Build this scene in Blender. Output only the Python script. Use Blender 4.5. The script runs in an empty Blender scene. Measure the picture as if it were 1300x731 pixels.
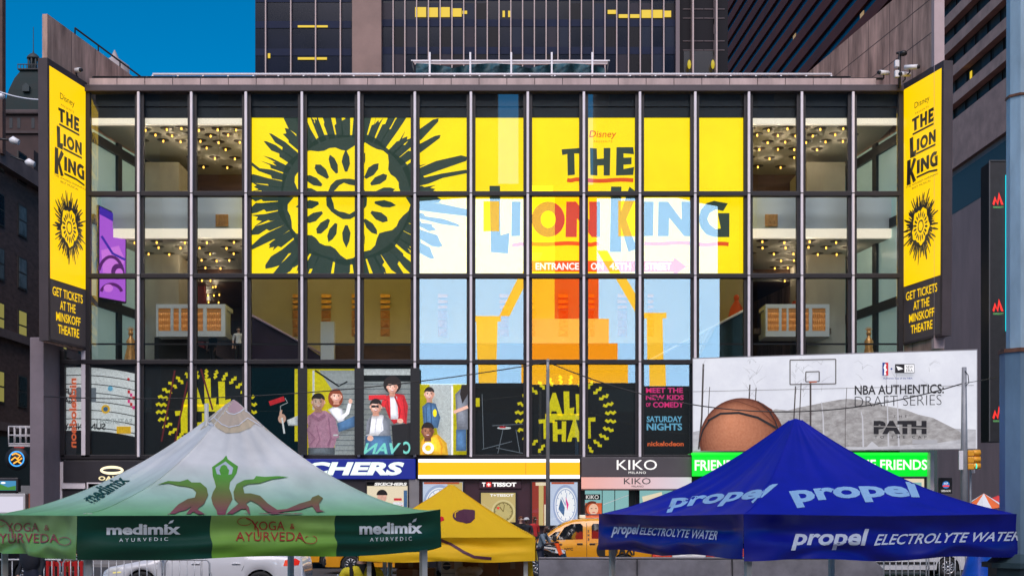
import bpy, bmesh, math, random
from mathutils import Vector, Matrix, noise
from mathutils.geometry import tessellate_polygon
from mathutils.bvhtree import BVHTree

S = bpy.context.scene
COL = S.collection
R = math.radians
PI = math.pi
rnd = random.Random(11)

# ------------------------------------------------------------------ camera, sky, light, exposure
FOC, EYE, CX, HY = 1650.0, 2.08, 650.0, 650.0        # focal length and principal point in photo pixels (1300 wide)
cam_data = bpy.data.cameras.new('camera')
cam_data.sensor_width = 36
cam_data.lens = 36 * FOC / 1300
cam_data.shift_y = (HY - 365.5) / 1300
cam_data.clip_start = 0.1
cam_data.clip_end = 3000
cam = bpy.data.objects.new('camera', cam_data)
COL.objects.link(cam)
cam.location = (0, 0, EYE)
cam.rotation_euler = (R(90), 0, 0)
S.camera = cam

SUN_EL, SUN_ROT = R(46), R(184)
world = bpy.data.worlds.new('World')
S.world = world
world.use_nodes = True
wn = world.node_tree.nodes
sky = wn.new('ShaderNodeTexSky')
sky.sky_type = 'NISHITA'
sky.sun_disc = False
sky.sun_elevation = SUN_EL
sky.sun_rotation = SUN_ROT
sky.air_density = 1.0
sky.dust_density = 0.2
sky.ozone_density = 5.0
hsv = wn.new('ShaderNodeHueSaturation')
hsv.inputs['Saturation'].default_value = 1.45
hsv.inputs['Hue'].default_value = 0.492
hsv.inputs['Value'].default_value = 1.0
world.node_tree.links.new(sky.outputs[0], hsv.inputs['Color'])
world.node_tree.links.new(hsv.outputs[0], wn['Background'].inputs[0])
wn['Background'].inputs[1].default_value = 0.10

sun_data = bpy.data.lights.new('sun', 'SUN')
sun_data.energy = 3.3
sun_data.angle = R(50)
sun_data.color = (1.0, 0.89, 0.86)
sun = bpy.data.objects.new('sun', sun_data)
COL.objects.link(sun)
sun.rotation_euler = (R(90) - SUN_EL, 0, -(SUN_ROT - PI))

S.view_settings.view_transform = 'Standard'
S.view_settings.look = 'None'
S.view_settings.gamma = 1
S.view_settings.exposure = 0.15
S.render.engine = 'CYCLES'
S.cycles.max_bounces = 8
S.cycles.diffuse_bounces = 3
S.cycles.glossy_bounces = 3
S.cycles.transparent_max_bounces = 16
S.cycles.use_denoising = True
S.cycles.sample_clamp_indirect = 4
S.cycles.caustics_reflective = False
S.cycles.caustics_refractive = False

# ------------------------------------------------------------------ helpers
def P(px, py, Y):
    return Vector(((px - CX) / FOC * Y, Y, EYE + (HY - py) / FOC * Y))
def X_(px, Y): return (px - CX) / FOC * Y
def Z_(py, Y): return EYE + (HY - py) / FOC * Y

def srgb(r, g, b):
    f = lambda c: (c / 255) / 12.92 if c / 255 <= 0.04045 else ((c / 255 + 0.055) / 1.055) ** 2.4
    return (f(r), f(g), f(b))

MATS = {}
def mat(name, col, rough=0.6, metal=0.0, var=0.0, scale=4.0, emit=0.0, ecol=None, bump=0.0, spec=0.5, stretch=(1, 1, 1), coat=0.0, detail=6, sampled=True):
    if name in MATS: return MATS[name]
    m = bpy.data.materials.new(name)
    m.use_nodes = True
    nt = m.node_tree
    b = nt.nodes['Principled BSDF']
    b.inputs['Base Color'].default_value = (*col, 1)
    b.inputs['Roughness'].default_value = rough
    b.inputs['Metallic'].default_value = metal
    b.inputs['Specular IOR Level'].default_value = spec
    b.inputs['Coat Weight'].default_value = coat
    if var or bump:
        tc = nt.nodes.new('ShaderNodeTexCoord')
        mp = nt.nodes.new('ShaderNodeMapping')
        mp.inputs['Scale'].default_value = stretch
        nz = nt.nodes.new('ShaderNodeTexNoise')
        nz.inputs['Scale'].default_value = scale
        nz.inputs['Detail'].default_value = detail
        nz.inputs['Roughness'].default_value = 0.62
        nt.links.new(tc.outputs['Object'], mp.inputs[0])
        nt.links.new(mp.outputs[0], nz.inputs['Vector'])
        if var:
            rp = nt.nodes.new('ShaderNodeValToRGB')
            rp.color_ramp.elements[0].position = 0.28
            rp.color_ramp.elements[1].position = 0.72
            rp.color_ramp.elements[0].color = (*[c * (1 - var) for c in col], 1)
            rp.color_ramp.elements[1].color = (*[min(1, c * (1 + var)) for c in col], 1)
            nt.links.new(nz.outputs[0], rp.inputs[0])
            nt.links.new(rp.outputs[0], b.inputs['Base Color'])
            mr = nt.nodes.new('ShaderNodeMapRange')
            mr.inputs[3].default_value = max(0.02, rough * 0.85)
            mr.inputs[4].default_value = min(1, rough * 1.15)
            nt.links.new(nz.outputs[0], mr.inputs[0])
            nt.links.new(mr.outputs[0], b.inputs['Roughness'])
        if bump:
            bp = nt.nodes.new('ShaderNodeBump')
            bp.inputs['Strength'].default_value = bump
            bp.inputs['Distance'].default_value = 0.02
            nt.links.new(nz.outputs[0], bp.inputs['Height'])
            nt.links.new(bp.outputs[0], b.inputs['Normal'])
    if emit:
        b.inputs['Emission Color'].default_value = (*(ecol or col), 1)
        b.inputs['Emission Strength'].default_value = emit
    if not sampled: m.cycles.emission_sampling = 'NONE'
    MATS[name] = m
    return m

def lit(name, col, strength=1.0, base=0.05, sampled=False):
    """a backlit / LED surface: emission only from lamps behind it"""
    return mat(name, tuple(c * base for c in col), rough=0.5, emit=strength, ecol=col, sampled=sampled)

def lit_noise(name, c0, c1, scale, strength, stretch=(1, 1, 1)):
    """backlit print with a mottled picture content"""
    if name in MATS: return MATS[name]
    m = lit(name, c0, strength, base=.4)
    nt = m.node_tree; b = nt.nodes['Principled BSDF']
    tc = nt.nodes.new('ShaderNodeTexCoord'); mp = nt.nodes.new('ShaderNodeMapping'); nz = nt.nodes.new('ShaderNodeTexNoise'); rp = nt.nodes.new('ShaderNodeValToRGB')
    mp.inputs['Scale'].default_value = stretch; nz.inputs['Scale'].default_value = scale; nz.inputs['Detail'].default_value = 7; nz.inputs['Roughness'].default_value = .7
    rp.color_ramp.elements[0].position = .36; rp.color_ramp.elements[1].position = .66
    rp.color_ramp.elements[0].color = (*c0, 1); rp.color_ramp.elements[1].color = (*c1, 1)
    nt.links.new(tc.outputs['Object'], mp.inputs[0]); nt.links.new(mp.outputs[0], nz.inputs['Vector']); nt.links.new(nz.outputs[0], rp.inputs[0])
    nt.links.new(rp.outputs[0], b.inputs['Emission Color'])
    return m

def print_mat(name, c, v=.16, scale=9, emit=.5):
    if name in MATS: return MATS[name]
    m = lit_noise(name, tuple(q * (1 - v) for q in c), tuple(min(1, q * (1 + v)) for q in c), scale, emit)
    nt = m.node_tree; b = nt.nodes['Principled BSDF']; nt.links.new(nt.nodes['Color Ramp'].outputs[0], b.inputs['Base Color'])
    return m

def glass(name, tint=(0.86, 0.9, 0.9), refl=0.12, rough=0.0, rcol=(1, 1, 1)):
    if name in MATS: return MATS[name]
    m = bpy.data.materials.new(name)
    m.use_nodes = True
    nt = m.node_tree
    nt.nodes.remove(nt.nodes['Principled BSDF'])
    out = nt.nodes['Material Output']
    t = nt.nodes.new('ShaderNodeBsdfTransparent'); t.inputs[0].default_value = (*tint, 1)
    g = nt.nodes.new('ShaderNodeBsdfGlossy'); g.inputs['Roughness'].default_value = rough
    g.inputs[0].default_value = (*rcol, 1)
    x = nt.nodes.new('ShaderNodeMixShader'); x.inputs[0].default_value = refl
    nt.links.new(t.outputs[0], x.inputs[1]); nt.links.new(g.outputs[0], x.inputs[2])
    nt.links.new(x.outputs[0], out.inputs[0])
    MATS[name] = m
    return m

class MB:
    def __init__(self): self.v, self.f, self.m, self.sm = [], [], [], []
    def add(self, vs, fs, mi=0, smooth=False):
        o = len(self.v)
        self.v += [Vector(p) for p in vs]
        for f in fs:
            self.f.append([i + o for i in f]); self.m.append(mi); self.sm.append(smooth)
        return self
    def box(self, x0, x1, y0, y1, z0, z1, mi=0, bev=0.0):
        if x0 > x1: x0, x1 = x1, x0
        if y0 > y1: y0, y1 = y1, y0
        if z0 > z1: z0, z1 = z1, z0
        if bev:
            b = min(bev, (x1 - x0) * .45, (y1 - y0) * .45, (z1 - z0) * .45)
            bm = bmesh.new()
            bmesh.ops.create_cube(bm, size=1)
            for v in bm.verts:
                v.co = Vector(((x0 + x1) / 2 + v.co.x * (x1 - x0), (y0 + y1) / 2 + v.co.y * (y1 - y0), (z0 + z1) / 2 + v.co.z * (z1 - z0)))
            bmesh.ops.bevel(bm, geom=list(bm.edges), offset=b, segments=2, affect='EDGES', profile=0.5)
            bm.verts.index_update()
            self.add([v.co.copy() for v in bm.verts], [[v.index for v in f.verts] for f in bm.faces], mi)
            bm.free()
            return self
        v = [(x0, y0, z0), (x1, y0, z0), (x1, y1, z0), (x0, y1, z0), (x0, y0, z1), (x1, y0, z1), (x1, y1, z1), (x0, y1, z1)]
        return self.add(v, [(0, 3, 2, 1), (4, 5, 6, 7), (0, 1, 5, 4), (1, 2, 6, 5), (2, 3, 7, 6), (3, 0, 4, 7)], mi)
    def pbox(self, px0, py0, px1, py1, Y, d, mi=0, bev=0.0):
        """box whose front face fills a pixel rectangle at depth Y, d metres deep"""
        return self.box(X_(px0, Y), X_(px1, Y), Y, Y + d, Z_(py0, Y), Z_(py1, Y), mi, bev)
    def slab(self, a, b, t, z0, z1, mi=0):
        """vertical wall along a->b (xy), thickness t to the left of a->b"""
        a, b = Vector(a[:2]), Vector(b[:2])
        n = Vector((-(b - a).y, (b - a).x)).normalized() * t
        q = [a, b, b + n, a + n]
        v = [(p.x, p.y, z0) for p in q] + [(p.x, p.y, z1) for p in q]
        return self.add(v, [(0, 3, 2, 1), (4, 5, 6, 7), (0, 1, 5, 4), (1, 2, 6, 5), (2, 3, 7, 6), (3, 0, 4, 7)], mi)
    def tube(self, pts, r, n=8, mi=0, cap=True, smooth=True):
        pts = [Vector(p) for p in pts]
        rs = r if isinstance(r, (list, tuple)) else [r] * len(pts)
        vs, fs = [], []
        up = None
        for i, p in enumerate(pts):
            d = (pts[min(i + 1, len(pts) - 1)] - pts[max(i - 1, 0)])
            d = d.normalized() if d.length > 1e-9 else Vector((0, 0, 1))
            if up is None: up = Vector((0, 0, 1)) if abs(d.z) < 0.9 else Vector((1, 0, 0))
            s = d.cross(up).normalized(); u = s.cross(d).normalized(); up = u
            for k in range(n):
                a = 2 * PI * k / n
                vs.append(p + (s * math.cos(a) + u * math.sin(a)) * rs[i])
        for i in range(len(pts) - 1):
            for k in range(n):
                fs.append((i * n + k, i * n + (k + 1) % n, (i + 1) * n + (k + 1) % n, (i + 1) * n + k))
        self.add(vs, fs, mi, smooth)
        if cap:
            o = len(self.v) - len(vs)
            self.f.append([o + k for k in range(n)][::-1]); self.m.append(mi); self.sm.append(False)
            self.f.append([o + (len(pts) - 1) * n + k for k in range(n)]); self.m.append(mi); self.sm.append(False)
        return self
    def lathe(self, c, prof, n=16, mi=0, axis='Z', smooth=True):
        c = Vector(c); vs, fs = [], []
        for r, h in prof:
            for k in range(n):
                a = 2 * PI * k / n
                q = Vector((r * math.cos(a), r * math.sin(a), h))
                if axis == 'Y': q = Vector((q.x, q.z, q.y))
                if axis == 'X': q = Vector((q.z, q.x, q.y))
                vs.append(c + q)
        for i in range(len(prof) - 1):
            for k in range(n):
                fs.append((i * n + k, i * n + (k + 1) % n, (i + 1) * n + (k + 1) % n, (i + 1) * n + k))
        return self.add(vs, fs, mi, smooth)
    def ball(self, c, rx, ry=None, rz=None, n=14, mi=0):
        ry = ry or rx; rz = rz or rx
        m = n // 2; vs, fs = [], []
        for i in range(m + 1):
            t = PI * i / m
            for k in range(n):
                a = 2 * PI * k / n
                vs.append((c[0] + rx * math.sin(t) * math.cos(a), c[1] + ry * math.sin(t) * math.sin(a), c[2] + rz * math.cos(t)))
        for i in range(m):
            for k in range(n):
                fs.append((i * n + k, i * n + (k + 1) % n, (i + 1) * n + (k + 1) % n, (i + 1) * n + k))
        return self.add(vs, fs, mi, True)
    def prism(self, loop, fn, depth, mi=0):
        """loop of 2D points, fn(u, v, w) -> 3D, extruded w from 0 to depth"""
        n = len(loop)
        tri = tessellate_polygon([[Vector((u, v, 0)) for u, v in loop]])
        vs = [fn(u, v, 0) for u, v in loop] + [fn(u, v, depth) for u, v in loop]
        fs = [t for t in tri] + [tuple(i + n for i in t)[::-1] for t in tri]
        fs += [(i, (i + 1) % n, (i + 1) % n + n, i + n) for i in range(n)]
        return self.add(vs, fs, mi)
    def mesh(self, name, mats, off=Vector((0, 0, 0))):
        me = bpy.data.meshes.new(name)
        me.from_pydata([v - off for v in self.v], [], self.f)
        for m in (mats if isinstance(mats, (list, tuple)) else [mats]): me.materials.append(m)
        for p, i, s in zip(me.polygons, self.m, self.sm): p.material_index = i; p.use_smooth = s
        bm = bmesh.new(); bm.from_mesh(me)
        bmesh.ops.recalc_face_normals(bm, faces=bm.faces)
        bm.to_mesh(me); bm.free()
        me.update()
        return me

ROOT = {}
def tagit(o, label=None, cat=None, group=None, kind=None):
    if label: o['label'] = label
    if cat: o['category'] = cat
    if group: o['group'] = group
    if kind: o['kind'] = kind
    return o
def thing(name, label, cat, loc=(0, 0, 0), group=None, rz=0):
    o = bpy.data.objects.new(name, None)
    COL.objects.link(o); o.location = loc; o.rotation_euler = (0, 0, rz); o.empty_display_size = 0.2
    ROOT[o] = Vector(loc)
    return tagit(o, label, cat, group)
def part(name, mb, mats, parent, label=None):
    off = ROOT[parent]
    o = bpy.data.objects.new(name, mb.mesh(name, mats, off))
    COL.objects.link(o); o.parent = parent
    ROOT[o] = off
    if label: o['label'] = label
    return o
def single(name, mb, mats, label, cat, loc=(0, 0, 0), group=None):
    o = bpy.data.objects.new(name, mb.mesh(name, mats, Vector(loc)))
    COL.objects.link(o); o.location = loc
    ROOT[o] = Vector(loc)
    return tagit(o, label, cat, group)
def structure(name, mb, mats):
    o = bpy.data.objects.new(name, mb.mesh(name, mats)); COL.objects.link(o)
    o['kind'] = 'structure'; ROOT[o] = Vector((0, 0, 0))
    return o
def copy_tree(o, parent=None):
    c = o.copy(); COL.objects.link(c)
    if parent: c.parent = parent
    for ch in o.children: copy_tree(ch, c)
    return c
ORD = ['first', 'second', 'third', 'fourth', 'fifth', 'sixth', 'seventh', 'eighth', 'ninth', 'tenth', 'eleventh', 'twelfth', 'thirteenth', 'fourteenth', 'fifteenth', 'sixteenth']

# ---- flat artwork (prints, lettering): polygons in photo pixels, dropped onto a surface
def clip_rect(loop, x0, y0, x1, y1):
    def cl(pts, inside, inter):
        out = []
        for i, p in enumerate(pts):
            q = pts[i - 1]
            if inside(p):
                if not inside(q): out.append(inter(q, p))
                out.append(p)
            elif inside(q): out.append(inter(q, p))
        return out
    def ix(x): return lambda a, b: (x, a[1] + (b[1] - a[1]) * (x - a[0]) / (b[0] - a[0]))
    def iy(y): return lambda a, b: (a[0] + (b[0] - a[0]) * (y - a[1]) / (b[1] - a[1]), y)
    for ins, it in ((lambda p: p[0] >= x0, ix(x0)), (lambda p: p[0] <= x1, ix(x1)), (lambda p: p[1] >= y0, iy(y0)), (lambda p: p[1] <= y1, iy(y1))):
        if not loop: return []
        loop = cl(loop, ins, it)
    return loop

TXT = {}
def text_tris(s, bold=0.0, spacing=1.0):
    k = (s, bold, spacing)
    if k in TXT: return TXT[k]
    cu = bpy.data.curves.new('lettering', 'FONT')
    cu.body = s; cu.size = 1; cu.offset = bold; cu.space_character = spacing; cu.resolution_u = 3
    cu.fill_mode = 'FRONT'
    ob = bpy.data.objects.new('lettering', cu)
    me = bpy.data.meshes.new_from_object(ob)
    vs = [(v.co.x, v.co.y) for v in me.vertices]
    fs = [list(p.vertices) for p in me.polygons]
    bpy.data.objects.remove(ob); bpy.data.curves.remove(cu); bpy.data.meshes.remove(me)
    x0 = min(v[0] for v in vs); x1 = max(v[0] for v in vs); y0 = min(v[1] for v in vs); y1 = max(v[1] for v in vs)
    vs = [((x - x0) / (x1 - x0), (y - y0) / (y1 - y0)) for x, y in vs]
    TXT[k] = (vs, fs)
    return TXT[k]

TONES = {}                 # print material -> base colour, for photographs printed with modelling
class Art:
    """step: how far each later shape stands proud of the one before"""
    def __init__(self, fn, step=0.004, base=0.004, sub=0):
        self.fn, self.step, self.off, self.sub = fn, step, base, sub
        self.mb, self.mats = MB(), []
    def mi(self, m):
        if m not in self.mats: self.mats.append(m)
        return self.mats.index(m)
    def raw(self, m, pts, fs):
        pts = list(pts); fs = [list(f) for f in fs]
        if self.sub:
            bm = bmesh.new()
            vv = [bm.verts.new((x, y, 0)) for x, y in pts]
            for f in fs:
                try: bm.faces.new([vv[i] for i in f])
                except ValueError: pass
            for _ in range(6):
                es = [e for e in bm.edges if e.calc_length() > self.sub]
                if not es: break
                bmesh.ops.subdivide_edges(bm, edges=es, cuts=1)
                bmesh.ops.triangulate(bm, faces=bm.faces[:])
            bm.verts.index_update()
            pts = [(v.co.x, v.co.y) for v in bm.verts]
            fs = [[v.index for v in f.verts] for f in bm.faces]
            bm.free()
        self.mb.add([self.fn(x, y, self.off) for x, y in pts], fs, self.mi(m))
    def poly(self, m, *loops, stay=False):
        loops = [[(float(x), float(y)) for x, y in l] for l in loops]
        if len(loops) == 1 and m in TONES and getattr(self, 'modelled', False): return self.modelled_poly(m, loops[0])
        tri = tessellate_polygon([[Vector((x, y, 0)) for x, y in l] for l in loops])
        self.raw(m, [p for l in loops for p in l], tri)
        if not stay: self.off += self.step
        return self
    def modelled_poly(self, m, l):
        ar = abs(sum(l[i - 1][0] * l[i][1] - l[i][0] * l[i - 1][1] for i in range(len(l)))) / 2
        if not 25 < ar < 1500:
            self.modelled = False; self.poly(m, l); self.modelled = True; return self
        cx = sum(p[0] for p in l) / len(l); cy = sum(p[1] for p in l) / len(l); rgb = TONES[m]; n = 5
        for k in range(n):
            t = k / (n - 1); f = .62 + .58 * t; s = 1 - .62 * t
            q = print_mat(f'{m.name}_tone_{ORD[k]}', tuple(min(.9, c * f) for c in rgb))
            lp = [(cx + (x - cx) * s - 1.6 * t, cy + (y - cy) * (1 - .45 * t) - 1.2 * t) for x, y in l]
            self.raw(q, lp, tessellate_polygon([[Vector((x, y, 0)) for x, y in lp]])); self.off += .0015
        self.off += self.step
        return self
    def rect(self, m, x0, y0, x1, y1, stay=False): return self.poly(m, [(x0, y0), (x1, y0), (x1, y1), (x0, y1)], stay=stay)
    def ell(self, m, cx, cy, rx, ry=None, n=24, a0=0, stay=False):
        ry = ry or rx
        return self.poly(m, [(cx + rx * math.cos(a0 + 2 * PI * k / n), cy + ry * math.sin(a0 + 2 * PI * k / n)) for k in range(n)], stay=stay)
    def ring(self, m, cx, cy, rx, ry, t, n=28, stay=False):
        for k in range(n):
            a, b = 2 * PI * k / n, 2 * PI * (k + 1) / n
            self.raw(m, [(cx + (rx - d) * math.cos(q), cy + (ry - d) * math.sin(q)) for q, d in ((a, 0), (b, 0), (b, t), (a, t))], [(0, 1, 2, 3)])
        if not stay: self.off += self.step
        return self
    def line(self, m, pts, w, stay=False):
        """ribbon; w a width or (width at start, width at end)"""
        n = len(pts); L, Rr = [], []
        for i, p in enumerate(pts):
            a, b = pts[max(i - 1, 0)], pts[min(i + 1, n - 1)]
            dx, dy = b[0] - a[0], b[1] - a[1]
            l = math.hypot(dx, dy) or 1
            ww = (w[0] + (w[1] - w[0]) * i / (n - 1)) if isinstance(w, tuple) else w
            L.append((p[0] - dy / l * ww / 2, p[1] + dx / l * ww / 2)); Rr.append((p[0] + dy / l * ww / 2, p[1] - dx / l * ww / 2))
        vs = L + Rr
        self.raw(m, vs, [(i, i + 1, n + i + 1, n + i) for i in range(n - 1)])
        if not stay: self.off += self.step
        return self
    def text(self, m, s, box=None, quad=None, bold=0.0, shear=0.0, spacing=1.0, mirror=False, arc=0.0):
        """box = (x0, y0, x1, y1) pixels of the inked letters; quad = top-left, top-right, bottom-right, bottom-left"""
        vs, fs = text_tris(s, bold, spacing)
        if box: quad = [(box[0], box[1]), (box[2], box[1]), (box[2], box[3]), (box[0], box[3])]
        tl, tr, br, bl = quad
        out = []
        for u, v in vs:
            if mirror: u = 1 - u
            uu = u; vv = v + arc * 4 * u * (1 - u)
            x = (bl[0] * (1 - uu) + br[0] * uu) * (1 - vv) + (tl[0] * (1 - uu) + tr[0] * uu) * vv + shear * (v - 0.0)
            y = (bl[1] * (1 - uu) + br[1] * uu) * (1 - vv) + (tl[1] * (1 - uu) + tr[1] * uu) * vv
            out.append((x, y))
        self.raw(m, out, fs)
        self.off += self.step
        return self
    def glyphs(self, m, items):
        """items = (letter, x0, y0, x1, y1): cut-out style capitals"""
        for ch, x0, y0, x1, y1 in items:
            loops = [[(x0 + u * (x1 - x0), y1 + v * (y0 - y1)) for u, v in l] for l in CUT[ch]]
            self.poly(m, *loops, stay=True)
        self.off += self.step
        return self
    def done(self, name, parent, label=None): return part(name, self.mb, self.mats, parent, label)

def arcpts(cx, cy, rx, ry, a0, a1, n=12): return [(cx + rx * math.cos(R(a0 + (a1 - a0) * k / n)), cy + ry * math.sin(R(a0 + (a1 - a0) * k / n))) for k in range(n + 1)]
CUT = {
 'T': [[(0, .95), (.03, .74), (.30, .78), (.32, 0), (.70, .03), (.67, .8), (1, .8), (1, 1)]],
 'H': [[(0, 1), (.33, .98), (.35, .6), (.67, .62), (.67, 1), (1, 1), (.97, 0), (.67, 0), (.67, .37), (.36, .36), (.36, 0), (.02, .02)]],
 'E': [[(.03, 1), (.95, 1), (1, .75), (.42, .78), (.42, .63), (.86, .64), (.86, .40), (.42, .38), (.42, .23), (1, .3), (.95, .02), (0, 0)]],
 'L': [[(.05, 1), (.55, 1), (.58, .27), (1, .31), (.93, 0), (.12, .02)]],
 'I': [[(.05, 1), (1, 1), (.95, .01), (0, 0)]],
 'N': [[(0, 0), (.02, 1), (.30, 1), (.69, .48), (.68, 1), (1, 1), (1, 0), (.76, 0), (.33, .53), (.32, 0)]],
 'K': [[(.05, 1), (.44, 1), (.42, .62), (.74, 1), (1.05, .9), (.62, .5), (1.02, .05), (.7, 0), (.42, .38), (.44, 0), (0, 0)]],
 'O': [[(.5 + .5 * math.cos(2 * PI * k / 20), .5 + .5 * math.sin(2 * PI * k / 20)) for k in range(20)],
       [(.5 + .25 * math.cos(2 * PI * k / 16), .5 + .25 * math.sin(2 * PI * k / 16)) for k in range(16)]],
 'G': [[(.95, .93)] + [(.5 + .5 * math.cos(R(a)), .5 + .5 * math.sin(R(a))) for a in (70, 90, 120, 150, 180, 210, 240, 270)] + [(1, 0), (1, .66), (.62, .66), (.72, .24), (.55, .22), (.36, .35), (.28, .5), (.36, .66), (.55, .76), (.8, .72)]],
 'A': [[(0, 0), (.42, 1), (.6, 1), (1, 0), (.7, 0), (.64, .2), (.36, .2), (.3, 0)]],
}
def flat(Y): return lambda px, py, off: P(px, py, Y - off)
def plane_px(pxa, Ya, pxb, Yb):
    """vertical plane through two (pixel column, depth) points; off moves towards the camera side"""
    a = Vector((X_(pxa, Ya), Ya)); b = Vector((X_(pxb, Yb), Yb))
    d = b - a; n = Vector((d.y, -d.x)).normalized()
    if n.dot(-a) < 0: n = -n
    def fn(px, py, off):
        r = Vector(((px - CX) / FOC, 1.0))
        t = n.dot(a) / n.dot(r)
        q = P(px, py, t)
        return q + Vector((n.x, n.y, 0)) * off
    return fn
def onto(bvh, Yfall):
    """drop print onto a modelled surface along sight lines"""
    o = Vector((0, 0, EYE))
    def fn(px, py, off):
        d = (P(px, py, 1.0) - o).normalized()
        loc, nor, i, dist = bvh.ray_cast(o, d)
        for dx, dy in ((.07, .05), (-.09, -.06), (0, -1.5), (0, -3), (0, -5), (0, -8), (0, 2), (0, 4), (-3, 0), (3, 0)):
            if loc is not None: break
            d = (P(px + dx, py + dy, 1.0) - o).normalized()
            loc, nor, i, dist = bvh.ray_cast(o, d)
        if loc is None:
            loc, nor, i, dist = bvh.find_nearest(P(px, py, Yfall))
        if nor.dot(d) > 0: nor = -nor
        return loc + nor * off
    return fn

# ------------------------------------------------------------------ materials
M_mull = mat('mullion_aluminium', (0.80, 0.74, 0.78), rough=0.4, metal=0.0, var=0.08, scale=1.5)
M_frame = mat('dark_bronze_frame', (0.010, 0.008, 0.012), rough=0.55, var=0.3, scale=2)
M_beam = mat('purple_grey_metal', (0.06, 0.046, 0.056), rough=0.5, var=0.2, scale=1.2)
M_conc = mat('stained_concrete', (0.43, 0.28, 0.225), rough=0.9, var=0.65, scale=0.9, bump=0.3, stretch=(1.6, 1.6, 0.35))
M_coping = mat('coping_concrete', (0.50, 0.38, 0.36), rough=0.85, var=0.3, scale=1.4, stretch=(1, 1, 0.3))
M_black = mat('matt_black', (0.014, 0.014, 0.017), rough=0.5, var=0.3, scale=3)
M_rail_w = mat('pale_steel_rail', (0.82, 0.8, 0.84), rough=0.4)
M_rail_k = mat('black_steel_rail', (0.02, 0.02, 0.024), rough=0.45)
M_glass = glass('coated_window_glass', (0.90, 0.93, 0.92), 0.125)
M_ceil = mat('lobby_plaster_ceiling', (0.46, 0.43, 0.38), rough=0.9, var=0.06, scale=0.6)
M_bal = mat('pale_blue_plaster', (0.80, 0.87, 0.95), rough=0.8, var=0.05, scale=0.8)
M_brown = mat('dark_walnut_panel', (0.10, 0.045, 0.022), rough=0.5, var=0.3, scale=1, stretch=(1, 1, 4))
M_core = mat('beige_travertine', (0.60, 0.56, 0.50), rough=0.8, var=0.16, scale=1.2, stretch=(1, 1, 0.4))
M_cove = lit('cove_light', (1.0, 0.86, 0.70), 0.9, base=0.8, sampled=True)
M_olive = mat('olive_plaster', (0.56, 0.51, 0.34), rough=0.85, var=0.12, scale=0.5)
M_copper = mat('hammered_copper', (0.85, 0.40, 0.13), rough=0.3, metal=0.35, var=0.35, scale=9, bump=0.5)
M_teal = mat('frosted_teal_glass', (0.50, 0.68, 0.66), rough=0.35, var=0.08, scale=0.5, emit=0.22, ecol=(0.5, 0.72, 0.7))  # emission stands in for sky light coming through the frosted panes
M_stairs = mat('dark_stair_flank', (0.035, 0.02, 0.05), rough=0.35, var=0.4, scale=1)
M_floor_in = mat('lobby_floor', (0.16, 0.12, 0.1), rough=0.5)
M_bulb = lit('warm_filament', (1.0, 0.50, 0.07), 5.0, base=0.4, sampled=True)
M_can = mat('downlight_can', (0.03, 0.016, 0.008), rough=0.4)
M_asph = mat('asphalt', (0.05, 0.05, 0.055), rough=0.85, var=0.35, scale=3, bump=0.4)
M_pave = mat('paving_stone', (0.22, 0.21, 0.21), rough=0.85, var=0.2, scale=2)
M_white = mat('white_print', (0.8, 0.8, 0.8), rough=0.5)
M_ink = mat('black_ink', (0.012, 0.012, 0.014), rough=0.5)

# ------------------------------------------------------------------ ground
g = MB(); g.box(-700, 700, -500, 1500, -0.4, 0.0); structure('ground', g, M_asph)
g = MB(); g.box(-120, 120, 49.5, 64, -0.2, 0.13, bev=0.02); structure('pavement', g, M_pave)
g = MB(); g.box(-60, 60, -30, 30, -0.2, 0.004); structure('plaza', g, M_pave)
lane = MB()
for k in range(-12, 13):
    lane.box(k * 6 - 1.5, k * 6 + 1.5, 39.9, 40.05, -0.01, 0.008)
structure('road_marking', lane, mat('road_paint', (0.75, 0.75, 0.72), rough=0.7, var=0.2, scale=6))

# ------------------------------------------------------------------ theatre: glass-fronted block
FY = 55.0
MX = [112, 177, 244, 313, 384, 456, 527, 598, 670, 741, 812, 882, 950, 1017, 1082, 1143]
ROWS = [(118, 244), (249, 348), (353, 457), (462, 578)]
def fx(px): return X_(px, FY)
def fz(py): return Z_(py, FY)
th = thing('theatre_building', 'glass-fronted theatre block with pale mullions and four rows of tall windows', 'theatre', (fx(630), FY, 0))
# panes
for r, (y0, y1) in enumerate(ROWS):
    cols = [(MX[i], MX[i + 1]) for i in range(15)]
    if r == 3: cols = [(80, 105)] + [(108 + 4, 177)] + cols[1:11]
    for a, b in cols:
        m = MB(); m.pbox(a + 2, y0, b - 2, y1, FY, 0.02)
        tz, tx_ = rnd.gauss(0, R(.035)), rnd.gauss(0, R(.035)); c_ = P((a + b) / 2, (y0 + y1) / 2, FY)      # no pane hangs perfectly true
        rm = Matrix.Rotation(tz, 3, 'Z') @ Matrix.Rotation(tx_, 3, 'X'); m.v = [c_ + rm @ (q - c_) for q in m.v]
        part('window_pane', m, M_glass, th)
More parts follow.
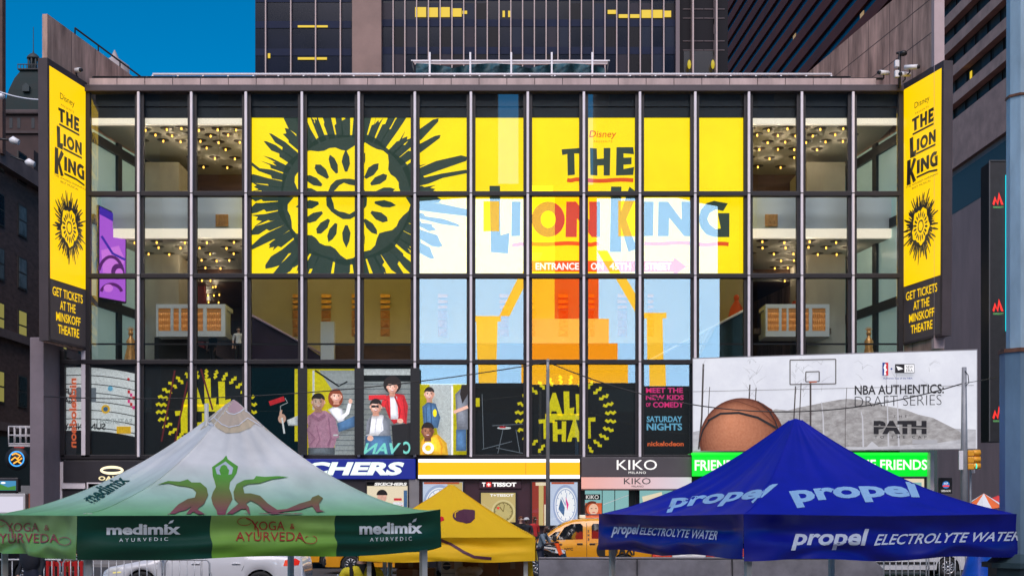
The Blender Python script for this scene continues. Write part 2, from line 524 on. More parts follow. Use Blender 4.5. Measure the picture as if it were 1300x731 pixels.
# mullions: pale fin with dark frame either side
for i, x in enumerate(MX[1:15]):
    yb = 580 if x < 880 else 460
    m = MB(); m.box(fx(x - 1.6), fx(x + 1.6), FY - 0.19, FY - 0.03, fz(yb), fz(116), bev=0.015)
    m.box(fx(x - 5.6), fx(x + 5.6), FY - 0.03, FY + 0.20, fz(yb), fz(116), 1)
    for yy in (246.5, 350.5, 459.5):
        if yy < yb: m.box(fx(x - 1.75), fx(x + 1.75), FY - 0.194, FY - 0.1, fz(yy + .7), fz(yy - .7), 1)
    part('mullion', m, [M_mull, M_frame], th)
for x, y0 in ((112, 116), (1143, 116), (80, 445), (107, 445)):
    m = MB(); m.box(fx(x - 3), fx(x + 3), FY - 0.10, FY + 0.18, fz(580 if x < 600 else 460), fz(y0), bev=0.01)
    part('corner_mullion', m, M_mull if x in (107,) else M_frame, th)
for y0, y1, xa in ((243.5, 249.5, 112), (347.5, 353.5, 112), (456.5, 462.5, 78)):
    m = MB(); m.box(fx(xa), fx(1143), FY - 0.12, FY + 0.17, fz(y1), fz(y0), bev=0.02)
    part('transom', m, M_frame, th)
m = MB(); m.box(fx(78), fx(882), FY - 0.10, FY + 0.17, fz(583), fz(577), bev=0.02); part('transom', m, M_frame, th)
m = MB(); m.box(fx(312), fx(950), FY + 0.06, FY + 0.14, fz(437.3), fz(435.2)); m.box(fx(112), fx(312), FY + 0.061, FY + 0.141, fz(437.3), fz(435.2)); m.box(fx(950), fx(1143), FY + 0.061, FY + 0.141, fz(437.3), fz(435.2))
part('guard_rail', m, M_frame, th)
m = MB(); m.box(fx(109), fx(1146), FY - 0.22, FY + 0.5, fz(118), fz(109.5), bev=0.03); part('head_beam', m, M_beam, th)
# coping in stone blocks, with joints
m = MB()
xs = [114 + k * 35.3 for k in range(28)] + [1112]
for a, b in zip(xs, xs[1:]): m.box(fx(a + .35), fx(b - .35), FY - 0.1, FY + 0.6, fz(109.5), fz(100.5), bev=0.015)
part('coping', m, M_coping, th)
m = MB(); m.box(fx(114), fx(1112), FY - 0.05, FY + 0.5, fz(109), fz(101.6)); part('coping_core', m, M_black, th)
m = MB(); m.box(fx(114), fx(1143), FY + 0.6, FY + 30, fz(118), fz(106)); part('roof_slab', m, M_conc, th)
# black guard rail and pale rail on the roof edge
m = MB()
m.tube([(fx(117), FY + .1, fz(99.2)), (fx(1122), FY + .1, fz(99.2))], 0.05, 6)
m.tube([(fx(117), FY + .1, fz(96.8)), (fx(1080), FY + .1, fz(96.8))], 0.03, 6)
for k in range(29): m.box(fx(117 + k * 34.4) - .025, fx(117 + k * 34.4) + .025, FY + .06, FY + .12, fz(106), fz(96.5))
part('roof_rail', m, M_rail_k, th)
m = MB()
YR = FY + 2.5
m.tube([P(194, 94.6, YR), P(1056, 94.6, YR)], 0.055, 6)
for k in range(28): q = P(194 + k * 31.9, 95.2, YR); m.box(q.x - .035, q.x + .035, YR - .03, YR + .03, fz(106), q.z)
part('pale_roof_rail', m, M_rail_w, th)
# dark spandrel behind the head of the top row
m = MB(); m.box(fx(112), fx(1143), FY + .24, FY + .3, fz(133), fz(118)); m.box(fx(112), fx(1143), FY + .30, FY + .5, fz(146.8), fz(134)); part('spandrel_panel', m, mat('spandrel_blue_black', (0.022, 0.027, 0.042), rough=0.4, var=0.2, scale=.6), th)
m = MB()
for a, b in ((112, 314), (949, 1143)): m.box(fx(a), fx(b), FY + .32, FY + .55, fz(154.5), fz(147.4))
part('cove_light', m, M_cove, th)
# lobby
zc1 = fz(155); D1 = 63.6
m = MB(); m.box(fx(116), fx(1139), FY + .62, D1, zc1, zc1 + .3); part('upper_ceiling', m, M_ceil, th)
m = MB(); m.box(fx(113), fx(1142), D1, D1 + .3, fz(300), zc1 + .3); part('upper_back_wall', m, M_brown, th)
zc2 = Z_(303, 56.5)
m = MB()
for a, b in ((112.6, 316), (947, 1142.4)):
    m.box(fx(a), fx(b), FY + 1.2, FY + 1.45, Z_(290, 56.2), Z_(251, 56.2), 0)
part('balcony_front', m, M_bal, th)
m = MB()
for a, b in ((112.6, 316), (947, 1142.4)):
    m.box(fx(a), fx(b), FY + 1.22, FY + 1.5, zc2 + .0, Z_(290.4, 56.2), 0)
part('balcony_cove', m, M_cove, th)
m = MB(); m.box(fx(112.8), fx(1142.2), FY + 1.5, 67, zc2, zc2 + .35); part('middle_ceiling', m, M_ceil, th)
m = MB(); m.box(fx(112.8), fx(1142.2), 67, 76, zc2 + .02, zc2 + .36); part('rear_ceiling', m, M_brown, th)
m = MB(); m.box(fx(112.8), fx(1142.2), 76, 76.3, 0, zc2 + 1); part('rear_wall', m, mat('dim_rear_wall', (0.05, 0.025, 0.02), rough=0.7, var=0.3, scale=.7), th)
zf3 = fz(458)
m = MB(); m.box(fx(112.8), fx(1142.2), FY + .2, 76, zf3 - .35, zf3); part('lobby_floor', m, M_floor_in, th)
m = MB(); m.box(fx(79), fx(879), FY + .45, FY + .6, 0.2, zf3 - .4); part('lower_backing_wall', m, M_black, th)
m = MB(); m.box(fx(879), fx(1143), FY + .1, FY + .6, 0.2, zf3 - .4); part('plain_lower_wall', m, M_black, th)
m = MB(); m.box(X_(955, 60.2), X_(1052, 60.2), 59.7, 63, zf3 + 1.8, zf3 + 2.05); part('mezzanine_slab', m, M_floor_in, th)
# stone lift cores, mirrored
for s in (0, 1):
    xa, xb = (X_(184, 60), X_(227, 60)) if not s else (X_(1024, 60), X_(1073, 60))
    m = MB(); m.box(xa, xb, 60.0, 63.58, zf3, Z_(206, 60)); part('stone_core', m, M_core, th)
    # end walls of frosted glass
    xe = (lambda Y: -18.59 + .167 * (Y - 52) + .06) if not s else (lambda Y: 17.27 - .167 * (Y - 52) - .06)
    def ew(m, ya, yb, z0, z1, t, o):
        sg = 1 if not s else -1
        a_, b_ = (xe(ya) + sg * o, ya), (xe(yb) + sg * o, yb)
        m.slab(*((b_, a_) if not s else (a_, b_)), t, z0, z1)
    m = MB(); ew(m, FY + .3, 66, zf3, fz(160), .06, 0); part('end_glass_wall', m, M_teal, th)
    m = MB()
    for yy in (57.5, 60.3, 63.2): ew(m, yy, yy + .4, zf3, fz(160), .12, .07)
    for zz in (fz(164), fz(268), fz(372)): ew(m, FY + .32, 65.9, zz - .45, zz - .05, .13, .072)
    part('end_wall_frame', m, M_black, th)
# beige pier behind the hanging box, and the stair flanks
m = MB(); m.box(X_(214, 68), X_(236, 68), 68, 68.5, zf3, zc2); m.box(X_(236, 68), X_(258, 68), 68.2, 68.6, zf3, zc2, 1); part('rear_pier', m, [M_core, mat('dark_red_panel', (.2, .02, .02), rough=.6)], th)
m = MB()
m.prism([(X_(196, 59), zf3), (X_(196, 59), Z_(428, 59)), (X_(232, 59), Z_(428, 59)), (X_(312, 59), zf3)], lambda u, v, w: Vector((u, 59 + w, v)), 4.0)
part('stair_flank', m, M_black, th)
m = MB()
m.prism([(X_(316, 58), zf3), (X_(316, 58), Z_(398, 58)), (X_(384, 58), Z_(436, 58)), (X_(430, 58), zf3)], lambda u, v, w: Vector((u, 58 + w, v)), 2.0)
part('stair_flank', m, M_stairs, th)
m = MB(); m.tube([(X_(316, 57.9), 57.9, Z_(398, 57.9)), (X_(430, 57.9), 57.9, Z_(461, 57.9))], .06, 6)
part('stair_handrail', m, mat('lilac_handrail', (.5, .4, .6), rough=.3, metal=.4), th)
m = MB()
m.prism([(X_(880, 58), zf3), (X_(910, 58), Z_(412, 58)), (X_(948, 58), Z_(392, 58)), (X_(948, 58), zf3)], lambda u, v, w: Vector((u, 58 + w, v)), 2.0)
part('stair_flank', m, mat('teal_stair_glass', (0.02, 0.05, 0.065), rough=.2), th)
m = MB(); m.tube([(X_(812, 57.9), 57.9, Z_(464, 57.9)), (X_(950, 57.9), 57.9, Z_(391, 57.9))], .06, 6)
part('stair_handrail', m, M_rail_w, th)
# olive wall with the copper reliefs
m = MB(); m.box(X_(316, 61.2), X_(948, 61.2), 61.2, 61.5, zf3, zc2); part('olive_wall', m, M_olive, th)
m = MB(); m.box(X_(408, 58.6), X_(880, 58.6), 58.6, 58.75, Z_(456, 58.6), Z_(437.5, 58.6)); part('brown_balustrade', m, M_brown, th)
m = MB(); m.box(X_(407, 57), X_(424, 57), 57, 57.4, zf3, Z_(408, 57)); part('white_pylon', m, mat('white_fluted_panel', (.75, .8, .85), rough=.5, var=.1, scale=1, stretch=(40, 1, 1)), th)
# side return wall and lower left pier
m = MB(); m.box(fx(60), fx(77), FY - 2.0, FY + .4, 0.1, fz(436), bev=.03); part('corner_pier', m, mat('mauve_stone', (.20, .165, .19), rough=.8, var=.15, scale=1), th)
m = MB(); m.box(fx(77.2), fx(80), FY - .1, FY + .4, .1, fz(586)); m.box(fx(80), fx(110), FY - .2, FY - .12, fz(620), fz(586), 0)
part('shopfront_edge', m, M_mull, th)

# splayed concrete wing walls beyond the ends of the glass
DV = Vector((0.167, 1.0)).normalized()
def wing(x0, y0, y1, sgn): return (x0, y0), (x0 + sgn * .167 * (y1 - y0), y1)
a, b = wing(-18.59, 52.0, 64.0, 1)
lw = thing('wing_wall', 'bare concrete wing wall with a sloping rail above the left end of the glass front', 'wall', (a[0], a[1], 0))
m = MB(); m.slab(a, b, 0.22, 8.9, 22.0); part('wall', m, M_conc, lw)
M_joint = mat('dark_stone_joint', (.09, .07, .065), rough=.9)
def joints(w, x0, y0, y1, z0, z1, sg, hs, vs_):
    m = MB()
    for z in hs: m.slab(*(((x0 + sg * .167 * (y1 - y0) , y1), (x0, y0)) if sg > 0 else ((x0, y0), (x0 + sg * .167 * (y1 - y0), y1))), .006, z, z + .03)
    part('panel_joint', m, M_joint, w) if m.v else None
    m = MB()
    for t in vs_: p, q = (x0 + sg * .167 * t, y0 + t), (x0 + sg * .167 * (t + .03), y0 + t + .03); m.slab(*((q, p) if sg > 0 else (p, q)), .006, z0, z1)
    part('panel_joint', m, M_joint, w)
joints(lw, -18.59, 52.0, 64, 8.9, 22.0, 1, [20.2, 18.0], [1.9, 3.9, 5.9, 7.9, 9.9])
m = MB()
pts = [Vector((a[0] + .167 * t, a[1] + t, 22.25)) for t in (2.2, 12)]
m.tube(pts, .04, 6); m.tube([p - Vector((0, 0, .0)) + Vector((0, 0, -.22)) for p in pts[:1]] + [pts[0]], .03, 6)
for t in (2.2, 4.2, 6.2, 8.2, 10.2): q = Vector((a[0] + .167 * t, a[1] + t, 22)); m.tube([q, q + Vector((0, 0, .26))], .03, 6)
part('rail', m, M_rail_k, lw)
a2, b2 = (17.27 - .167 * .9, 52.9), (17.27 - .167 * 30, 82.0)
rw = thing('wing_wall', 'taller concrete wing wall with a pinkish edge above the right end of the glass front', 'wall', (a2[0], a2[1], 0))
m = MB(); m.slab(b2, a2, 0.5, 8.7, 24.3); part('wall', m, M_conc, rw)
joints(rw, 17.27 - .167 * .9, 52.9, 82, 8.7, 24.3, -1, [23.0, 21.6, 20.2, 18.8], [1.7 + 2.1 * k for k in range(13)])
q = Vector(a2); m = MB(); m.box(q.x - .05, q.x + .36, q.y - .36, q.y - .02, 8.7, 24.35); part('edge_pier', m, mat('pink_stone', (.52, .40, .40), rough=.8, var=.1, scale=1), rw)

# ------------------------------------------------------------------ yellow window banner: one backlit scrim per bay
C_yel = (1.0, 0.80, 0.0)
L_yel = lit_noise('backlit_yellow_scrim', (1.0, .66, 0), (1.0, .75, .0), .35, 1.4)
L_dark = lit('backlit_dark_green_print', srgb(66, 84, 74), 0.75)
L_red = lit('backlit_red_print', srgb(240, 84, 24), 1.2)
L_white = lit('backlit_white_print', (1, 1, 1), 1.35)
wb = thing('window_banner', 'huge yellow backlit window banner across nine bays with a dark rayed emblem and show title', 'banner', (fx(632), FY + .34, fz(350)))
YB = FY + .34
for i in range(3, 12):
    for (y0, y1) in ((148.5, 244), (249, 348.5)):
        m = MB(); m.pbox(MX[i] + 5.5, y0, MX[i + 1] - 5, y1, YB, .03)
        part('scrim', m, L_yel, wb)
def baywise(art, m, loop, rows=((148.5, 243.5), (249.5, 348.5)), bays=range(3, 12)):
    for i in bays:
        for y0, y1 in rows:
            c = clip_rect([(float(x), float(y)) for x, y in loop], MX[i] + 5.8, y0, MX[i + 1] - 5.3, y1)
            if len(c) > 2: art.poly(m, c, stay=True)
# plain generic emblem: a shield inside a burst of ragged brush strokes
def burst(cx, cy, rx, ry, ro, rnd, n=46, squash=1.0):
    out = []
    for k in range(n):
        a = 2 * PI * (k + rnd.uniform(-.18, .18)) / n
        w = PI / n * rnd.uniform(.62, .98)
        L = ro * rnd.uniform(.86, 1.08)
        def at(t, r): return (cx + math.cos(t) * r * rx, cy + math.sin(t) * r * ry)
        w2 = w * rnd.uniform(.45, .8)
        mid = (1 + L) / 2
        l = [at(a - w, .98), at(a - w * .92, mid - .1), at(a - w * .78, mid), at(a - w2 * .9, L - .06), at(a - w2 * .2, L), at(a + w2 * .8, L - .03), at(a + w * .8, mid + .08), at(a + w * .9, mid), at(a + w, .98)]
        out.append([(x + rnd.uniform(-.02, .02) * rx * .2, y + rnd.uniform(-.02, .02) * ry * .2) for x, y in l])
    return out
art = Art(flat(YB), step=.004, base=.01)
er = random.Random(5)
def woodcut(cx, cy, k=1.0):
    """rising sun over hills in rough brush strokes: yields polygons in pixels round (cx, cy)"""
    n = 52
    for i in range(n):                                  # ragged rays
        a = 2 * PI * (i + er.uniform(-.2, .2)) / n
        L = er.uniform(1.55, 1.95) if i % 3 else er.uniform(1.25, 1.5)
        w0 = PI / n * er.uniform(.75, 1.15); w1 = w0 * er.uniform(.5, 1.2)
        rx, ry = 84 * k, 80 * k
        def at(t, r): return (cx + math.cos(t) * r * rx, cy + math.sin(t) * r * ry)
        m1, m2 = er.uniform(1.15, 1.3), er.uniform(1.35, 1.5); s = er.uniform(-.02, .02)
        yield [at(a - w0, .97), at(a - w0 * 1.1 + s, m1), at(a - w1 * .7 + s, m1 + .03), at(a - w1 * .9, m2), at(a - w1 * .35, L - .08), at(a + w1 * .1, L), at(a + w1 * .5, L - .04), at(a + w1 * .8 + s, m2), at(a + w0 * .8, m1 + .06), at(a + w0, .97)]
    for i in range(60):                                 # uneven dark rim
        a, b = 2 * PI * i / 60, 2 * PI * (i + 1) / 60
        f = lambda q: .86 + .08 * math.sin(q * 5 + .6) + .04 * math.sin(q * 13)
        g_ = lambda q: 1.03 + .03 * math.sin(q * 9)
        yield [(cx + 84 * k * r * math.cos(q), cy + 80 * k * r * math.sin(q)) for q, r in ((a, g_(a)), (b, g_(b)), (b, f(b)), (a, f(a)))]
    for i in range(18):                                 # two rings of petals round a plain centre
        a = 2 * PI * (i + .5) / 18 + er.uniform(-.03, .03); d = er.uniform(.10, .13)
        p = lambda t, r: (cx + k * r * 1.06 * math.cos(t), cy + k * r * math.sin(t))
        yield [p(a - d * .4, 34), p(a - d, 45 + 2 * math.sin(i * 3)), p(a - d * .6, 54), p(a, 60 + 3 * math.sin(i * 5)), p(a + d * .7, 53), p(a + d, 44), p(a + d * .4, 34)]
    for i in range(18):
        a, b = 2 * PI * i / 18, 2 * PI * (i + 1) / 18; f = lambda q: 19 + 1.4 * math.sin(q * 6)
        yield [(cx + k * r * math.cos(q), cy + k * r * math.sin(q)) for q, r in ((a, 26 + math.sin(5 * a)), (b, 26 + math.sin(5 * b)), (b, f(b)), (a, f(a)))]
for l in woodcut(440, 252): baywise(art, L_dark, [(max(318, x), y) for x, y in l])
art.off += .004
TITLE = [('T', 713, 188, 737, 223), ('H', 749, 188, 775, 223), ('E', 782, 187, 805, 223), ('L', 620, 236, 647, 322), ('I', 649, 256, 661, 300), ('O', 675, 256, 717, 301),
         ('N', 718, 256, 762, 301), ('K', 774, 237, 808, 320), ('I', 815, 256, 830, 300), ('N', 835, 256, 879, 300), ('G', 887, 255, 926, 301)]
for ch, x0, y0, x1, y1 in TITLE:
    if ch == 'O': art.ring(L_dark, (x0 + x1) / 2, (y0 + y1) / 2, (x1 - x0) / 2, (y1 - y0) / 2, 11.5, stay=True); continue
    baywise(art, L_dark, [(x0 + u * (x1 - x0), y1 + v * (y0 - y1)) for u, v in CUT[ch][0]])
art.off += .004
def wavy(x0, x1, y, w, amp=1.0): return [(x, y + amp * math.sin((x - x0) / (x1 - x0) * 6.3)) for x in [x0 + (x1 - x0) * k / 12 for k in range(13)]]
for x0, x1, y in ((720, 737, 228.5), (746, 804, 229), (650, 665, 310.5), (675, 737, 309.5), (746, 761, 310), (818, 877, 309), (887, 925, 310)):
    art.line(L_red, wavy(x0, x1, y, 5, .7), 5, stay=True)
art.off += .004
for l in ([(674, 331), (737, 331), (737, 345), (674, 345)], [(746, 331), (808, 331), (808, 345), (746, 345)], [(817, 331), (855, 331), (855, 326), (872, 338.5), (855, 350), (855, 345), (817, 345)]):
    art.poly(L_red, clip_rect(l, 0, 0, 2000, 348.4), stay=True)
art.off += .004
for s, b in (('ENTRANCE', (680, 333.5, 735, 342.5)), ('ON', (750, 333.5, 766, 342.5)), ('45TH', (774, 333.5, 801, 342.5)), ('STREET', (819, 333.5, 852, 342.5))):
    art.text(L_white, s, box=b, bold=.03)
art.text(L_red, 'Disney', box=(747.5, 166, 781, 177), shear=2, bold=.005)
art.text(L_red, 'PRESENTS', box=(754, 178.6, 777, 181), spacing=1.4)
art.done('lettering', wb)

# ------------------------------------------------------------------ two LED blade banners on the wing walls
L_led = lit('led_yellow', (1.0, 0.62, 0.0), 1.0, sampled=True)
L_ledink = mat('led_dark_area', (0.03, 0.026, 0.03), rough=.4)
M_blade = mat('blade_housing', (0.06, 0.045, 0.05), rough=.6, var=.2, scale=1)
def blade(label, fn, q, sgn, tq):
    """q(u, v): u 0..1 inner text space across the face, v 0 top .. 1 bottom -> photo pixel"""
    t = thing('led_banner', label, 'banner', fn(*q(.5, 1), 0))
    m = MB()
    c = [fn(*q(u, v), 0.05) for u, v in ((-.03, -.025), (1.03, -.025), (1.03, 1.003), (-.03, 1.003))]
    d = [fn(*q(u, v), -0.35) for u, v in ((-.03, -.025), (1.03, -.025), (1.03, 1.003), (-.03, 1.003))]
    m.add(c + d, [(0, 1, 2, 3), (7, 6, 5, 4), (0, 4, 5, 1), (1, 5, 6, 2), (2, 6, 7, 3), (3, 7, 4, 0)])
    part('housing', m, M_blade, t)
    a = Art(lambda u, v, off: fn(*q(u, v), off), step=.006, base=.056)
    a.rect(L_led, 0.02, 0.0, 0.98, .775); a.done('screen', t)
    a = Art(lambda u, v, off: fn(*q(u, v), off), step=.006, base=.066)
    a.text(L_ledink, 'Disney', box=(.30, .075, .68, .105)); a.text(L_ledink, 'PRESENTS', box=(.32, .115, .66, .123), spacing=1.4)
    W = lambda its: a.glyphs(L_ledink, its)
    W([('T', .24, .132, .42, .185), ('H', .45, .132, .63, .185), ('E', .66, .132, .80, .185)])
    a.line(L_ledink, [(.26, .195), (.8, .195)], .008)
    W([('L', .18, .205, .36, .285), ('I', .37, .222, .44, .268), ('O', .46, .220, .66, .270), ('N', .68, .220, .86, .268)])
    a.line(L_ledink, [(.36, .278), (.86, .278)], .008)
    W([('K', .12, .288, .36, .385), ('I', .38, .305, .46, .358), ('N', .48, .305, .70, .358), ('G', .72, .303, .92, .360)])
    a.line(L_ledink, [(.38, .370), (.70, .370), (.92, .378)], .008)
    a.text(L_ledink, 'THE AWARD-WINNING', box=(.1, .388, .94, .396)); a.text(L_ledink, 'BEST MUSICAL', box=(.27, .402, .76, .41))
    for l in woodcut(0, 0):
        l = clip_rect([(.5 + x / 155 * .46, .565 + y / 155 * .15) for x, y in l], .03, .43, .97, .72)
        if len(l) > 2: a.poly(L_ledink, l, stay=True)
    a.off += .006
    a.done('lettering', t)
    a = Art(lambda u, v, off: fn(*q(u, v), off), step=.006, base=.056)
    a.rect(mat('led_charcoal', (.05, .04, .045), rough=.5, emit=.02, ecol=(.9, .8, .9)), .02, .779, .98, .995)
    for s, x0, x1, y in (('GET TICKETS', .08, .90, .80), ('AT THE', .28, .70, .845), ('MINSKOFF', .17, .83, .89), ('THEATRE', .22, .79, .935)):
        a.text(L_led, s, box=(x0, y, x1, y + .033), bold=.01)
    a.done('ticket_panel', t)
def lerpq(tl, tr, br, bl): return lambda u, v: ((tl[0] * (1 - u) + tr[0] * u) * (1 - v) + (bl[0] * (1 - u) + br[0] * u) * v, (tl[1] * (1 - u) + tr[1] * u) * (1 - v) + (bl[1] * (1 - u) + br[1] * u) * v)
blade('yellow blade banner with charcoal foot on the left wing wall beside the old tower', plane_px(60, 51.9, 108, 54.94), lerpq((60, 83), (108, 113), (108, 442), (61.5, 431.5)), 1, None)
blade('yellow blade banner with charcoal foot on the right wing wall beside the hotel', plane_px(1198, 51.9, 1148, 55.26), lerpq((1148, 115), (1198, 86), (1196, 425), (1148, 437)), -1, None)

# ------------------------------------------------------------------ prints behind the lowest row of glass
YP = FY + .12
def c_(r, g, b): return srgb(r, g, b)
INK = lambda n, r, g, b: print_mat('print_' + n, tuple(min(.86, c * .95) for c in c_(r, g, b)))
K_blk, K_yel, K_wht, K_pink, K_org = INK('black', 24, 26, 30), INK('yellow', 250, 225, 20), INK('white', 236, 238, 240), INK('pink', 240, 60, 140), INK('orange', 250, 110, 60)
K_skin, K_skin2, K_hair, K_hood, K_red, K_grey, K_lgrey, K_denim, K_teal, K_cyan, K_gold, K_auburn, K_maroon = (INK('skin', 226, 178, 156), INK('brown_skin', 140, 88, 62), INK('dark_hair', 30, 24, 24),
    INK('lilac_cloth', 205, 150, 176), INK('red_cloth', 214, 40, 50), INK('grey_cloth', 120, 126, 136), INK('shutter_grey', 178, 182, 184), INK('denim', 70, 110, 150), INK('deep_teal', 22, 50, 58), INK('aqua', 110, 200, 185), INK('gold', 244, 190, 40), INK('auburn', 130, 62, 36), INK('maroon', 110, 40, 46))
K_blue = INK('sky_blue', 120, 190, 225)
HEADTONE = [((188, 134, 112), (240, 200, 180)), ((100, 60, 42), (172, 116, 86))]
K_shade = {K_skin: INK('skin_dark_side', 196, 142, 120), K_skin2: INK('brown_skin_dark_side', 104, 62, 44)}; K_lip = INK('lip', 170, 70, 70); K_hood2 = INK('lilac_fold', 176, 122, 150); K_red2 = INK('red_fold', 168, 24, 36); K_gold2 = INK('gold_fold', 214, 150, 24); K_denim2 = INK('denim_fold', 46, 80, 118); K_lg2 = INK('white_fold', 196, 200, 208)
def poster(name, label, x0, y0, x1, y1, fill):
    t = thing(name, label, 'poster', P((x0 + x1) / 2, y1, YP))
    m = MB(); m.pbox(x0, y0, x1, y1, YP, .03); part('sheet', m, fill, t)
    return t, Art(flat(YP), step=.003, base=.004)
WR = random.Random(3)
def squiggle_burst(art, cx, cy, rx, ry, n, clip, L=13):
    for k in range(n):
        a = 2 * PI * (k + .5) / n
        pts = []
        for j in range(5):
            t = 1 + j / 4 * L / max(rx, ry)
            o = (1.2 if j % 2 else -1.2)
            pts.append((cx + math.cos(a) * rx * t - math.sin(a) * o, cy + math.sin(a) * ry * t + math.cos(a) * o))
        if all(clip[0] < x < clip[2] and clip[1] < y < clip[3] for x, y in pts) and not all(abs(x - m) < 5 for x, y in pts for m in [min(MX, key=lambda q: abs(q - x))]): art.line(K_yel, pts, 3.7, stay=True)
    art.off += art.step
def cut_title(art, cx, cy, s):
    g = lambda ch, x, y, w, h: art.poly(K_yel, [(cx + (x + u * w) * s, cy - (y + v * h) * s) for u, v in CUT[ch][0]], stay=True)
    g('A', -30, 4, 26, 34); g('L', -4, 6, 17, 34); g('L', 14, 4, 17, 32)
    art.rect(K_yel, cx - 30 * s, cy - 7 * s, cx + 30 * s, cy + 2 * s, stay=True)
    art.off += art.step
    g('T', -40, -30, 24, 30); g('H', -19, -34, 20, 30); g('A', 2, -34, 22, 32); g('T', 22, -30, 22, 32)
    art.off += art.step
# far left: reflection of a curved LED screen, painted as a sheet with reversed lettering
t, a = poster('window_print', 'painted reflection of a white striped screen, reversed black lettering, bottom left corner bays', 81, 466, 172, 577, K_blk)
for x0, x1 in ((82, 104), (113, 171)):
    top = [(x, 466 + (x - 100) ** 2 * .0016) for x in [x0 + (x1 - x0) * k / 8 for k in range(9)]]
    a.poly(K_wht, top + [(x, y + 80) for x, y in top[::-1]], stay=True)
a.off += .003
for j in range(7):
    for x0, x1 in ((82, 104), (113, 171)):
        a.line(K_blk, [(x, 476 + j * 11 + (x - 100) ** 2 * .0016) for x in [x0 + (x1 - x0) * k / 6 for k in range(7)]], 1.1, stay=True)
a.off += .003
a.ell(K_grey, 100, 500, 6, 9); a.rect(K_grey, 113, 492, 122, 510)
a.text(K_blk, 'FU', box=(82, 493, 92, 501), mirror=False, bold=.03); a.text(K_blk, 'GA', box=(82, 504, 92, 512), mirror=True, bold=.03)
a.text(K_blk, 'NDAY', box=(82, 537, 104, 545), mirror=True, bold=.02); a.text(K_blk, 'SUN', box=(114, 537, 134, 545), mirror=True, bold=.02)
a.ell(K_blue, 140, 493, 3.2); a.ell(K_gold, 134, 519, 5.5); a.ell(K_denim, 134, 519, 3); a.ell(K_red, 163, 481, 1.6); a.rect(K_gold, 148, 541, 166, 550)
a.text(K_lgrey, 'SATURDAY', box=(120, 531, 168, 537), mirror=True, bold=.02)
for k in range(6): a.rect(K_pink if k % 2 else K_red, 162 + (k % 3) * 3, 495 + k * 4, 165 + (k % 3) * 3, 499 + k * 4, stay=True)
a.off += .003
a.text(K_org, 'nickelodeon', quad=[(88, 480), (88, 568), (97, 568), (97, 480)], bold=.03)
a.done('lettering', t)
# burst title over bays two to four
t, a = poster('window_print', 'black window print with a yellow rayed comedy title partly behind the green tent peak', 181, 466, 383, 577, K_blk)
squiggle_burst(a, 262, 518, 51, 39, 30, (183, 466, 383, 577)); cut_title(a, 262, 520, 1.0)
for x0, y0, x1, y1 in ((222, 470, 205, 560), (238, 484, 222, 562), (255, 468, 270, 520)): a.line(K_maroon, [(x0, y0), (x1, y1)], 2.2, stay=True)
a.off += .003
a.done('artwork', t)
# cast photograph over bays four to seven
t, a = poster('window_print', 'colour window print of young performers in front of a grey roller shutter', 318, 467, 596, 577, K_teal)
TONES.update({K_hood: c_(205, 150, 176), K_red: c_(214, 40, 50), K_grey: c_(120, 126, 136), K_denim: c_(70, 110, 150), K_gold: c_(244, 190, 40), K_wht: c_(225, 228, 232)})
a.rect(K_yel, 374, 468, 380, 560, stay=True); a.rect(K_yel, 390, 468, 452, 577, stay=True); a.rect(K_wht, 461, 468, 522, 577, stay=True); a.rect(K_yel, 532, 487, 594, 577); 
a.poly(K_lgrey, [(405, 470), (452, 470), (452, 577), (425, 577), (425, 500)], stay=True); a.rect(K_lgrey, 461, 483, 522, 577); a.poly(K_wht, [(545, 487), (575, 487), (575, 577), (560, 577)])
for k in range(14):
    for x0, x1 in ((426, 452), (462, 522)): a.line(K_grey, [(x0, 487 + k * 6.5), (x1, 487 + k * 6.5)], 1, stay=True)
a.off += .003
a.rect(K_blk, 461, 476, 522, 484, stay=True); a.line(K_blk, [(400, 470), (430, 490), (441, 484)], 2); a.line(K_wht, [(398, 470), (398, 520)], 2.5)
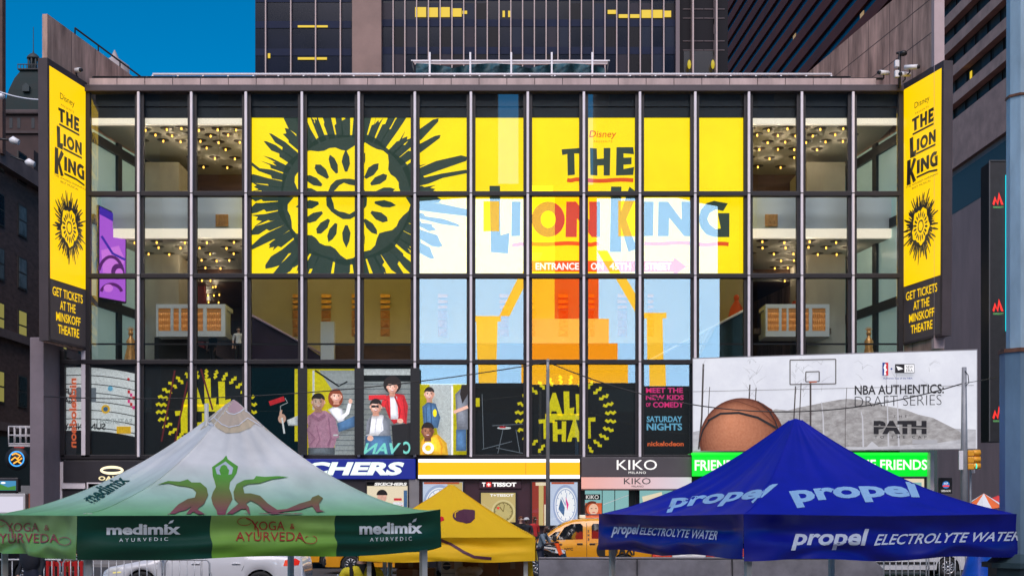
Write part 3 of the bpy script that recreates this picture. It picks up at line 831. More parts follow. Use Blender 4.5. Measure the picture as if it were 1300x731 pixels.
def head(x, y, rx, ry, skin, hair, style='short', glasses=False):
    if style == 'big': a.ell(hair, x, y - 3, rx * 1.75, ry * 1.25)
    if style == 'long': a.ell(hair, x - 1, y + 2, rx * 1.45, ry * 1.45)
    a.poly(K_shade.get(skin, skin), [(x - rx * .45, y + ry * .4), (x + rx * .45, y + ry * .4), (x + rx * .6, y + ry * 1.3), (x - rx * .6, y + ry * 1.3)])
    sd_c, lt_c = HEADTONE[skin is K_skin2]
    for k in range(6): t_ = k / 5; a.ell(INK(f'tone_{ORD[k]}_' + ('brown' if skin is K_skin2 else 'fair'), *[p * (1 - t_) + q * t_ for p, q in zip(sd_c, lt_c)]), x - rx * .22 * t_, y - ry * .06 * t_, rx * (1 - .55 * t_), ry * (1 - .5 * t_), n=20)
    for s in (-1, 1): a.ell(skin, x + s * rx * .98, y + ry * .05, rx * .16, ry * .22, n=8, stay=True)
    a.off += .003
    a.poly(hair, arcpts(x, y - ry * .25, rx * 1.08, ry * .9, 180, 360) + [(x + rx * .8, y - ry * .35), (x - rx * .7, y - ry * .45)])
    if glasses: a.rect(K_blk, x - rx * .8, y - ry * .2, x + rx * .8, y + ry * .12)
    else:
        for s in (-.4, .4): a.ell(K_hair, x + s * rx, y - ry * .02, rx * .13, ry * .055, n=8, stay=True)
        a.off += .003
    a.poly(K_shade.get(skin, skin), [(x + rx * .45, y - ry * .5), (x + rx * .98, y - ry * .2), (x + rx * .9, y + ry * .45), (x + rx * .35, y + ry * .95), (x + rx * .6, y + ry * .3)], stay=True)
    a.line(K_shade.get(skin, skin), [(x + .02 * rx, y - ry * .05), (x + .12 * rx, y + ry * .22), (x - .08 * rx, y + ry * .25)], .7, stay=True)
    a.line(K_hair, [(x - .58 * rx, y - ry * .17), (x - .22 * rx, y - ry * .2)], .7, stay=True); a.line(K_hair, [(x + .22 * rx, y - ry * .2), (x + .58 * rx, y - ry * .17)], .7, stay=True); a.off += .003
    a.poly(K_lip, arcpts(x, y + ry * .44, rx * .36, ry * .16, 0, 180, 8)); a.poly(K_wht, arcpts(x, y + ry * .45, rx * .28, ry * .08, 0, 180, 8))
# man with the roller
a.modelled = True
a.rect(K_grey, 391, 568, 425, 577); a.poly(K_hood, [(394, 526), (400, 521), (413, 521), (424, 527), (429, 545), (427, 558), (424, 568), (392, 568), (390, 545)])
a.poly(K_hood, [(394, 526), (391, 527), (391, 541), (394, 541)]); a.poly(K_wht, [(364, 533), (379, 527), (379, 540), (366, 540)]); a.ell(K_skin, 358, 531, 5, 6)
a.line(K_skin, [(357, 520), (356, 526)], 3); a.line(K_wht, [(358, 530), (361, 550)], 2.2); a.line(K_lgrey, [(356, 522), (356, 515), (365, 511), (362, 505)], 1); a.line(K_red, [(342, 512), (361, 505.5)], 6)
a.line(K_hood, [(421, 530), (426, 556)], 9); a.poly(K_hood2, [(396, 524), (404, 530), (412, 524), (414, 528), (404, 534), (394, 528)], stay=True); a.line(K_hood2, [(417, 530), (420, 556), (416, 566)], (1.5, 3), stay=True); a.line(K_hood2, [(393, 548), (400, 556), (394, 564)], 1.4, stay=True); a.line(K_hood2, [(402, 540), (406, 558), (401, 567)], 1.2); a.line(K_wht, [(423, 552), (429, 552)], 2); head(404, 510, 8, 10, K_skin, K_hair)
# woman with long hair
a.poly(K_wht, [(416, 520), (426, 514), (436, 520), (438, 536), (430, 536)]); a.line(K_wht, [(434, 530), (441, 524), (444, 512)], 4.5); a.ell(K_skin, 445, 509, 2.5, 3); a.poly(K_denim, [(428, 537), (452, 527), (452, 541), (430, 548)]); head(427, 503, 6.5, 8, K_skin, K_auburn, 'long')
# boy in baseball shirt
a.poly(K_wht, [(466, 534), (473, 526), (485, 526), (494, 532), (496, 552), (464, 553)]); a.line(K_lg2, [(478, 530), (476, 550)], 1.4, stay=True); a.line(K_lg2, [(486, 530), (484, 546)], 1.2); a.poly(K_grey, [(466, 534), (472, 527), (469, 550), (464, 552)], stay=True); a.poly(K_grey, [(487, 527), (495, 532), (496, 554), (478, 560), (480, 553), (490, 548)])
a.poly(K_denim, [(464, 553), (496, 553), (500, 577), (463, 577)]); a.ell(K_skin, 470, 556, 4, 3.5)
# woman in red jacket
a.poly(K_blk, [(497, 540), (522, 536), (522, 577), (500, 577)]); a.poly(K_red, [(488, 503), (500, 499), (513, 501), (518, 515), (516, 538), (508, 534), (500, 538), (494, 530), (487, 512)]); a.poly(K_wht, [(495, 503), (504, 503), (506, 532), (496, 532)])
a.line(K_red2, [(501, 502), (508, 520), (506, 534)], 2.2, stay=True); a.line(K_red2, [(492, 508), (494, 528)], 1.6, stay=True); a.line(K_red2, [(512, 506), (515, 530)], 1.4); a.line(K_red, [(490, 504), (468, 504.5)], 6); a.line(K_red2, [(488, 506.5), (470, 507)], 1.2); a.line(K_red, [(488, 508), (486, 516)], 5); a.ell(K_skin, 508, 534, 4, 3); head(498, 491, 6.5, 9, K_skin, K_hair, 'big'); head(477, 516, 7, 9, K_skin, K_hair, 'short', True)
# denim jacket, yellow shirt, patterned dress
a.poly(K_denim, [(536, 516), (543, 510), (553, 512), (559, 530), (556, 543), (538, 543)]); a.line(K_denim2, [(547, 511), (548, 543)], 1.6, stay=True); a.line(K_denim2, [(541, 516), (542, 540)], 1.2); head(545, 500, 6, 8, K_skin, K_hair); a.ell(K_yel, 552, 524, 2.5, 5)
a.poly(K_gold, [(534, 560), (541, 553), (556, 551), (567, 562), (569, 577), (533, 577)]); a.line(K_gold2, [(556, 553), (561, 566), (560, 577)], 2, stay=True); a.line(K_gold2, [(539, 557), (538, 577)], 1.6); head(543, 547, 7.5, 10, K_skin2, K_hair)
a.poly(K_grey, [(578, 500), (586, 492), (594, 494), (594, 545), (580, 545)]); a.rect(K_denim, 579, 545, 592, 572); a.line(K_skin, [(594, 516), (576, 523)], 4); a.poly(K_hair, [(586, 488), (594, 488), (594, 500), (587, 512), (584, 500)]); a.line(K_wht, [(574, 490), (574, 577)], 2)
a.text(K_cyan, 'VAN', box=(461, 562, 505, 576), mirror=True, bold=.03, shear=4); a.text(K_cyan, 'C', box=(512, 560, 521, 576), mirror=True, bold=.03); a.text(K_wht, 'O', box=(536, 561, 551, 576), bold=.05)  # mirrored aqua letters: a reflection in the glass, drawn into the print
for i in range(4, 7): a.rect(K_blk, MX[i] - 6, 467, MX[i] + 6, 577, stay=True)
a.done('artwork', t)
# second burst title
t, a = poster('window_print', 'black window print with yellow rayed comedy title beside drums, behind the thin pole', 603, 487, 810, 577, K_blk)
squiggle_burst(a, 718, 529, 51, 42, 28, (604, 462, 810, 577)); cut_title(a, 718, 531, .86)
for l in (((625, 540), (664, 538)), ((640, 538), (632, 575)), ((650, 560), (612, 570)), ((655, 545), (660, 575)), ((630, 568), (664, 575)), ((612, 500), (614, 570))): a.line(K_grey, l, .9, stay=True)
a.off += .003
a.ell(K_wht, 640, 543, 9, 1.6); a.rect(K_red, 634, 541, 642, 543); a.rect(K_yel, 604, 505, 609, 516)
a.done('artwork', t)
t, a = poster('window_print', 'black window print with pink and pale blue show times beside the basketball billboard', 814, 487, 876, 577, K_blk)
for s, b, k in (('MEET THE', (820, 492, 867, 498.5), K_pink), ('NEW KIDS', (820, 501, 868, 507.5), K_pink), ('OF', (820, 511, 826, 516), K_pink), ('COMEDY', (829, 510, 868, 517), K_pink), ('SATURDAY', (821, 528, 866, 535.5), K_blue), ('NIGHTS', (821, 537, 866, 546), K_blue), ('nickelodeon', (822, 560, 868, 566), K_org)):
    a.text(k, s, box=b, bold=.03)
a.done('lettering', t)

# ------------------------------------------------------------------ things inside the lobby
def downlights(side, rows, label_zone, zone_z, group):
    for j, (Y, pxs) in enumerate(rows):
        for i, px in enumerate(pxs):
            x = X_(px, Y); z = zone_z
            c = copy_tree(DL)
            c.location = (x + rnd.uniform(-.12, .12), Y + rnd.uniform(-.15, .15), z)
            c['label'] = f'{ORD[i]} warm downlight from the left, {ORD[j]} row back, {label_zone}'
            c['group'] = group
            if (i + 2 * j) % 3 == 0:
                ld = bpy.data.lights.new('filament_glow', 'POINT'); ld.energy = 11; ld.color = (1, .78, .55); ld.shadow_soft_size = .05
                lo = bpy.data.objects.new('filament_glow', ld); COL.objects.link(lo); lo.location = (0, 0, -.30); lo.parent = c
DL = thing('recessed_downlight', 'warm recessed downlight', 'downlight', (0, 0, 0), 'downlights in the lobby ceilings')
m = MB(); m.lathe((0, 0, 0), [(.0, -.012), (.25, -.012), (.27, -.003), (.27, 0)], 18); part('can', m, M_can, DL)
m = MB(); m.lathe((0, 0, 0), [(.0, -.11), (.028, -.10), (.036, -.06), (.03, -.014), (0, -.013)], 8); part('bulb', m, M_bulb, DL)
def stag(Y, lo, hi, n, o): return (Y, [lo + (hi - lo) * (k + .25 + .5 * o) / n for k in range(n)])
for side, lo, hi in (('left', 180, 318), ('right', 945, 1086)):
    downlights(side, [stag(55.9, lo, hi, 6, 0), stag(56.8, lo, hi, 6, 1), stag(57.8, lo, hi, 6, 0), stag(58.9, lo + (45 if side == 'left' else 0), hi - (45 if side == 'right' else 0), 4, 1), stag(60.4, lo + (60 if side == 'left' else 0), hi - (60 if side == 'right' else 0), 3, 0), stag(62.0, lo + (62 if side == 'left' else 0), hi - (62 if side == 'right' else 0), 3, 1)], f'upper {side} lobby ceiling', zc1, 'downlights in the lobby ceilings')
    downlights(side, [stag(57.0, lo - 20, hi, 5, 0), stag(58.2, lo, hi, 5, 1), stag(59.6, lo, hi, 5, 0), stag(61.2, lo + 30, hi - 20, 5, 1), stag(63, lo + 36, hi - 30, 5, 0), stag(64.8, lo + 40, hi - 40, 4, 1), stag(66.5, lo + 50, hi - 40, 4, 0)], f'middle {side} lobby ceiling', zc2, 'downlights in the lobby ceilings')
    downlights(side, [stag(68.5, lo + 66, hi - 34, 4, 0), stag(71, lo + 66, hi - 34, 4, 1), stag(73.5, lo + 66, hi - 34, 4, 0)], f'dark rear {side} lobby ceiling', zc2 + .02, 'downlights in the lobby ceilings')
downlights('centre', [stag(57.2, 330, 520, 4, 0), stag(59.3, 330, 520, 4, 1)], 'ceiling over the olive wall', zc2, 'downlights in the lobby ceilings')
for o_ in list(DL.children) + [DL]: bpy.data.objects.remove(o_)
# bulbs pinned along the brown balustrade
for i in range(15):
    x = 416 + i * 30 + (8 if i % 2 else 0)
    m = MB(); m.ball((0, 0, 0), .06, n=8)
    q = P(x, 443 + (i % 2) * 7, 58.5)
    single('bulb', m, M_bulb, f'{ORD[i]} glowing bulb from the left on the brown balustrade under the olive wall', 'bulb', q, 'bulbs on the brown balustrade')
    if i % 2 == 0: ld = bpy.data.lights.new('bulb_glow', 'POINT'); ld.energy = 15; ld.color = (1, .74, .42); ld.shadow_soft_size = .05; lo = bpy.data.objects.new('bulb_glow', ld); COL.objects.link(lo); lo.location = (0, .9, .6); lo.parent = bpy.data.objects[[o.name for o in COL.objects if o.name.startswith('bulb') and o.type == 'MESH' and o.parent is None][-1]]
# hanging boxes with copper panels, lit through from inside
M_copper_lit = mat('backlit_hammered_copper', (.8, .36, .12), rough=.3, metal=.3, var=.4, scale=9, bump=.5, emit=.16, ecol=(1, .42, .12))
for side, x0, x1 in (('left', 198, 286), ('right', 972, 1053)):
    Yb = 58.0
    t = thing('balcony_box', f'pale blue hanging box with hammered copper panels in the {side} end of the lobby', 'balcony', P((x0 + x1) / 2, 426, Yb))
    m = MB()
    m.pbox(x0, 386, x1, 391, Yb, 1.6); m.pbox(x0, 420, x1, 427, Yb, 1.6); m.pbox(x0, 391, x1, 420, Yb + .5, 1.1)
    w = x1 - x0; cuts = [.01, .20, .255, .33, .365, .50, .55, .68, .74, .94]
    for u0, u1 in ((0, .03), (.21, .25), (.33, .36), (.50, .55), (.68, .73), (.94, 1)): m.pbox(x0 + w * u0, 391.05, x0 + w * u1, 419.95, Yb + .003, .4)
    part('frame', m, M_bal, t)
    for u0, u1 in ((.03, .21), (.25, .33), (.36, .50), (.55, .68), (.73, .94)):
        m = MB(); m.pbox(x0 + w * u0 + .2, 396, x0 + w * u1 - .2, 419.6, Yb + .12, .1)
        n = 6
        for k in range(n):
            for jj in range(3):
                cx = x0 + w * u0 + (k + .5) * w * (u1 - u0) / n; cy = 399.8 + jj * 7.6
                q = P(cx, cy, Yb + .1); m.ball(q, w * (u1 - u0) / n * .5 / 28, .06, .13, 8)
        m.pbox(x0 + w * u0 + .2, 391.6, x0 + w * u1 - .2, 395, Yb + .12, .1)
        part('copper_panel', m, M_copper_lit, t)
for side, x in (('left', 281.5), ('right', 979.5)):
    m = MB(); Yc = 56.12; m.box(X_(x - 8, Yc), X_(x + 8, Yc), Yc, Yc + .06, Z_(287, Yc), Z_(272, Yc), bev=.01)
    for k in range(3): q = P(x - 5 + k * 5, 279.5, Yc); m.prism([(q.x - .07, q.z), (q.x, q.z + .22), (q.x + .07, q.z), (q.x, q.z - .22)], lambda u, v, w, Yc=Yc: Vector((u, Yc - .05 + w, v)), .06)
    single('copper_plaque', m, M_copper, f'square copper plaque on the pale blue balcony front, {side} end', 'plaque', P(x, 287, 56.12))
# wall reliefs
for i, x in enumerate((375, 414, 450, 489, 525, 562, 598, 640, 676, 715, 751, 790, 826)):
    t = thing('wall_relief', f'{ORD[i]} copper wall relief from the left on the olive lobby wall', 'relief', P(x, 427, 61.1), 'copper reliefs on the olive wall')
    wide = 6 if i % 2 else 3.6
    for y0, y1 in ((373, 378), (380.5, 385), (387.5, 391.5)):
        m = MB(); Yw = 61.0
        l = [(X_(x - wide, Yw), Z_(y0, Yw)), (X_(x + wide, Yw), Z_(y0 + .6, Yw)), (X_(x + wide, Yw), Z_(y1 - .6, Yw)), (X_(x - wide, Yw), Z_(y1, Yw))]
        m.prism(l, lambda u, v, w: Vector((u, Yw + w, v)), .2); part('short_tile', m, M_copper, t)
    for y0, y1 in ((394, 404.5), (405.5, 416), (417, 427)):
        m = MB(); Yw = 61.0; a0 = P(x - wide, y0, Yw + .2); b0 = P(x + wide, y0, Yw + .2); c0 = P(x + wide, y1, Yw + .2); d0 = P(x - wide, y1, Yw + .2); e0 = P(x + wide * .3, (y0 + y1) / 2, Yw - .12)
        m.add([a0, b0, c0, d0, e0], [(0, 1, 4), (1, 2, 4), (2, 3, 4), (3, 0, 4), (0, 3, 2, 1)]); part('long_tile', m, M_copper, t)
# hanging video screen in the left corner bay
fnv = plane_px(126, 55.75, 160, 56.7)
t = thing('video_screen', 'tilted purple video screen hanging in the left corner bay', 'screen', fnv(143, 382, 0))
a = Art(fnv, step=.01, base=.02)
V1, V2, V3, V4 = lit('video_violet', srgb(196, 100, 238), .95), lit('video_pink', srgb(230, 130, 246), 1.0), lit('video_indigo', srgb(78, 46, 190), .9), lit('video_plum', srgb(110, 36, 130), .8)
a.poly(V1, [(126, 266), (159, 280), (159, 383), (126, 377)])
a.poly(V3, [(126, 262), (130, 264), (159, 279), (159, 290), (126, 272)]); a.poly(V2, [(128, 318), (150, 312), (158, 330), (150, 350), (130, 346)]); a.line(V4, arcpts(140, 352, 16, 26, 200, 350), 4); a.line(V3, [(128, 300), (142, 322), (158, 330)], 3)
a.ell(V4, 148, 345, 8, 10); a.ell(V2, 150, 347, 5, 6); a.line(V4, arcpts(140, 375, 14, 14, 200, 340), 4); a.ell(V2, 136, 366, 6, 5)
a.done('picture', t)
m = MB(); c4 = [(124.5, 260), (160.5, 277), (160.5, 385), (124.5, 379)]
vv = [fnv(x, y, 0) for x, y in c4] + [fnv(x, y, -.2) for x, y in c4]
m.add(vv, [(0, 1, 2, 3), (7, 6, 5, 4), (0, 4, 5, 1), (1, 5, 6, 2), (2, 6, 7, 3), (3, 7, 4, 0)]); part('case', m, M_black, t)
# feathered copper figures on plinths by the glass
for side, x in (('left', 166), ('right', 1103)):
    Yf = 56.0; b = P(x, 457, Yf); b.z = zf3
    t = thing('copper_statue', f'small feathered copper statue standing at the {side} end of the lobby floor', 'statue', b)
    m = MB(); m.lathe(b, [(.30, 0), (.26, .3), (.16, .7), (.2, .95), (.09, 1.12), (.06, 1.2)], 12); part('robe', m, M_copper, t)
    m = MB(); m.ball(b + Vector((0, 0, 1.3)), .11, .11, .14); m.ball(b + Vector((0, -.1, 1.3)), .02, .04, .03, 8); part('head', m, M_copper, t)
    m = MB()
    for k in range(7): aa = R(-60 + 20 * k); m.tube([b + Vector((0, 0, 1.38)), b + Vector((math.sin(aa) * .2, 0, 1.4 + math.cos(aa) * .2))], [.03, .008], 6)
    part('feather_crest', m, M_copper, t)
# orange costume behind the right-hand stair rail
b = P(935, 404, 60.6); t = thing('costume_display', 'bright orange cloaked costume above the stair rail in the right lobby', 'costume', b)
m = MB(); m.lathe(b, [(.42, -.3), (.4, 0), (.28, .5), (.12, .75), (.08, .85)], 12); part('cloak', m, mat('orange_cloth', (.8, .12, .02), rough=.8, emit=.05), t)
m = MB(); m.ball(b + Vector((0, 0, .95)), .13, .13, .16); part('hood', m, mat('orange_cloth', (0, 0, 0)), t)

# ------------------------------------------------------------------ shop fronts under the glass
YS = FY - .25
def fascia(label, x0, y0, x1, y1, m, Y=None, d=.3):
    Y = Y or YS
    t = thing('shop_sign', label, 'sign', P((x0 + x1) / 2, y1, Y))
    b = MB(); b.pbox(x0, y0, x1, y1, Y, d, bev=.02); part('panel', b, m, t)
    return t, Art(flat(Y), step=.006, base=.006)
M_fasc = mat('charcoal_fascia', (.030, .027, .034), rough=.45, var=.2, scale=1)
L_w = lit('sign_white', (1, .97, .94), 1.05)
t, a = fascia('black shop fascia with a glowing oval ring over pale lettering, left of the green tent', 80, 584, 329, 612, M_fasc)
a.ring(lit('sign_warm_white', (1, .85, .55), 1.3), 142, 596.5, 15, 5.6, 3.4); a.text(lit('sign_gold', (.95, .8, .45), 1), 'OAKLEY', box=(125, 604, 169, 609.5), bold=.04, spacing=1.1); a.done('lettering', t)
L_blu = lit('sign_royal_blue', srgb(20, 40, 150), .8)
t, a = fascia('royal blue shop fascia with big slanted white capitals under the cast photograph', 330, 582, 527, 607.5, L_blu)
a.text(lit('sign_mint_white', (.86, 1, .92), 1), 'SKECHERS', box=(318, 586, 508, 603), bold=.05, shear=7); a.done('lettering', t)
L_amb = lit('led_amber', (1.0, .50, .0), 1.05, sampled=True); L_edge = lit('led_white_edge', (1, .93, .96), 1.5, sampled=True)
t, a = fascia('long amber LED shop sign with glowing white edges and no lettering', 529.5, 581.5, 737.5, 608, M_black)
b = MB(); b.pbox(531, 586.6, 736, 602.4, YS - .04, .04); part('amber_screen', b, L_amb, t)
for y0, y1 in ((582.5, 586.4), (602.6, 607)): b = MB(); b.pbox(531, y0, 736, y1, YS - .06, .06, bev=.01); part('light_edge', b, L_edge, t)
b = MB(); b.pbox(667.3, 587, 667.7, 602, YS - .045, .01); part('panel_joint', b, M_black, t)
t, a = fascia('charcoal shop fascia with thin white capitals between the amber and the green signs', 738, 580, 878, 605, mat('grey_fascia', (.085, .075, .085), rough=.5, var=.1, scale=1))
a.text(L_w, 'KIKO', box=(783, 583.5, 834, 596), bold=.0); a.text(L_w, 'MILANO', box=(798, 598, 820, 601), spacing=1.2); a.done('lettering', t)
# awning
t = thing('awning', 'peach and pale grey shop awning with small dark capitals under the charcoal fascia', 'awning', P(808, 620, YS - .5))
b = MB(); c0 = [P(738, 605.3, YS), P(878, 605.3, YS), P(878, 620, YS - .55), P(738, 620, YS - .55)]
b.add(c0 + [p + Vector((0, .05, -.05)) for p in c0], [(0, 1, 2, 3), (7, 6, 5, 4), (0, 4, 5, 1), (1, 5, 6, 2), (2, 6, 7, 3), (3, 7, 4, 0)])
aw = mat('awning_peach', (.8, .52, .44), rough=.6)
nt = aw.node_tree; tc = nt.nodes.new('ShaderNodeTexCoord'); sx = nt.nodes.new('ShaderNodeSeparateXYZ'); mr = nt.nodes.new('ShaderNodeMapRange'); rp = nt.nodes.new('ShaderNodeValToRGB')
mr.inputs[1].default_value = -2.3; mr.inputs[2].default_value = 2.3
rp.color_ramp.elements[0].color = (.85, .42, .32, 1); rp.color_ramp.elements[1].color = (.66, .62, .66, 1)
nt.links.new(tc.outputs['Object'], sx.inputs[0]); nt.links.new(sx.outputs[0], mr.inputs[0]); nt.links.new(mr.outputs[0], rp.inputs[0]); nt.links.new(rp.outputs[0], nt.nodes['Principled BSDF'].inputs['Base Color'])
part('cloth', b, aw, t)
cA = [P(738, 605.3, YS), P(878, 605.3, YS), P(878, 620, YS - .55), P(738, 620, YS - .55)]
nA = (cA[1] - cA[0]).cross(cA[3] - cA[0]).normalized(); nA = -nA if nA.y > 0 else nA
def awfn(px, py, off):
    v = (py - 605.3) / 14.7; u = (px - 738) / 140
    return (cA[0] * (1 - u) + cA[1] * u) * (1 - v) + (cA[3] * (1 - u) + cA[2] * u) * v + nA * off
a = Art(awfn, step=.005, base=.006); a.text(M_ink, 'KIKO', box=(792, 606.6, 826, 614.4)); a.text(M_ink, 'MILANO', box=(802, 616, 817, 618.2)); a.done('lettering', t)
# green sign
L_grn = lit('sign_bright_green', (.0, .82, .03), 1.0, sampled=True); L_grn2 = lit('sign_green_edge', (.02, 1.0, .05), 1.0)
t, a = fascia('bright green LED shop sign with white capitals under the basketball billboard', 879.5, 577, 1180, 604, L_grn, Y=54.4)
b = MB(); b.pbox(879, 574, 1181, 577, 54.25, .4, bev=.02); part('light_edge', b, L_grn2, t)
a.text(L_w, 'FRIENDS', box=(882, 583.5, 940, 597), bold=.02); a.done('lettering', t); a = Art(flat(54.4), base=.006); a.text(L_w, 'THE FRIENDS', box=(1083, 583, 1177, 596), bold=.02); a.done('lettering', t)

# shop fronts: wall pieces belong to the theatre block, glass cases are things
m = MB(); m.pbox(80, 612, 330, 712, FY - .1, .3); m.pbox(330, 607.5, 465, 712, FY - .1, .3); part('ground_floor_wall', m, M_fasc, th)
m = MB(); m.pbox(519, 608, 532, 712, FY - .18, .3); part('ground_floor_pier', m, mat('grey_pier', (.23, .22, .23), rough=.7, var=.2, scale=1), th)
m = MB(); m.pbox(532.2, 608.2, 737, 712, FY - .05, .3); part('ground_floor_wall', m, mat('aubergine_panel', (.055, .022, .035), rough=.4, var=.2, scale=1), th)
m = MB(); m.pbox(737.2, 605.2, 878.8, 712, FY + .1, .3); part('ground_floor_wall', m, M_black, th)
def case(label, x0, y0, x1, y1, back, Y=None, fr=None):
    Y = Y or FY - .2
    t = thing('shop_window', label, 'shop window', P((x0 + x1) / 2, y1, Y))
    m = MB()
    for c in ((x0, y0, x1, y0 + 1.6), (x0, y1 - 1.6, x1, y1), (x0, y0 + 1.62, x0 + 1.6, y1 - 1.62), (x1 - 1.6, y0 + 1.62, x1, y1 - 1.62)): m.pbox(*c, Y - .04, .16)
    part('frame', m, fr or M_frame, t)
    m = MB(); m.pbox(x0 + 1.6, y0 + 1.6, x1 - 1.6, y1 - 1.6, Y + .1, .03); part('backing', m, back, t)
    m = MB(); m.pbox(x0 + 1.6, y0 + 1.6, x1 - 1.6, y1 - 1.6, Y + .0, .01); part('pane', m, glass('shop_glass', (.95, .95, .95), .05), t)
    return t, Art(flat(Y + .1), step=.004, base=.004)
L_shop = lit('shop_light_cream', (1, .86, .62), .85, sampled=True); L_gold = lit('shop_light_gold', (.72, .56, .22), .8, sampled=True); L_teal = lit('shop_light_teal', (.36, .72, .72), .7, sampled=True); L_cool = lit('poster_cool_white', (.62, .72, .92), .85, sampled=True)
t, a = case('small white framed shop window with reversed lettering under the glowing oval ring sign', 110, 612, 168, 650, M_fasc, fr=M_mull)
a.text(L_w, 'VI', box=(116, 618, 132, 628), mirror=True, bold=.03); a.rect(lit('shop_red_panel', (.5, .04, .03), .6), 140, 616, 160, 648); a.done('display', t)
t, a = case('lit shop window full of shoe posters under the royal blue fascia', 464, 610, 519, 668, L_shop)
a.rect(M_ink, 465.6, 611.6, 517.4, 616.5); a.text(L_w, 'SKECHERS', box=(475, 612.2, 516, 616), bold=.05, shear=1)
a.ell(K_skin, 485, 630, 6, 8); a.poly(K_hair, arcpts(485, 628, 7, 7, 180, 360)); a.poly(K_gold, [(474, 645), (480, 637), (492, 637), (498, 647), (498, 666), (474, 666)]); a.rect(K_red, 500, 632, 510, 635); a.rect(K_wht, 499, 637, 512, 655); a.rect(K_denim, 512.5, 622, 517, 664); a.text(K_red, 'SALE', box=(500, 641, 511, 645)); a.done('display', t)
def dial(a, cx, cy, rx, ry, rim, face, mark):
    a.ell(rim, cx, cy, rx, ry, n=40); a.ell(face, cx, cy, rx * .86, ry * .86, n=40); a.ring(mark, cx, cy, rx * .80, ry * .80, 1.2, 40)
    for k in range(12):
        q = 2 * PI * k / 12; a.line(mark, [(cx + math.cos(q) * rx * .62, cy + math.sin(q) * ry * .62), (cx + math.cos(q) * rx * .74, cy + math.sin(q) * ry * .74)], 1.0, stay=True)
    a.off += .004; a.line(mark, [(cx, cy), (cx - rx * .3, cy - ry * .4)], 1.2, stay=True); a.line(mark, [(cx, cy), (cx + rx * .1, cy - ry * .6)], .9)
K_steel = lit('poster_steel', (.42, .52, .78), .8); K_pale = lit('poster_white', (.95, .97, 1), .95)
for lab, x0, x1, cx in (('glowing watch poster left of the watch shop, half behind the yellow tent', 535, 589, 558), ('glowing watch poster with red and blue dial behind the thin grey pole', 697, 735, 718)):
    t, a = case(lab, x0, 610, x1, 668, L_cool)
    dial(a, cx, 641, 21 if cx < 600 else 16, 26, K_steel, K_pale, K_steel)
    if cx > 600: a.poly(K_denim, [(712, 632), (717, 644), (716, 655), (709, 646)]); a.poly(K_pink, [(718, 630), (722, 640), (720, 648)])
    else: a.rect(L_gold, 568, 612, 587, 666)
    a.rect(K_org, x0 + 3, 611.8, x1 - 6, 614); a.done('display', t)
t, a = fascia('small white watch shop sign with a red square and white cross over the gold window', 608, 609.5, 662, 620, mat('aubergine_panel', (0, 0, 0)), Y=FY - .12, d=.06)
a.text(L_w, 'T', box=(612, 612, 616.5, 617.4), bold=.05); a.rect(lit('sign_red', (.9, .05, .04), 1), 617.5, 611.8, 623.5, 617.6); a.rect(L_w, 619.9, 612.6, 621.1, 616.8); a.rect(L_w, 618.4, 614.1, 622.6, 615.3); a.text(L_w, 'TISSOT', box=(625, 612, 655.5, 617.4), bold=.05); a.done('lettering', t)
t, a = case('gold lit watch shop window with a huge watch dial', 609, 623.5, 656, 664, L_gold)
a.text(L_w, 'T+TISSOT', box=(622, 626.5, 652, 630), bold=.04); dial(a, 639, 649, 15, 15, lit('watch_rim', (.85, .72, .35), .8), lit('watch_face', (.75, .62, .25), .7), lit('watch_marks', (.35, .26, .08), .5)); a.rect(lit('sign_red', (0, 0, 0)), 631, 643, 634, 646); a.done('display', t)
t, a = case('narrow red and gold shop display between the watch window and the watch poster', 674, 610, 696, 668, lit('shop_red', (.42, .05, .03), .7))
a.rect(L_gold, 684, 611, 690, 667); a.rect(L_shop, 691, 640, 694, 667); a.rect(L_shop, 680, 612, 694, 616); a.done('display', t)
t, a = case('teal lit shop window with a beauty poster under the peach awning', 741, 620.5, 800, 672, L_teal)
a.rect(M_ink, 742.6, 627, 762, 634); a.text(L_w, 'KIKO', box=(744, 628, 760, 633)); a.rect(K_org, 743, 638, 764, 657); a.ell(lit('poster_face', (1, .62, .42), .9), 753.5, 646, 6, 7); a.line(K_auburn, arcpts(752, 646, 9, 9, 120, 300), 3); a.line(K_hair, [(750, 645), (752, 645)], .8, stay=True); a.line(K_hair, [(755.5, 645), (757.5, 645)], .8, stay=True); a.line(K_red, [(752, 650), (755.5, 650)], 1)
for x in (764, 780): a.rect(M_frame, x, 622, x + 1, 671, stay=True)
a.line(K_wht, [(766, 640), (798, 628)], .8); a.done('display', t)
t, a = case('bright cosmetics shop window with red shelf signs right of the teal window', 806, 620.5, 876, 672, L_teal)
a.rect(M_black, 806, 622, 812, 671); a.poly(L_shop, [(815, 630), (840, 624), (842, 634), (817, 640)]); a.rect(lit('shop_dark_red', (.1, .02, .02), .5), 814, 640, 838, 671); a.text(lit('sign_red', (0, 0, 0)), 'NEW', box=(816, 643, 834, 648)); a.rect(L_shop, 850, 630, 870, 660); a.done('display', t)  # dark red rectangle below the cream strip
t, a = case('pale lit restaurant doorway under the right end of the green sign', 1141, 605.5, 1176, 690, L_shop, Y=54.5); a.rect(L_teal, 1146, 612, 1170, 622); a.rect(M_black, 1157, 623, 1159, 688); a.done('display', t)
# strips of the lower right corner
m = MB(); m.pbox(1181, 573.5, 1186, 712, 53.9, .4); part('pale_corner_strip', m, M_mull, th)

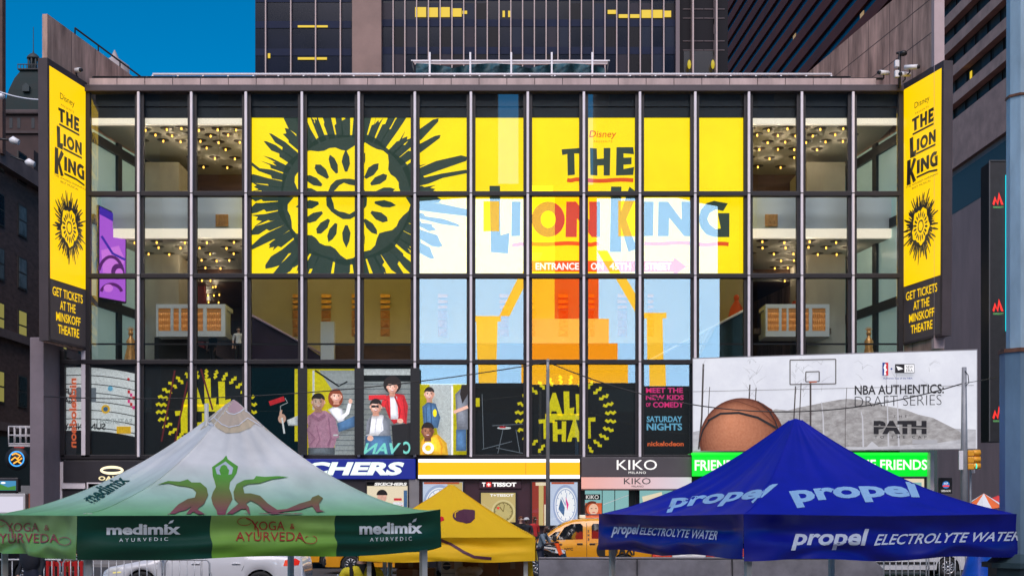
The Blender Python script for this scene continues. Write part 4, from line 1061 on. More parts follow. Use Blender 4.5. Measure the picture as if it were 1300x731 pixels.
# ------------------------------------------------------------------ basketball billboard
fb = plane_px(880, 54.5, 1240, 51.9)
t = thing('billboard', 'wide pale billboard with a basketball, an outdoor hoop and slogan lettering over the green sign', 'billboard', fb(1060, 572, 0))
m = MB(); c4 = [(879, 454.3), (1241, 443), (1241, 570), (879, 574)]
vv = [fb(x, y, 0) for x, y in c4] + [fb(x, y, -.35) for x, y in c4]
m.add(vv, [(0, 1, 2, 3), (7, 6, 5, 4), (0, 4, 5, 1), (1, 5, 6, 2), (2, 6, 7, 3), (3, 7, 4, 0)]); part('box', m, mat('billboard_case', (.3, .3, .32), rough=.5), t)
def bp(n, r, g, b, s=.62): return lit('billboard_' + n, srgb(r, g, b), s, base=.4, sampled=n == 'sky')
B_hill_ = 0
B_sky, B_hill, B_ground, B_dark, B_ink, B_mid, B_white, B_hill2 = bp('sky', 226, 228, 236), bp('hill', 150, 146, 146), bp('ground', 196, 196, 202), bp('dark', 74, 66, 66, .5), bp('ink', 34, 34, 42, .3), bp('mid_grey', 172, 172, 178), bp('white', 250, 250, 252, .7), bp('hill_shade', 122, 118, 118)
B_hillN = lit_noise('billboard_hill_mottle', srgb(140, 136, 136), srgb(204, 202, 204), 3.2, .6, (1, 1, 2)); B_groundN = lit_noise('billboard_ground_mottle', srgb(170, 170, 176), srgb(214, 214, 220), 1.6, .62, (1, 1, 2.5)); B_skyN = lit_noise('billboard_sky_mottle', srgb(216, 218, 228), srgb(240, 242, 248), .5, .64)
a = Art(fb, step=.004, base=.006)
a.poly(B_skyN, [(880, 455.5), (1240, 444.5), (1240, 569), (880, 572.5)])
a.poly(B_groundN, [(880, 548), (960, 530), (1239, 545), (1239, 569), (880, 572.5)])
a.poly(B_hillN, [(968, 524), (985, 519), (1000, 521), (1014, 517), (1030, 514), (1044, 511), (1060, 508), (1075, 506), (1092, 507), (1106, 511), (1130, 516), (1150, 520), (1166, 526), (1184, 530), (1200, 538), (1216, 546), (1228, 556), (1190, 562), (1110, 567), (975, 566)])
hr = random.Random(4)
for k in range(0):
    x = hr.uniform(985, 1160); y = hr.uniform(518, 556); s = hr.uniform(2, 9)
    a.ell(hr.choice([B_hill2, B_hill2, B_dark, B_mid, B_ground]), x, y, s, s * hr.uniform(.3, .6), n=7, a0=hr.random(), stay=True)
a.off += .004
for x, y0, w in ((893, 462, 2.2), (901, 491, .9), (952, 488, 1.6), (960, 492, 1.2), (1010, 490, 1.6), (1017, 486, 1.2), (1075, 492, .7)):
    a.line(B_dark, [(x, y0), (x - 2, 530), (x - 6 if w > 2 else x - 2, 570)], w, stay=True)
for x, y0 in ((1043, 488), (1125, 452), (1138, 452), (1093, 500)):
    a.line(B_ground, [(x, y0 + 22), (x + 2, 530), (x + 3, 567)], (.8, 2.4), stay=True)
a.off += .004
for k in range(70):
    bx = hr.choice([893, 952, 960, 1010, 1020, 1043, 1095, 1125, 1138, 1180]); y = hr.uniform(458, 505); d = hr.uniform(-14, 14)
    if bx + d > 884: a.line(B_mid, [(bx, y), (bx + d * .5, y - 5), (bx + d, y - hr.uniform(4, 12) if y > 470 else y - 2)], (.45, .15), stay=True)
a.off += .004
a.poly(B_ground, [(1096, 571), (1107, 560), (1118, 569)], stay=True); a.rect(B_mid, 1158, 558, 1190, 563)
a.line(B_dark, [(1029, 486), (1029, 566)], 2.2); a.line(B_dark, [(880, 497), (1236, 489)], .5)
for l in ([(1003, 457), (1061, 456), (1061, 487), (1003, 488), (1003, 457)], [(1023, 472), (1040, 471.5), (1040, 484), (1023, 484.5), (1023, 472)]): 
    for p, q in zip(l, l[1:]): a.line(B_dark, [p, q], 1.3, stay=True)
a.off += .004
a.line(bp('rim', 176, 96, 70), [(1027, 485), (1037, 484.5)], 2)
# ball, cut off by the lower edge
ball = lit_noise('billboard_ball', srgb(150, 86, 56), srgb(190, 122, 90), 5, .62); ball2 = lit_noise('billboard_ball_light', srgb(186, 118, 84), srgb(214, 150, 118), 7, .62); ball3 = bp('ball_shadow', 110, 58, 40, .5)
full = [(942 + 54 * math.cos(2 * PI * k / 48), 559 + 54 * math.sin(2 * PI * k / 48)) for k in range(48)]
def mix_(p, q, t): return tuple(x * (1 - t) + y * t for x, y in zip(p, q))
for k in range(14):
    t_ = k / 13; r_ = 54 * (1 - t_ * .93); c_0 = mix_(srgb(88, 40, 24), srgb(206, 128, 92), t_ ** .8); c_1 = mix_(srgb(122, 60, 36), srgb(226, 156, 118), t_ ** .8)
    a.poly(lit_noise(f'billboard_ball_tone_{ORD[k]}', c_0, c_1, 11, .62), clip_rect([(942 - 14 * t_ + r_ * math.cos(2 * PI * j / 48), 559 - 26 * t_ + r_ * math.sin(2 * PI * j / 48)) for j in range(48)], 0, 0, 2000, 572))
a.line(B_ink, [(899, 534), (915, 525), (938, 524), (962, 530), (985, 543), (993, 552)], (2.6, 3.2), stay=True); a.line(B_ink, [(962, 509), (976, 521), (984, 534), (988, 545)], (1.2, 1.8), stay=True); a.line(B_ink, [(888, 561), (893, 545), (901, 533)], (1.6, 2.2), stay=True); a.line(ball3, [(916, 512), (936, 509), (962, 518), (984, 538)], 1, stay=True); a.line(ball3, [(966, 512), (980, 520), (986, 545)], 1.2)
# words and badges
a.text(B_ink, 'NBA AUTHENTICS:', quad=[(1085, 489.5), (1198, 487.5), (1198, 499.5), (1085, 501.5)], bold=.018); a.text(B_ink, 'DRAFT SERIES', quad=[(1085, 503.5), (1195, 501), (1195, 514), (1085, 516.5)], bold=-.018)
a.text(B_ink, 'THE', box=(1134, 527, 1151, 530), spacing=2.2); a.text(B_ink, 'PATH', box=(1109, 534, 1176, 551), bold=.07)
a.line(B_hill, [(1108, 541), (1178, 543.4)], 1.2); a.text(B_ink, 'TO THE CAP', box=(1110, 553, 1176, 556.5), spacing=2.0)
nb, nr = bp('navy', 30, 60, 140), bp('scarlet', 210, 40, 50)
a.rect(nb, 1120, 460.5, 1123.8, 477, stay=True); a.rect(nr, 1123.8, 460.5, 1127.5, 477); a.poly(B_white, [(1123, 462), (1125, 463), (1124.2, 467), (1126, 470), (1124, 472), (1125, 476), (1122, 476.5), (1122.5, 470), (1121.5, 467)]); a.ell(nb, 1131.5, 468.5, 1.2)
a.rect(B_ink, 1136, 462.5, 1147.5, 473.8); a.rect(B_ink, 1147.5, 462.5, 1160.5, 473.8); a.rect(B_white, 1148, 463.2, 1160, 473.1); a.text(B_ink, 'NEW', box=(1150, 464.5, 1158.5, 468)); a.text(B_ink, 'ERA', box=(1150, 468.8, 1158.5, 472.2)); a.poly(B_white, [(1137.5, 465), (1140, 470.5), (1146.5, 468.6), (1143, 466.5)])
a.text(nb, 'Authentic Cap of the NBA', box=(1121, 479.3, 1158, 482.3), bold=.01)
a.done('advert', t)

# ------------------------------------------------------------------ buildings behind and beside

M_tow = mat('tower_dark_glass', (.003, .0035, .012), rough=.15, var=.5, scale=.25, spec=.2)
M_nvy = mat('tower_navy_spandrel', (.006, .012, .040), rough=.5, var=.3, scale=.4, spec=.15)
M_twm = mat('tower_pale_fin', (.52, .40, .38), rough=.6)
M_twc = mat('tower_brown_stone', (.27, .18, .155), rough=.85, var=.2, scale=.5)
L_off = lit('office_light', (.95, .66, .02), .75)
YT = 92.0
tw = thing('office_tower', 'dark office tower with thin pale fins rising right behind the theatre roof', 'tower', (X_(623, YT), YT, 0))
m = MB(); m.pbox(324, -160, 862, 640, YT, 25); m.box(X_(324, YT), X_(862, YT), YT, YT + 25, 0, 5); part('wall', m, M_tow, tw)
FL = [-10, 25, 60, 95]
m = MB()
for y in (-6, 27, 62): m.pbox(324.3, y, 446, y + 9, YT - .05, .05); m.pbox(485, y - 2, 861, y + 7, YT - .05, .05)
part('spandrel_band', m, M_nvy, tw)
m = MB(); m.pbox(447, -160, 484, 200, YT - .7, .7); part('stone_pier', m, M_twc, tw)
for x in [337, 369, 400.5, 432] + [499 + k * 14.95 for k in range(24)]:
    m = MB(); m.pbox(x - .65, -160, x + .65, 200, YT - .35, .35); part('fin', m, M_twm, tw)
m = MB(); m.pbox(858, -160, 863, 200, YT - .5, .5); part('edge_fin', m, mat('tower_mauve_fin', (.16, .12, .13), rough=.6), tw)
br = random.Random(8)
for i in range(28):
    x0 = 499 + i * 14.95 - 14
    if x0 > 850: break
    for (y0, y1) in ((4.5, 25), (33, 60), (68, 92)):
        k = br.random()
        if k < .45:
            m = MB(); m.pbox(x0 + .5, y0, x0 + 12.6, y1, YT - .03, .02)
            part('window', m, mat(f'office_pane_{int(k * 10) % 3}', [(.006, .005, .008), (.008, .014, .034), (.024, .020, .032)][int(k * 10) % 3], rough=.3, spec=.15), tw)
for x0, x1, y0, y1 in ((527, 541, 9.5, 22), (543, 556, 10, 22), (558, 571, 9.5, 22), (573, 586, 11, 21.5), (587, 593, 14, 18), (771.5, 783, 13, 18), (785.5, 798, 18.5, 23), (800, 813, 18.5, 23), (814.5, 827.5, 13, 23), (829, 841, 13, 23), (843, 852, 14, 22), (638, 641, 14, 22), (645, 648, 14, 22), (378, 399.5, 32.5, 35), (402, 416, 32.5, 35), (378, 399.5, 73, 76), (402, 415, 73, 76), (340, 343, 68, 74)):
    m = MB(); m.pbox(x0, y0, x1, y1, YT - .08, .03); part('lit_window', m, L_off, tw)
# annex with window grid
an = thing('office_annex', 'darker low annex with a grid of windows and two small lights beside the tower', 'building', (X_(893, YT), YT, 0))
m = MB(); m.pbox(863.5, -160, 924, 640, YT + .6, 20); m.box(X_(863.5, YT), X_(924, YT), YT + .6, YT + 20, 0, 6); part('wall', m, mat('annex_dark', (.006, .005, .009), rough=.5, spec=.15), an)
for x in (867, 894): 
    for y in (-10, 11.5, 23, 52, 63.5): 
        m = MB(); m.pbox(x, y, x + 26, y + .8, YT + .55, .05); m.pbox(x + 12, y, x + 12.6, y + 20, YT + .551, .05); part('glazing_bar', m, mat('tower_mauve_fin', (0, 0, 0)), an)
for x in (880, 910): m = MB(); m.pbox(x - .9, -160, x + .9, 200, YT - .2, .8); part('fin', m, M_twm, an)
for x in (875, 905): m = MB(); m.ball(P(x, 82, YT), .13, .13, .34, 8); part('lamp', m, lit('annex_lamp', (.7, .55, .03), .7), an)
m = MB(); m.pbox(868, 65, 906, 92, YT + .5, .04); part('window', m, mat('annex_window', (.03, .022, .016), rough=.2), an)
# far tower seen along its flank: stripes run with the perspective
ft = thing('striped_tower', 'tall dark brown tower with close horizontal bands seen steeply from below on the right', 'tower', (62, 230, 0))
d = Vector((-.06, 1)); A0 = Vector((70, 195)); B0 = Vector((60, 365))
m = MB(); m.slab(B0, A0, 40, 0, 190); part('wall', m, mat('band_window_blue', (.003, .016, .042), rough=.25, var=.95, scale=.25, spec=.25), ft)
nrm = Vector((B0 - A0).orthogonal()).normalized(); nrm = nrm if nrm.x < 0 else -nrm
for k in range(36):
    z = 42 + k * 4.3
    m = MB(); m.slab(B0 + nrm * .5, A0 + nrm * .5, .5, z, z + 2.5); part('band', m, mat('brown_metal_band', (.12, .030, .022), rough=.7, var=.3, scale=.1, spec=.2), ft)
for k in range(14):
    z = 42 + br.randrange(16) * 4.3 + 2.55; t0 = br.uniform(.05, .8); p0 = A0 + (B0 - A0) * t0; p1 = A0 + (B0 - A0) * (t0 + .012)
    m = MB(); m.slab(p1 + nrm * .12, p0 + nrm * .12, .1, z, z + 1.25); part('lit_window', m, mat('faint_office_light', (.2, .12, .03), rough=.4, emit=.35, ecol=(.8, .5, .2)), ft)
# hotel on the right
A0 = Vector((X_(1190, 148), 148)); B0 = Vector((X_(1190, 148) + .036 * 46, 102.0))
hd = (B0 - A0).normalized(); hn = Vector((hd.y, -hd.x)); hn = hn if hn.x < 0 else -hn
ho = thing('hotel_block', 'brown hotel block with slanting rows of dark windows beside the right banner', 'hotel', (A0.x, A0.y, 0))
def hq(px, py):
    r = Vector(((px - CX) / FOC, 1.0)); n = Vector((hd.y, -hd.x)); tt = n.dot(A0) / n.dot(r); return tt
def hslab(mb, s0, s1, z0, z1, pro, th_=.3, mi=0):
    p, q = A0 + hd * s0 + hn * pro, A0 + hd * s1 + hn * pro
    nn = -hn * th_
    v = [(c.x, c.y, z) for z in (z0, z1) for c in (p, q, q + nn, p + nn)]
    mb.add(v, [(0, 3, 2, 1), (4, 5, 6, 7), (0, 1, 5, 4), (1, 2, 6, 5), (2, 3, 7, 6), (3, 0, 4, 7)], mi)
LH = (B0 - A0).length
M_hot = mat('hotel_brown_concrete', (.46, .275, .23), rough=.85, var=.25, scale=.5)
m = MB(); hslab(m, 0, LH, 0, 44.8, .0, 6); part('lower_wall', m, mat('hotel_plain_wall', (.32, .205, .19), rough=.75, var=.2, scale=.4, stretch=(1, 1, .3)), ho)
m = MB(); hslab(m, 0, LH, 44.8, 100, -.5, 6); part('upper_wall', m, mat('hotel_window_band', (.012, .007, .006), rough=.5, spec=.1, var=.6, scale=.6), ho)
zb = [44.8] + [46.7 + 3.1 * k for k in range(15)]
m = MB(); hslab(m, -.02, LH, 39.6, 44.9, .45, .45); part('wide_band', m, M_hot, ho)
for z in zb[1:]: m = MB(); hslab(m, -.02, LH, z, z + 1.15, .35, .86); part('band', m, M_hot, ho)
m = MB(); hslab(m, .0, LH, 34.9, 39.0, .02, .05); part('dark_recess', m, M_black, ho)
for z, z2 in zip([44.9] + [q + 1.15 for q in zb[1:]], zb[1:]):
    for k in range(7):
        s = 1 + k * 3.2 + (z % 1.3); lit_ = br.random() < .07
        m = MB(); hslab(m, s, s + (2.3 if not lit_ else .5), z + .1, z2 - (.1 if not lit_ else .5), -.42, .06)
        part('window', m, L_off if lit_ else mat('hotel_pane', (.035, .02, .014), rough=.4, var=.6, scale=.8, spec=.1), ho)
# black sign tower with red marks
Yq = 60.0
t = thing('sign_tower', 'black sign tower with three red slanted marks and a thin cyan neon edge', 'sign', P(1268, 570, Yq))
m = MB(); m.pbox(1257, 205, 1278, 560, Yq, 1.2); part('panel', m, M_black, t)
m = MB(); m.pbox(1277.2, 222, 1278.6, 420, Yq - .1, .08); part('neon_edge', m, lit('neon_cyan', (.0, .75, .9), 1.2), t)
m = MB(); m.pbox(1256, 204, 1257, 560, Yq - .05, .1); m.pbox(1256, 203.5, 1279, 204.2, Yq - .05, .1); part('frame', m, mat('sign_grey_edge', (.12, .12, .13), rough=.4), t)
a = Art(flat(Yq), step=.01, base=.02)
L_r = lit('sign_mark_red', (.95, .03, .02), 1.1); L_g = lit('sign_mark_green', (.3, .9, .3), .6)
for y in (243, 378, 514):
    a = Art(flat(Yq), step=.01, base=.02)
    a.poly(L_r, [(1260, y + 16), (1263, y + 6), (1266, y + 14), (1268, y + 1), (1274, y + 17), (1271, y + 17), (1268.5, y + 9), (1267, y + 18), (1264, y + 12), (1262, y + 18)]); a.text(L_g, 'MARRIOTT', box=(1261, y + 19, 1274, y + 21.5)); a.done('mark', t)
m = MB()

# left side street: brick hotel, old tower, slim brick edge
M_brk = mat('dark_brick', (.12, .075, .065), rough=.85, var=.4, scale=2, stretch=(1, 1, 3))
A1 = Vector((-29.8, 70)); B1 = Vector((-28.9, 100))
ol = thing('brick_hotel', 'dark brick hotel with small windows along the side street at the left', 'building', (A1.x, A1.y, 0))
m = MB(); m.slab(A1, B1, 14, 0, 22.5); part('wall', m, M_brk, ol)
od = (B1 - A1).normalized(); on = Vector((od.y, -od.x)); on = on if on.x > 0 else -on
def oslab(mb, s0, s1, z0, z1, pro, tk, mi=0):
    p, q = A1 + od * s0 + on * pro, A1 + od * s1 + on * pro
    nn = -on * tk
    v = [(c.x, c.y, z) for z in (z0, z1) for c in (p, q, q + nn, p + nn)]
    mb.add(v, [(0, 3, 2, 1), (4, 5, 6, 7), (0, 1, 5, 4), (1, 2, 6, 5), (2, 3, 7, 6), (3, 0, 4, 7)], mi)
m = MB(); oslab(m, -.2, 30, 12.2, 12.7, .25, .5); oslab(m, -.2, 30, 22, 22.9, .5, .8); oslab(m, -.2, 30, 6.8, 7.3, .3, .5); part('cornice', m, mat('sooty_stone', (.16, .12, .115), rough=.85, var=.3, scale=1), ol)
wl = [lit('hotel_window_lit', (.50, .44, .10), .42), mat('hotel_window_grey', (.16, .19, .19), rough=.2, var=.5, scale=1), mat('hotel_window_dark', (.012, .014, .018), rough=.15)]
for j in range(5):
    for k in range(9):
        s = 1.2 + k * 3.25; z = 9.2 + j * 3.15 if j else 8.4
        f = MB(); oslab(f, s, s + 1.3, z, z + 1.9, .06, .1); fr = part('window', f, mat('window_frame_brown', (.05, .04, .035), rough=.6), ol)
        wi = 0 if br.random() < (.4 if j < 2 else .1) else br.choice([1, 2])
        f = MB(); oslab(f, s + .12, s + 1.18, z + .1, z + .9, .075, .05); oslab(f, s + .12, s + 1.18, z + 1.0, z + 1.8, .076, .05); part('pane', f, wl[wi], fr)
m = MB(); oslab(m, 3, 22, .3, 6.5, .05, .1); part('dark_shop_front', m, M_black, ol)
# stacked stone house and the old tower with its green roof and cupola
Yo = 190.0
def oz(py): return Z_(py, Yo)
def ox(px): return X_(px, Yo)
ot = thing('old_tower', 'old stone tower with dark green mansard roof and domed cupola far off left', 'tower', (ox(32), Yo, 0))
m = MB(); m.box(ox(-40), ox(62), Yo - 6, Yo + 22, 0, oz(205)); m.box(ox(-4), ox(60), Yo, Yo + 9, oz(205), oz(140), bev=.1)
part('wall', m, mat('tower_brick_mauve', (.055, .032, .03), rough=.9, var=.3, scale=.5), ot)
m = MB(); m.box(ox(-6), ox(62), Yo - .5, Yo + 9.4, oz(146), oz(140), bev=.2); m.box(ox(-2), ox(60), Yo - .35, Yo + 9.2, oz(170), oz(167)); part('cornice', m, mat('tower_pale_cornice', (.07, .05, .05), rough=.9, var=.3, scale=.6), ot)
cx_, cy_ = ox(28), Yo + 4.5
def sq(m, prof):
    vs, fs = [], []
    for h, z in prof: vs += [(cx_ + sx * h, cy_ + sy * h * .92, z) for sx, sy in ((-1, -1), (1, -1), (1, 1), (-1, 1))]
    for i in range(len(prof) - 1):
        for k in range(4): fs.append((i * 4 + k, i * 4 + (k + 1) % 4, i * 4 + 4 + (k + 1) % 4, i * 4 + 4 + k))
    fs.append([len(vs) - 4 + k for k in range(4)]); m.add(vs, fs)
m = MB(); sq(m, [(3.45, oz(140)), (3.2, oz(128)), (2.7, oz(108)), (2.1, oz(92)), (1.5, oz(82)), (1.45, oz(80))]); part('mansard_roof', m, mat('verdigris_copper', (.006, .014, .014), rough=.8, var=.5, scale=.9), ot)
m = MB(); m.box(cx_ - 1.75, cx_ + 1.75, cy_ - 1.7, cy_ + 1.7, oz(80), oz(78.6))
for k in range(9):
    q = -1.7 + k * .425
    m.box(cx_ + q - .04, cx_ + q + .04, cy_ - 1.7, cy_ - 1.62, oz(78.6), oz(73.5)); m.box(cx_ + q - .04, cx_ + q + .04, cy_ + 1.62, cy_ + 1.7, oz(78.6), oz(73.5))
m.box(cx_ - 1.75, cx_ + 1.75, cy_ - 1.72, cy_ - 1.6, oz(74), oz(73)); m.box(cx_ - 1.75, cx_ + 1.75, cy_ + 1.6, cy_ + 1.72, oz(74), oz(73)); part('balcony', m, M_black, ot)
m = MB()
for k in range(8): q = 2 * PI * k / 8; m.tube([(cx_ + .75 * math.cos(q), cy_ + .75 * math.sin(q), oz(79)), (cx_ + .75 * math.cos(q), cy_ + .75 * math.sin(q), oz(61))], .13, 6)
m.lathe((cx_, cy_, 0), [(.55, oz(79)), (.5, oz(62)), (.95, oz(62)), (.95, oz(60.5)), (.8, oz(58)), (.5, oz(55.5)), (.15, oz(54)), (.06, oz(50)), (.04, oz(20))], 14); part('cupola', m, mat('verdigris_pale', (.03, .04, .042), rough=.7, var=.3, scale=2), ot)
m = MB(); m.prism([(cx_ - .5, oz(112)), (cx_ - .5, oz(105)), (cx_, oz(101)), (cx_ + .5, oz(105)), (cx_ + .5, oz(112))], lambda u, v, w: Vector((u, cy_ - 3.1 + w, v)), 1.5); part('dormer', m, mat('verdigris_pale', (0, 0, 0)), ot)
m = MB()
for x0 in (2, 10, 20, 40): m.box(ox(x0), ox(x0 + 4), Yo - .05, Yo + .1, oz(163), oz(152))
part('tower_window', m, M_black, ot) if False else None
for x0 in (2, 12, 22, 40): m = MB(); m.box(ox(x0), ox(x0 + 4), Yo - .05, Yo + .1, oz(163), oz(150)); part('window', m, M_black, ot)
m = MB(); m.box(X_(-14, 74), X_(3, 74), 74, 74.5, 22.5, 60); 
single('brick_pier', m, mat('pier_brick', (.10, .055, .045), rough=.85, var=.3, scale=2), 'thin brown brick pier at the very left edge of the sky', 'building', (X_(-5, 74), 74, 22.5))
# opposite side of the square, mirrored in the glass
opp = [(-120, -42.2, 66, 'left'), (-38.6, 27.4, 70, 'middle'), (29.5, 110, 66, 'right')]
for x0, x1, h, s in opp:
    ups = {'left': [(-120, -60), (-56, -42.2)], 'middle': [(-38.6, -35.4), (-32.8, -2), (.9, 9), (11.6, 27.4)], 'right': [(29.5, 31.5), (34.5, 60), (66, 110)]}[s]
    t = thing('office_block', f'dark office block across the square mirrored in the theatre glass, {s} of three', 'building', ((x0 + x1) / 2, -46, 0))
    m = MB(); m.box(x0, x1, -80, -46, 0, 41.5); part('wall', m, mat('opposite_facade', (.05, .045, .05), rough=.7, var=.3, scale=.2), t)
    for ua, ub in ups: m = MB(); m.box(ua, ub, -78, -46.02, 41.5, h); part('upper_tower', m, mat('opposite_facade', (0, 0, 0)), t)
    for k in range(5): m = MB(); m.box(x0 + 1, x1 - 1, -46.0, -45.9, 6 + k * 8, 9 + k * 8); part('window_band', m, mat('opposite_glass', (.02, .025, .035), rough=.1), t)
t = thing('led_billboard', 'huge pale blue LED billboard with orange blocks, mirrored in the theatre glass', 'billboard', (6, -44.4, 17))
YV = 154.4
def fv(px, py, off): q = P(px, py, YV); return Vector((q.x, -44.4 + off, q.z))
a = Art(fv, step=.02, base=.3)
KR = 4.3
V_b, V_o, V_o2, V_r, V_y = [lit(n, c, s, sampled=True) for n, c, s in (('screen_pale_blue', (.37, .62, .90), KR), ('screen_orange', (.90, .42, .01), KR), ('screen_deep_orange', (.88, .28, .0), KR), ('screen_red', (.72, .02, .0), KR), ('screen_amber', (.92, .50, .03), KR))]
V_c = lit('screen_light_orange', (.92, .40, .05), KR, sampled=True)
a.poly(V_b, [(530, 257), (600, 252), (860, 252), (912, 262), (912, 487), (530, 487)])
a.rect(V_o, 673, 236, 705, 408, stay=True); a.rect(V_r, 705, 236, 760, 408)
a.poly(V_c, [(676, 406), (773, 406), (773, 437), (676, 437)], stay=True); a.rect(V_o2, 673, 437, 784, 458, stay=True); a.rect(V_o, 662, 458, 797, 487, stay=True)
a.poly(V_y, [(602, 403), (637, 403), (637, 410), (633, 410), (631, 487), (608, 487), (606, 410), (602, 410)], stay=True); a.poly(V_y, [(635, 403), (648, 403), (690, 320), (676, 320)], stay=True)
a.poly(V_y, [(819, 397), (848, 397), (848, 404), (843, 404), (845, 487), (824, 487), (823, 404), (819, 404)], stay=True); a.poly(V_y, [(806, 397), (820, 397), (773, 318), (760, 318)], stay=True); a.rect(V_y, 614, 255, 634, 293, stay=True); a.rect(V_y, 787, 255, 812, 300)
a.done('screen', t)
m = MB(); c0, c1 = fv(526, 248, 0), fv(916, 492, 0); m.box(c0.x, c1.x, -45.2, -44.15, c1.z, c0.z); part('case', m, M_black, t)

# ------------------------------------------------------------------ roof clutter
Yp = 60.0
t = thing('roof_pergola', 'pale steel roof frame with five posts holding sagging teal shade cloth', 'pergola', P(649, 97, Yp))
m = MB(); m.pbox(522, 76.3, 774, 78.2, Yp, .2); m.pbox(526, 80, 772, 81, Yp + 2.2, .15); part('top_beam', m, M_rail_w, t)
for x in (545.5, 597, 649, 700.5, 752): m = MB(); m.pbox(x - 1.1, 66.5, x + 1.1, 100, Yp - .12, .12); part('post', m, M_rail_w, t)
m = MB()
for s, xa, xb in ((0, 523, 527), (1, 773, 769)): m.tube([P(xa, 78, Yp), P(xb, 100, Yp)], .05, 6); 
part('end_brace', m, M_rail_k, t)
m = MB(); n = 40; vs = []
for j in range(4):
    for i in range(n + 1):
        u = i / n; x = 528 + u * 240; sag = 81.5 + 6.5 * abs(math.sin(u * PI * 2.5 + PI / 2)) ** .8 * (-1) + 5.5
        vs.append(P(x, sag + j * 5.5, Yp + .5 + .25 * math.sin(i * 1.3 + j)))
m.add(vs, [(j * (n + 1) + i, j * (n + 1) + i + 1, (j + 1) * (n + 1) + i + 1, (j + 1) * (n + 1) + i) for j in range(3) for i in range(n)], smooth=True)
part('shade_cloth', m, mat('teal_shade_cloth', (.012, .07, .095), rough=.6, var=.4, scale=2), t)
M_leaf = mat('planter_leaf', (.05, .10, .03), rough=.7, var=.4, scale=6)
for i, (x, h) in enumerate(((966, 6), (978, 5), (1001, 10), (1012, 7), (1020, 6), (1036, 5), (1050, 6))):
    b = P(x, 99, 57.5); b.z = fz(106)
    m = MB()
    for k in range(46):
        a_ = br.uniform(0, 2 * PI); r_ = br.uniform(0, .32); z_ = br.uniform(.25, .3 + h * .045); l_ = .14
        c = b + Vector((math.cos(a_) * r_, math.sin(a_) * r_, z_)); e = Vector((br.uniform(-1, 1), br.uniform(-1, 1), br.uniform(-.2, 1))).normalized() * l_; s_ = e.cross(Vector((br.random(), br.random(), br.random()))).normalized() * l_ * .3
        m.add([c - e * .5, c + s_, c + e * .5, c - s_], [(0, 1, 2, 3)])
    t = thing('planter_shrub', f'{ORD[i]} small green shrub from the left poking above the roof rail at the right', 'plant', b, 'shrubs behind the roof rail')
    part('foliage', m, M_leaf, t); m = MB(); m.box(b.x - .3, b.x + .3, b.y - .25, b.y + .25, b.z, b.z + .28, bev=.02); part('planter', m, M_black, t)
M_cam = mat('camera_white', (.75, .75, .77), rough=.4)
def seccam(name, label, px, py, Y, s, dirx):
    b = P(px, py, Y); t = thing(name, label, 'camera', b)
    m = MB(); m.tube([b + Vector((0, .3, 0)), b, b + Vector((0, 0, .12))], .03, 6); part('bracket', m, M_rail_k, t)
    m = MB(); m.tube([b + Vector((-.2 * dirx, .05, .22)), b + Vector((.25 * dirx, -.25, .14))], [.09, .1], 10); part('body', m, M_cam, t)
    m = MB(); m.tube([b + Vector((.25 * dirx, -.25, .14)), b + Vector((.32 * dirx, -.30, .125))], [.085, .07], 10); part('lens_hood', m, M_black, t)
seccam('security_camera', 'white security camera on a dark bracket above the left blade banner', 97, 96, 54.3, 1, 1)
seccam('security_camera', 'dark bracketed security camera left of the roof mast', 1122, 99, 54.8, 1, -1)
seccam('security_camera', 'white security camera between the roof mast and the right banner', 1155, 92, 53.8, 1, 1)
seccam('security_camera', 'lowest white security camera beside the top of the right banner', 1149, 101, 54.2, 1, -1)
b = P(1142, 112, 54.6); t = thing('roof_mast', 'thin roof mast with two white equipment boxes beside the right banner', 'mast', b)
m = MB(); m.tube([b, P(1142, 66, 54.6)], .06, 8); m.tube([P(1138, 68, 54.6), P(1147, 66, 54.6)], .05, 6); part('pole', m, M_rail_k, t)
for y0, y1 in ((76, 85), (89, 98)): m = MB(); m.pbox(1136.5, y0, 1142, y1, 54.4, .2, bev=.03); part('equipment_box', m, M_cam, t)
m = MB(); m.ball(P(1147, 68, 54.5), .16, .16, .12, 10); part('dome', m, M_black, t)
# spire far behind the left wing wall
b = P(145.5, 75, 300); t = thing('far_spire', 'tiny pale spire tip showing beyond the left wing wall', 'spire', (b.x, b.y, 0))
m = MB(); m.lathe((b.x, b.y, 0), [(3.4, 0), (3.4, Z_(84, 300)), (.9, Z_(74, 300)), (.7, Z_(71, 300)), (.12, Z_(64, 300))], 8); part('spire', m, mat('spire_stone', (.35, .3, .3), rough=.8, var=.2, scale=.5), t)

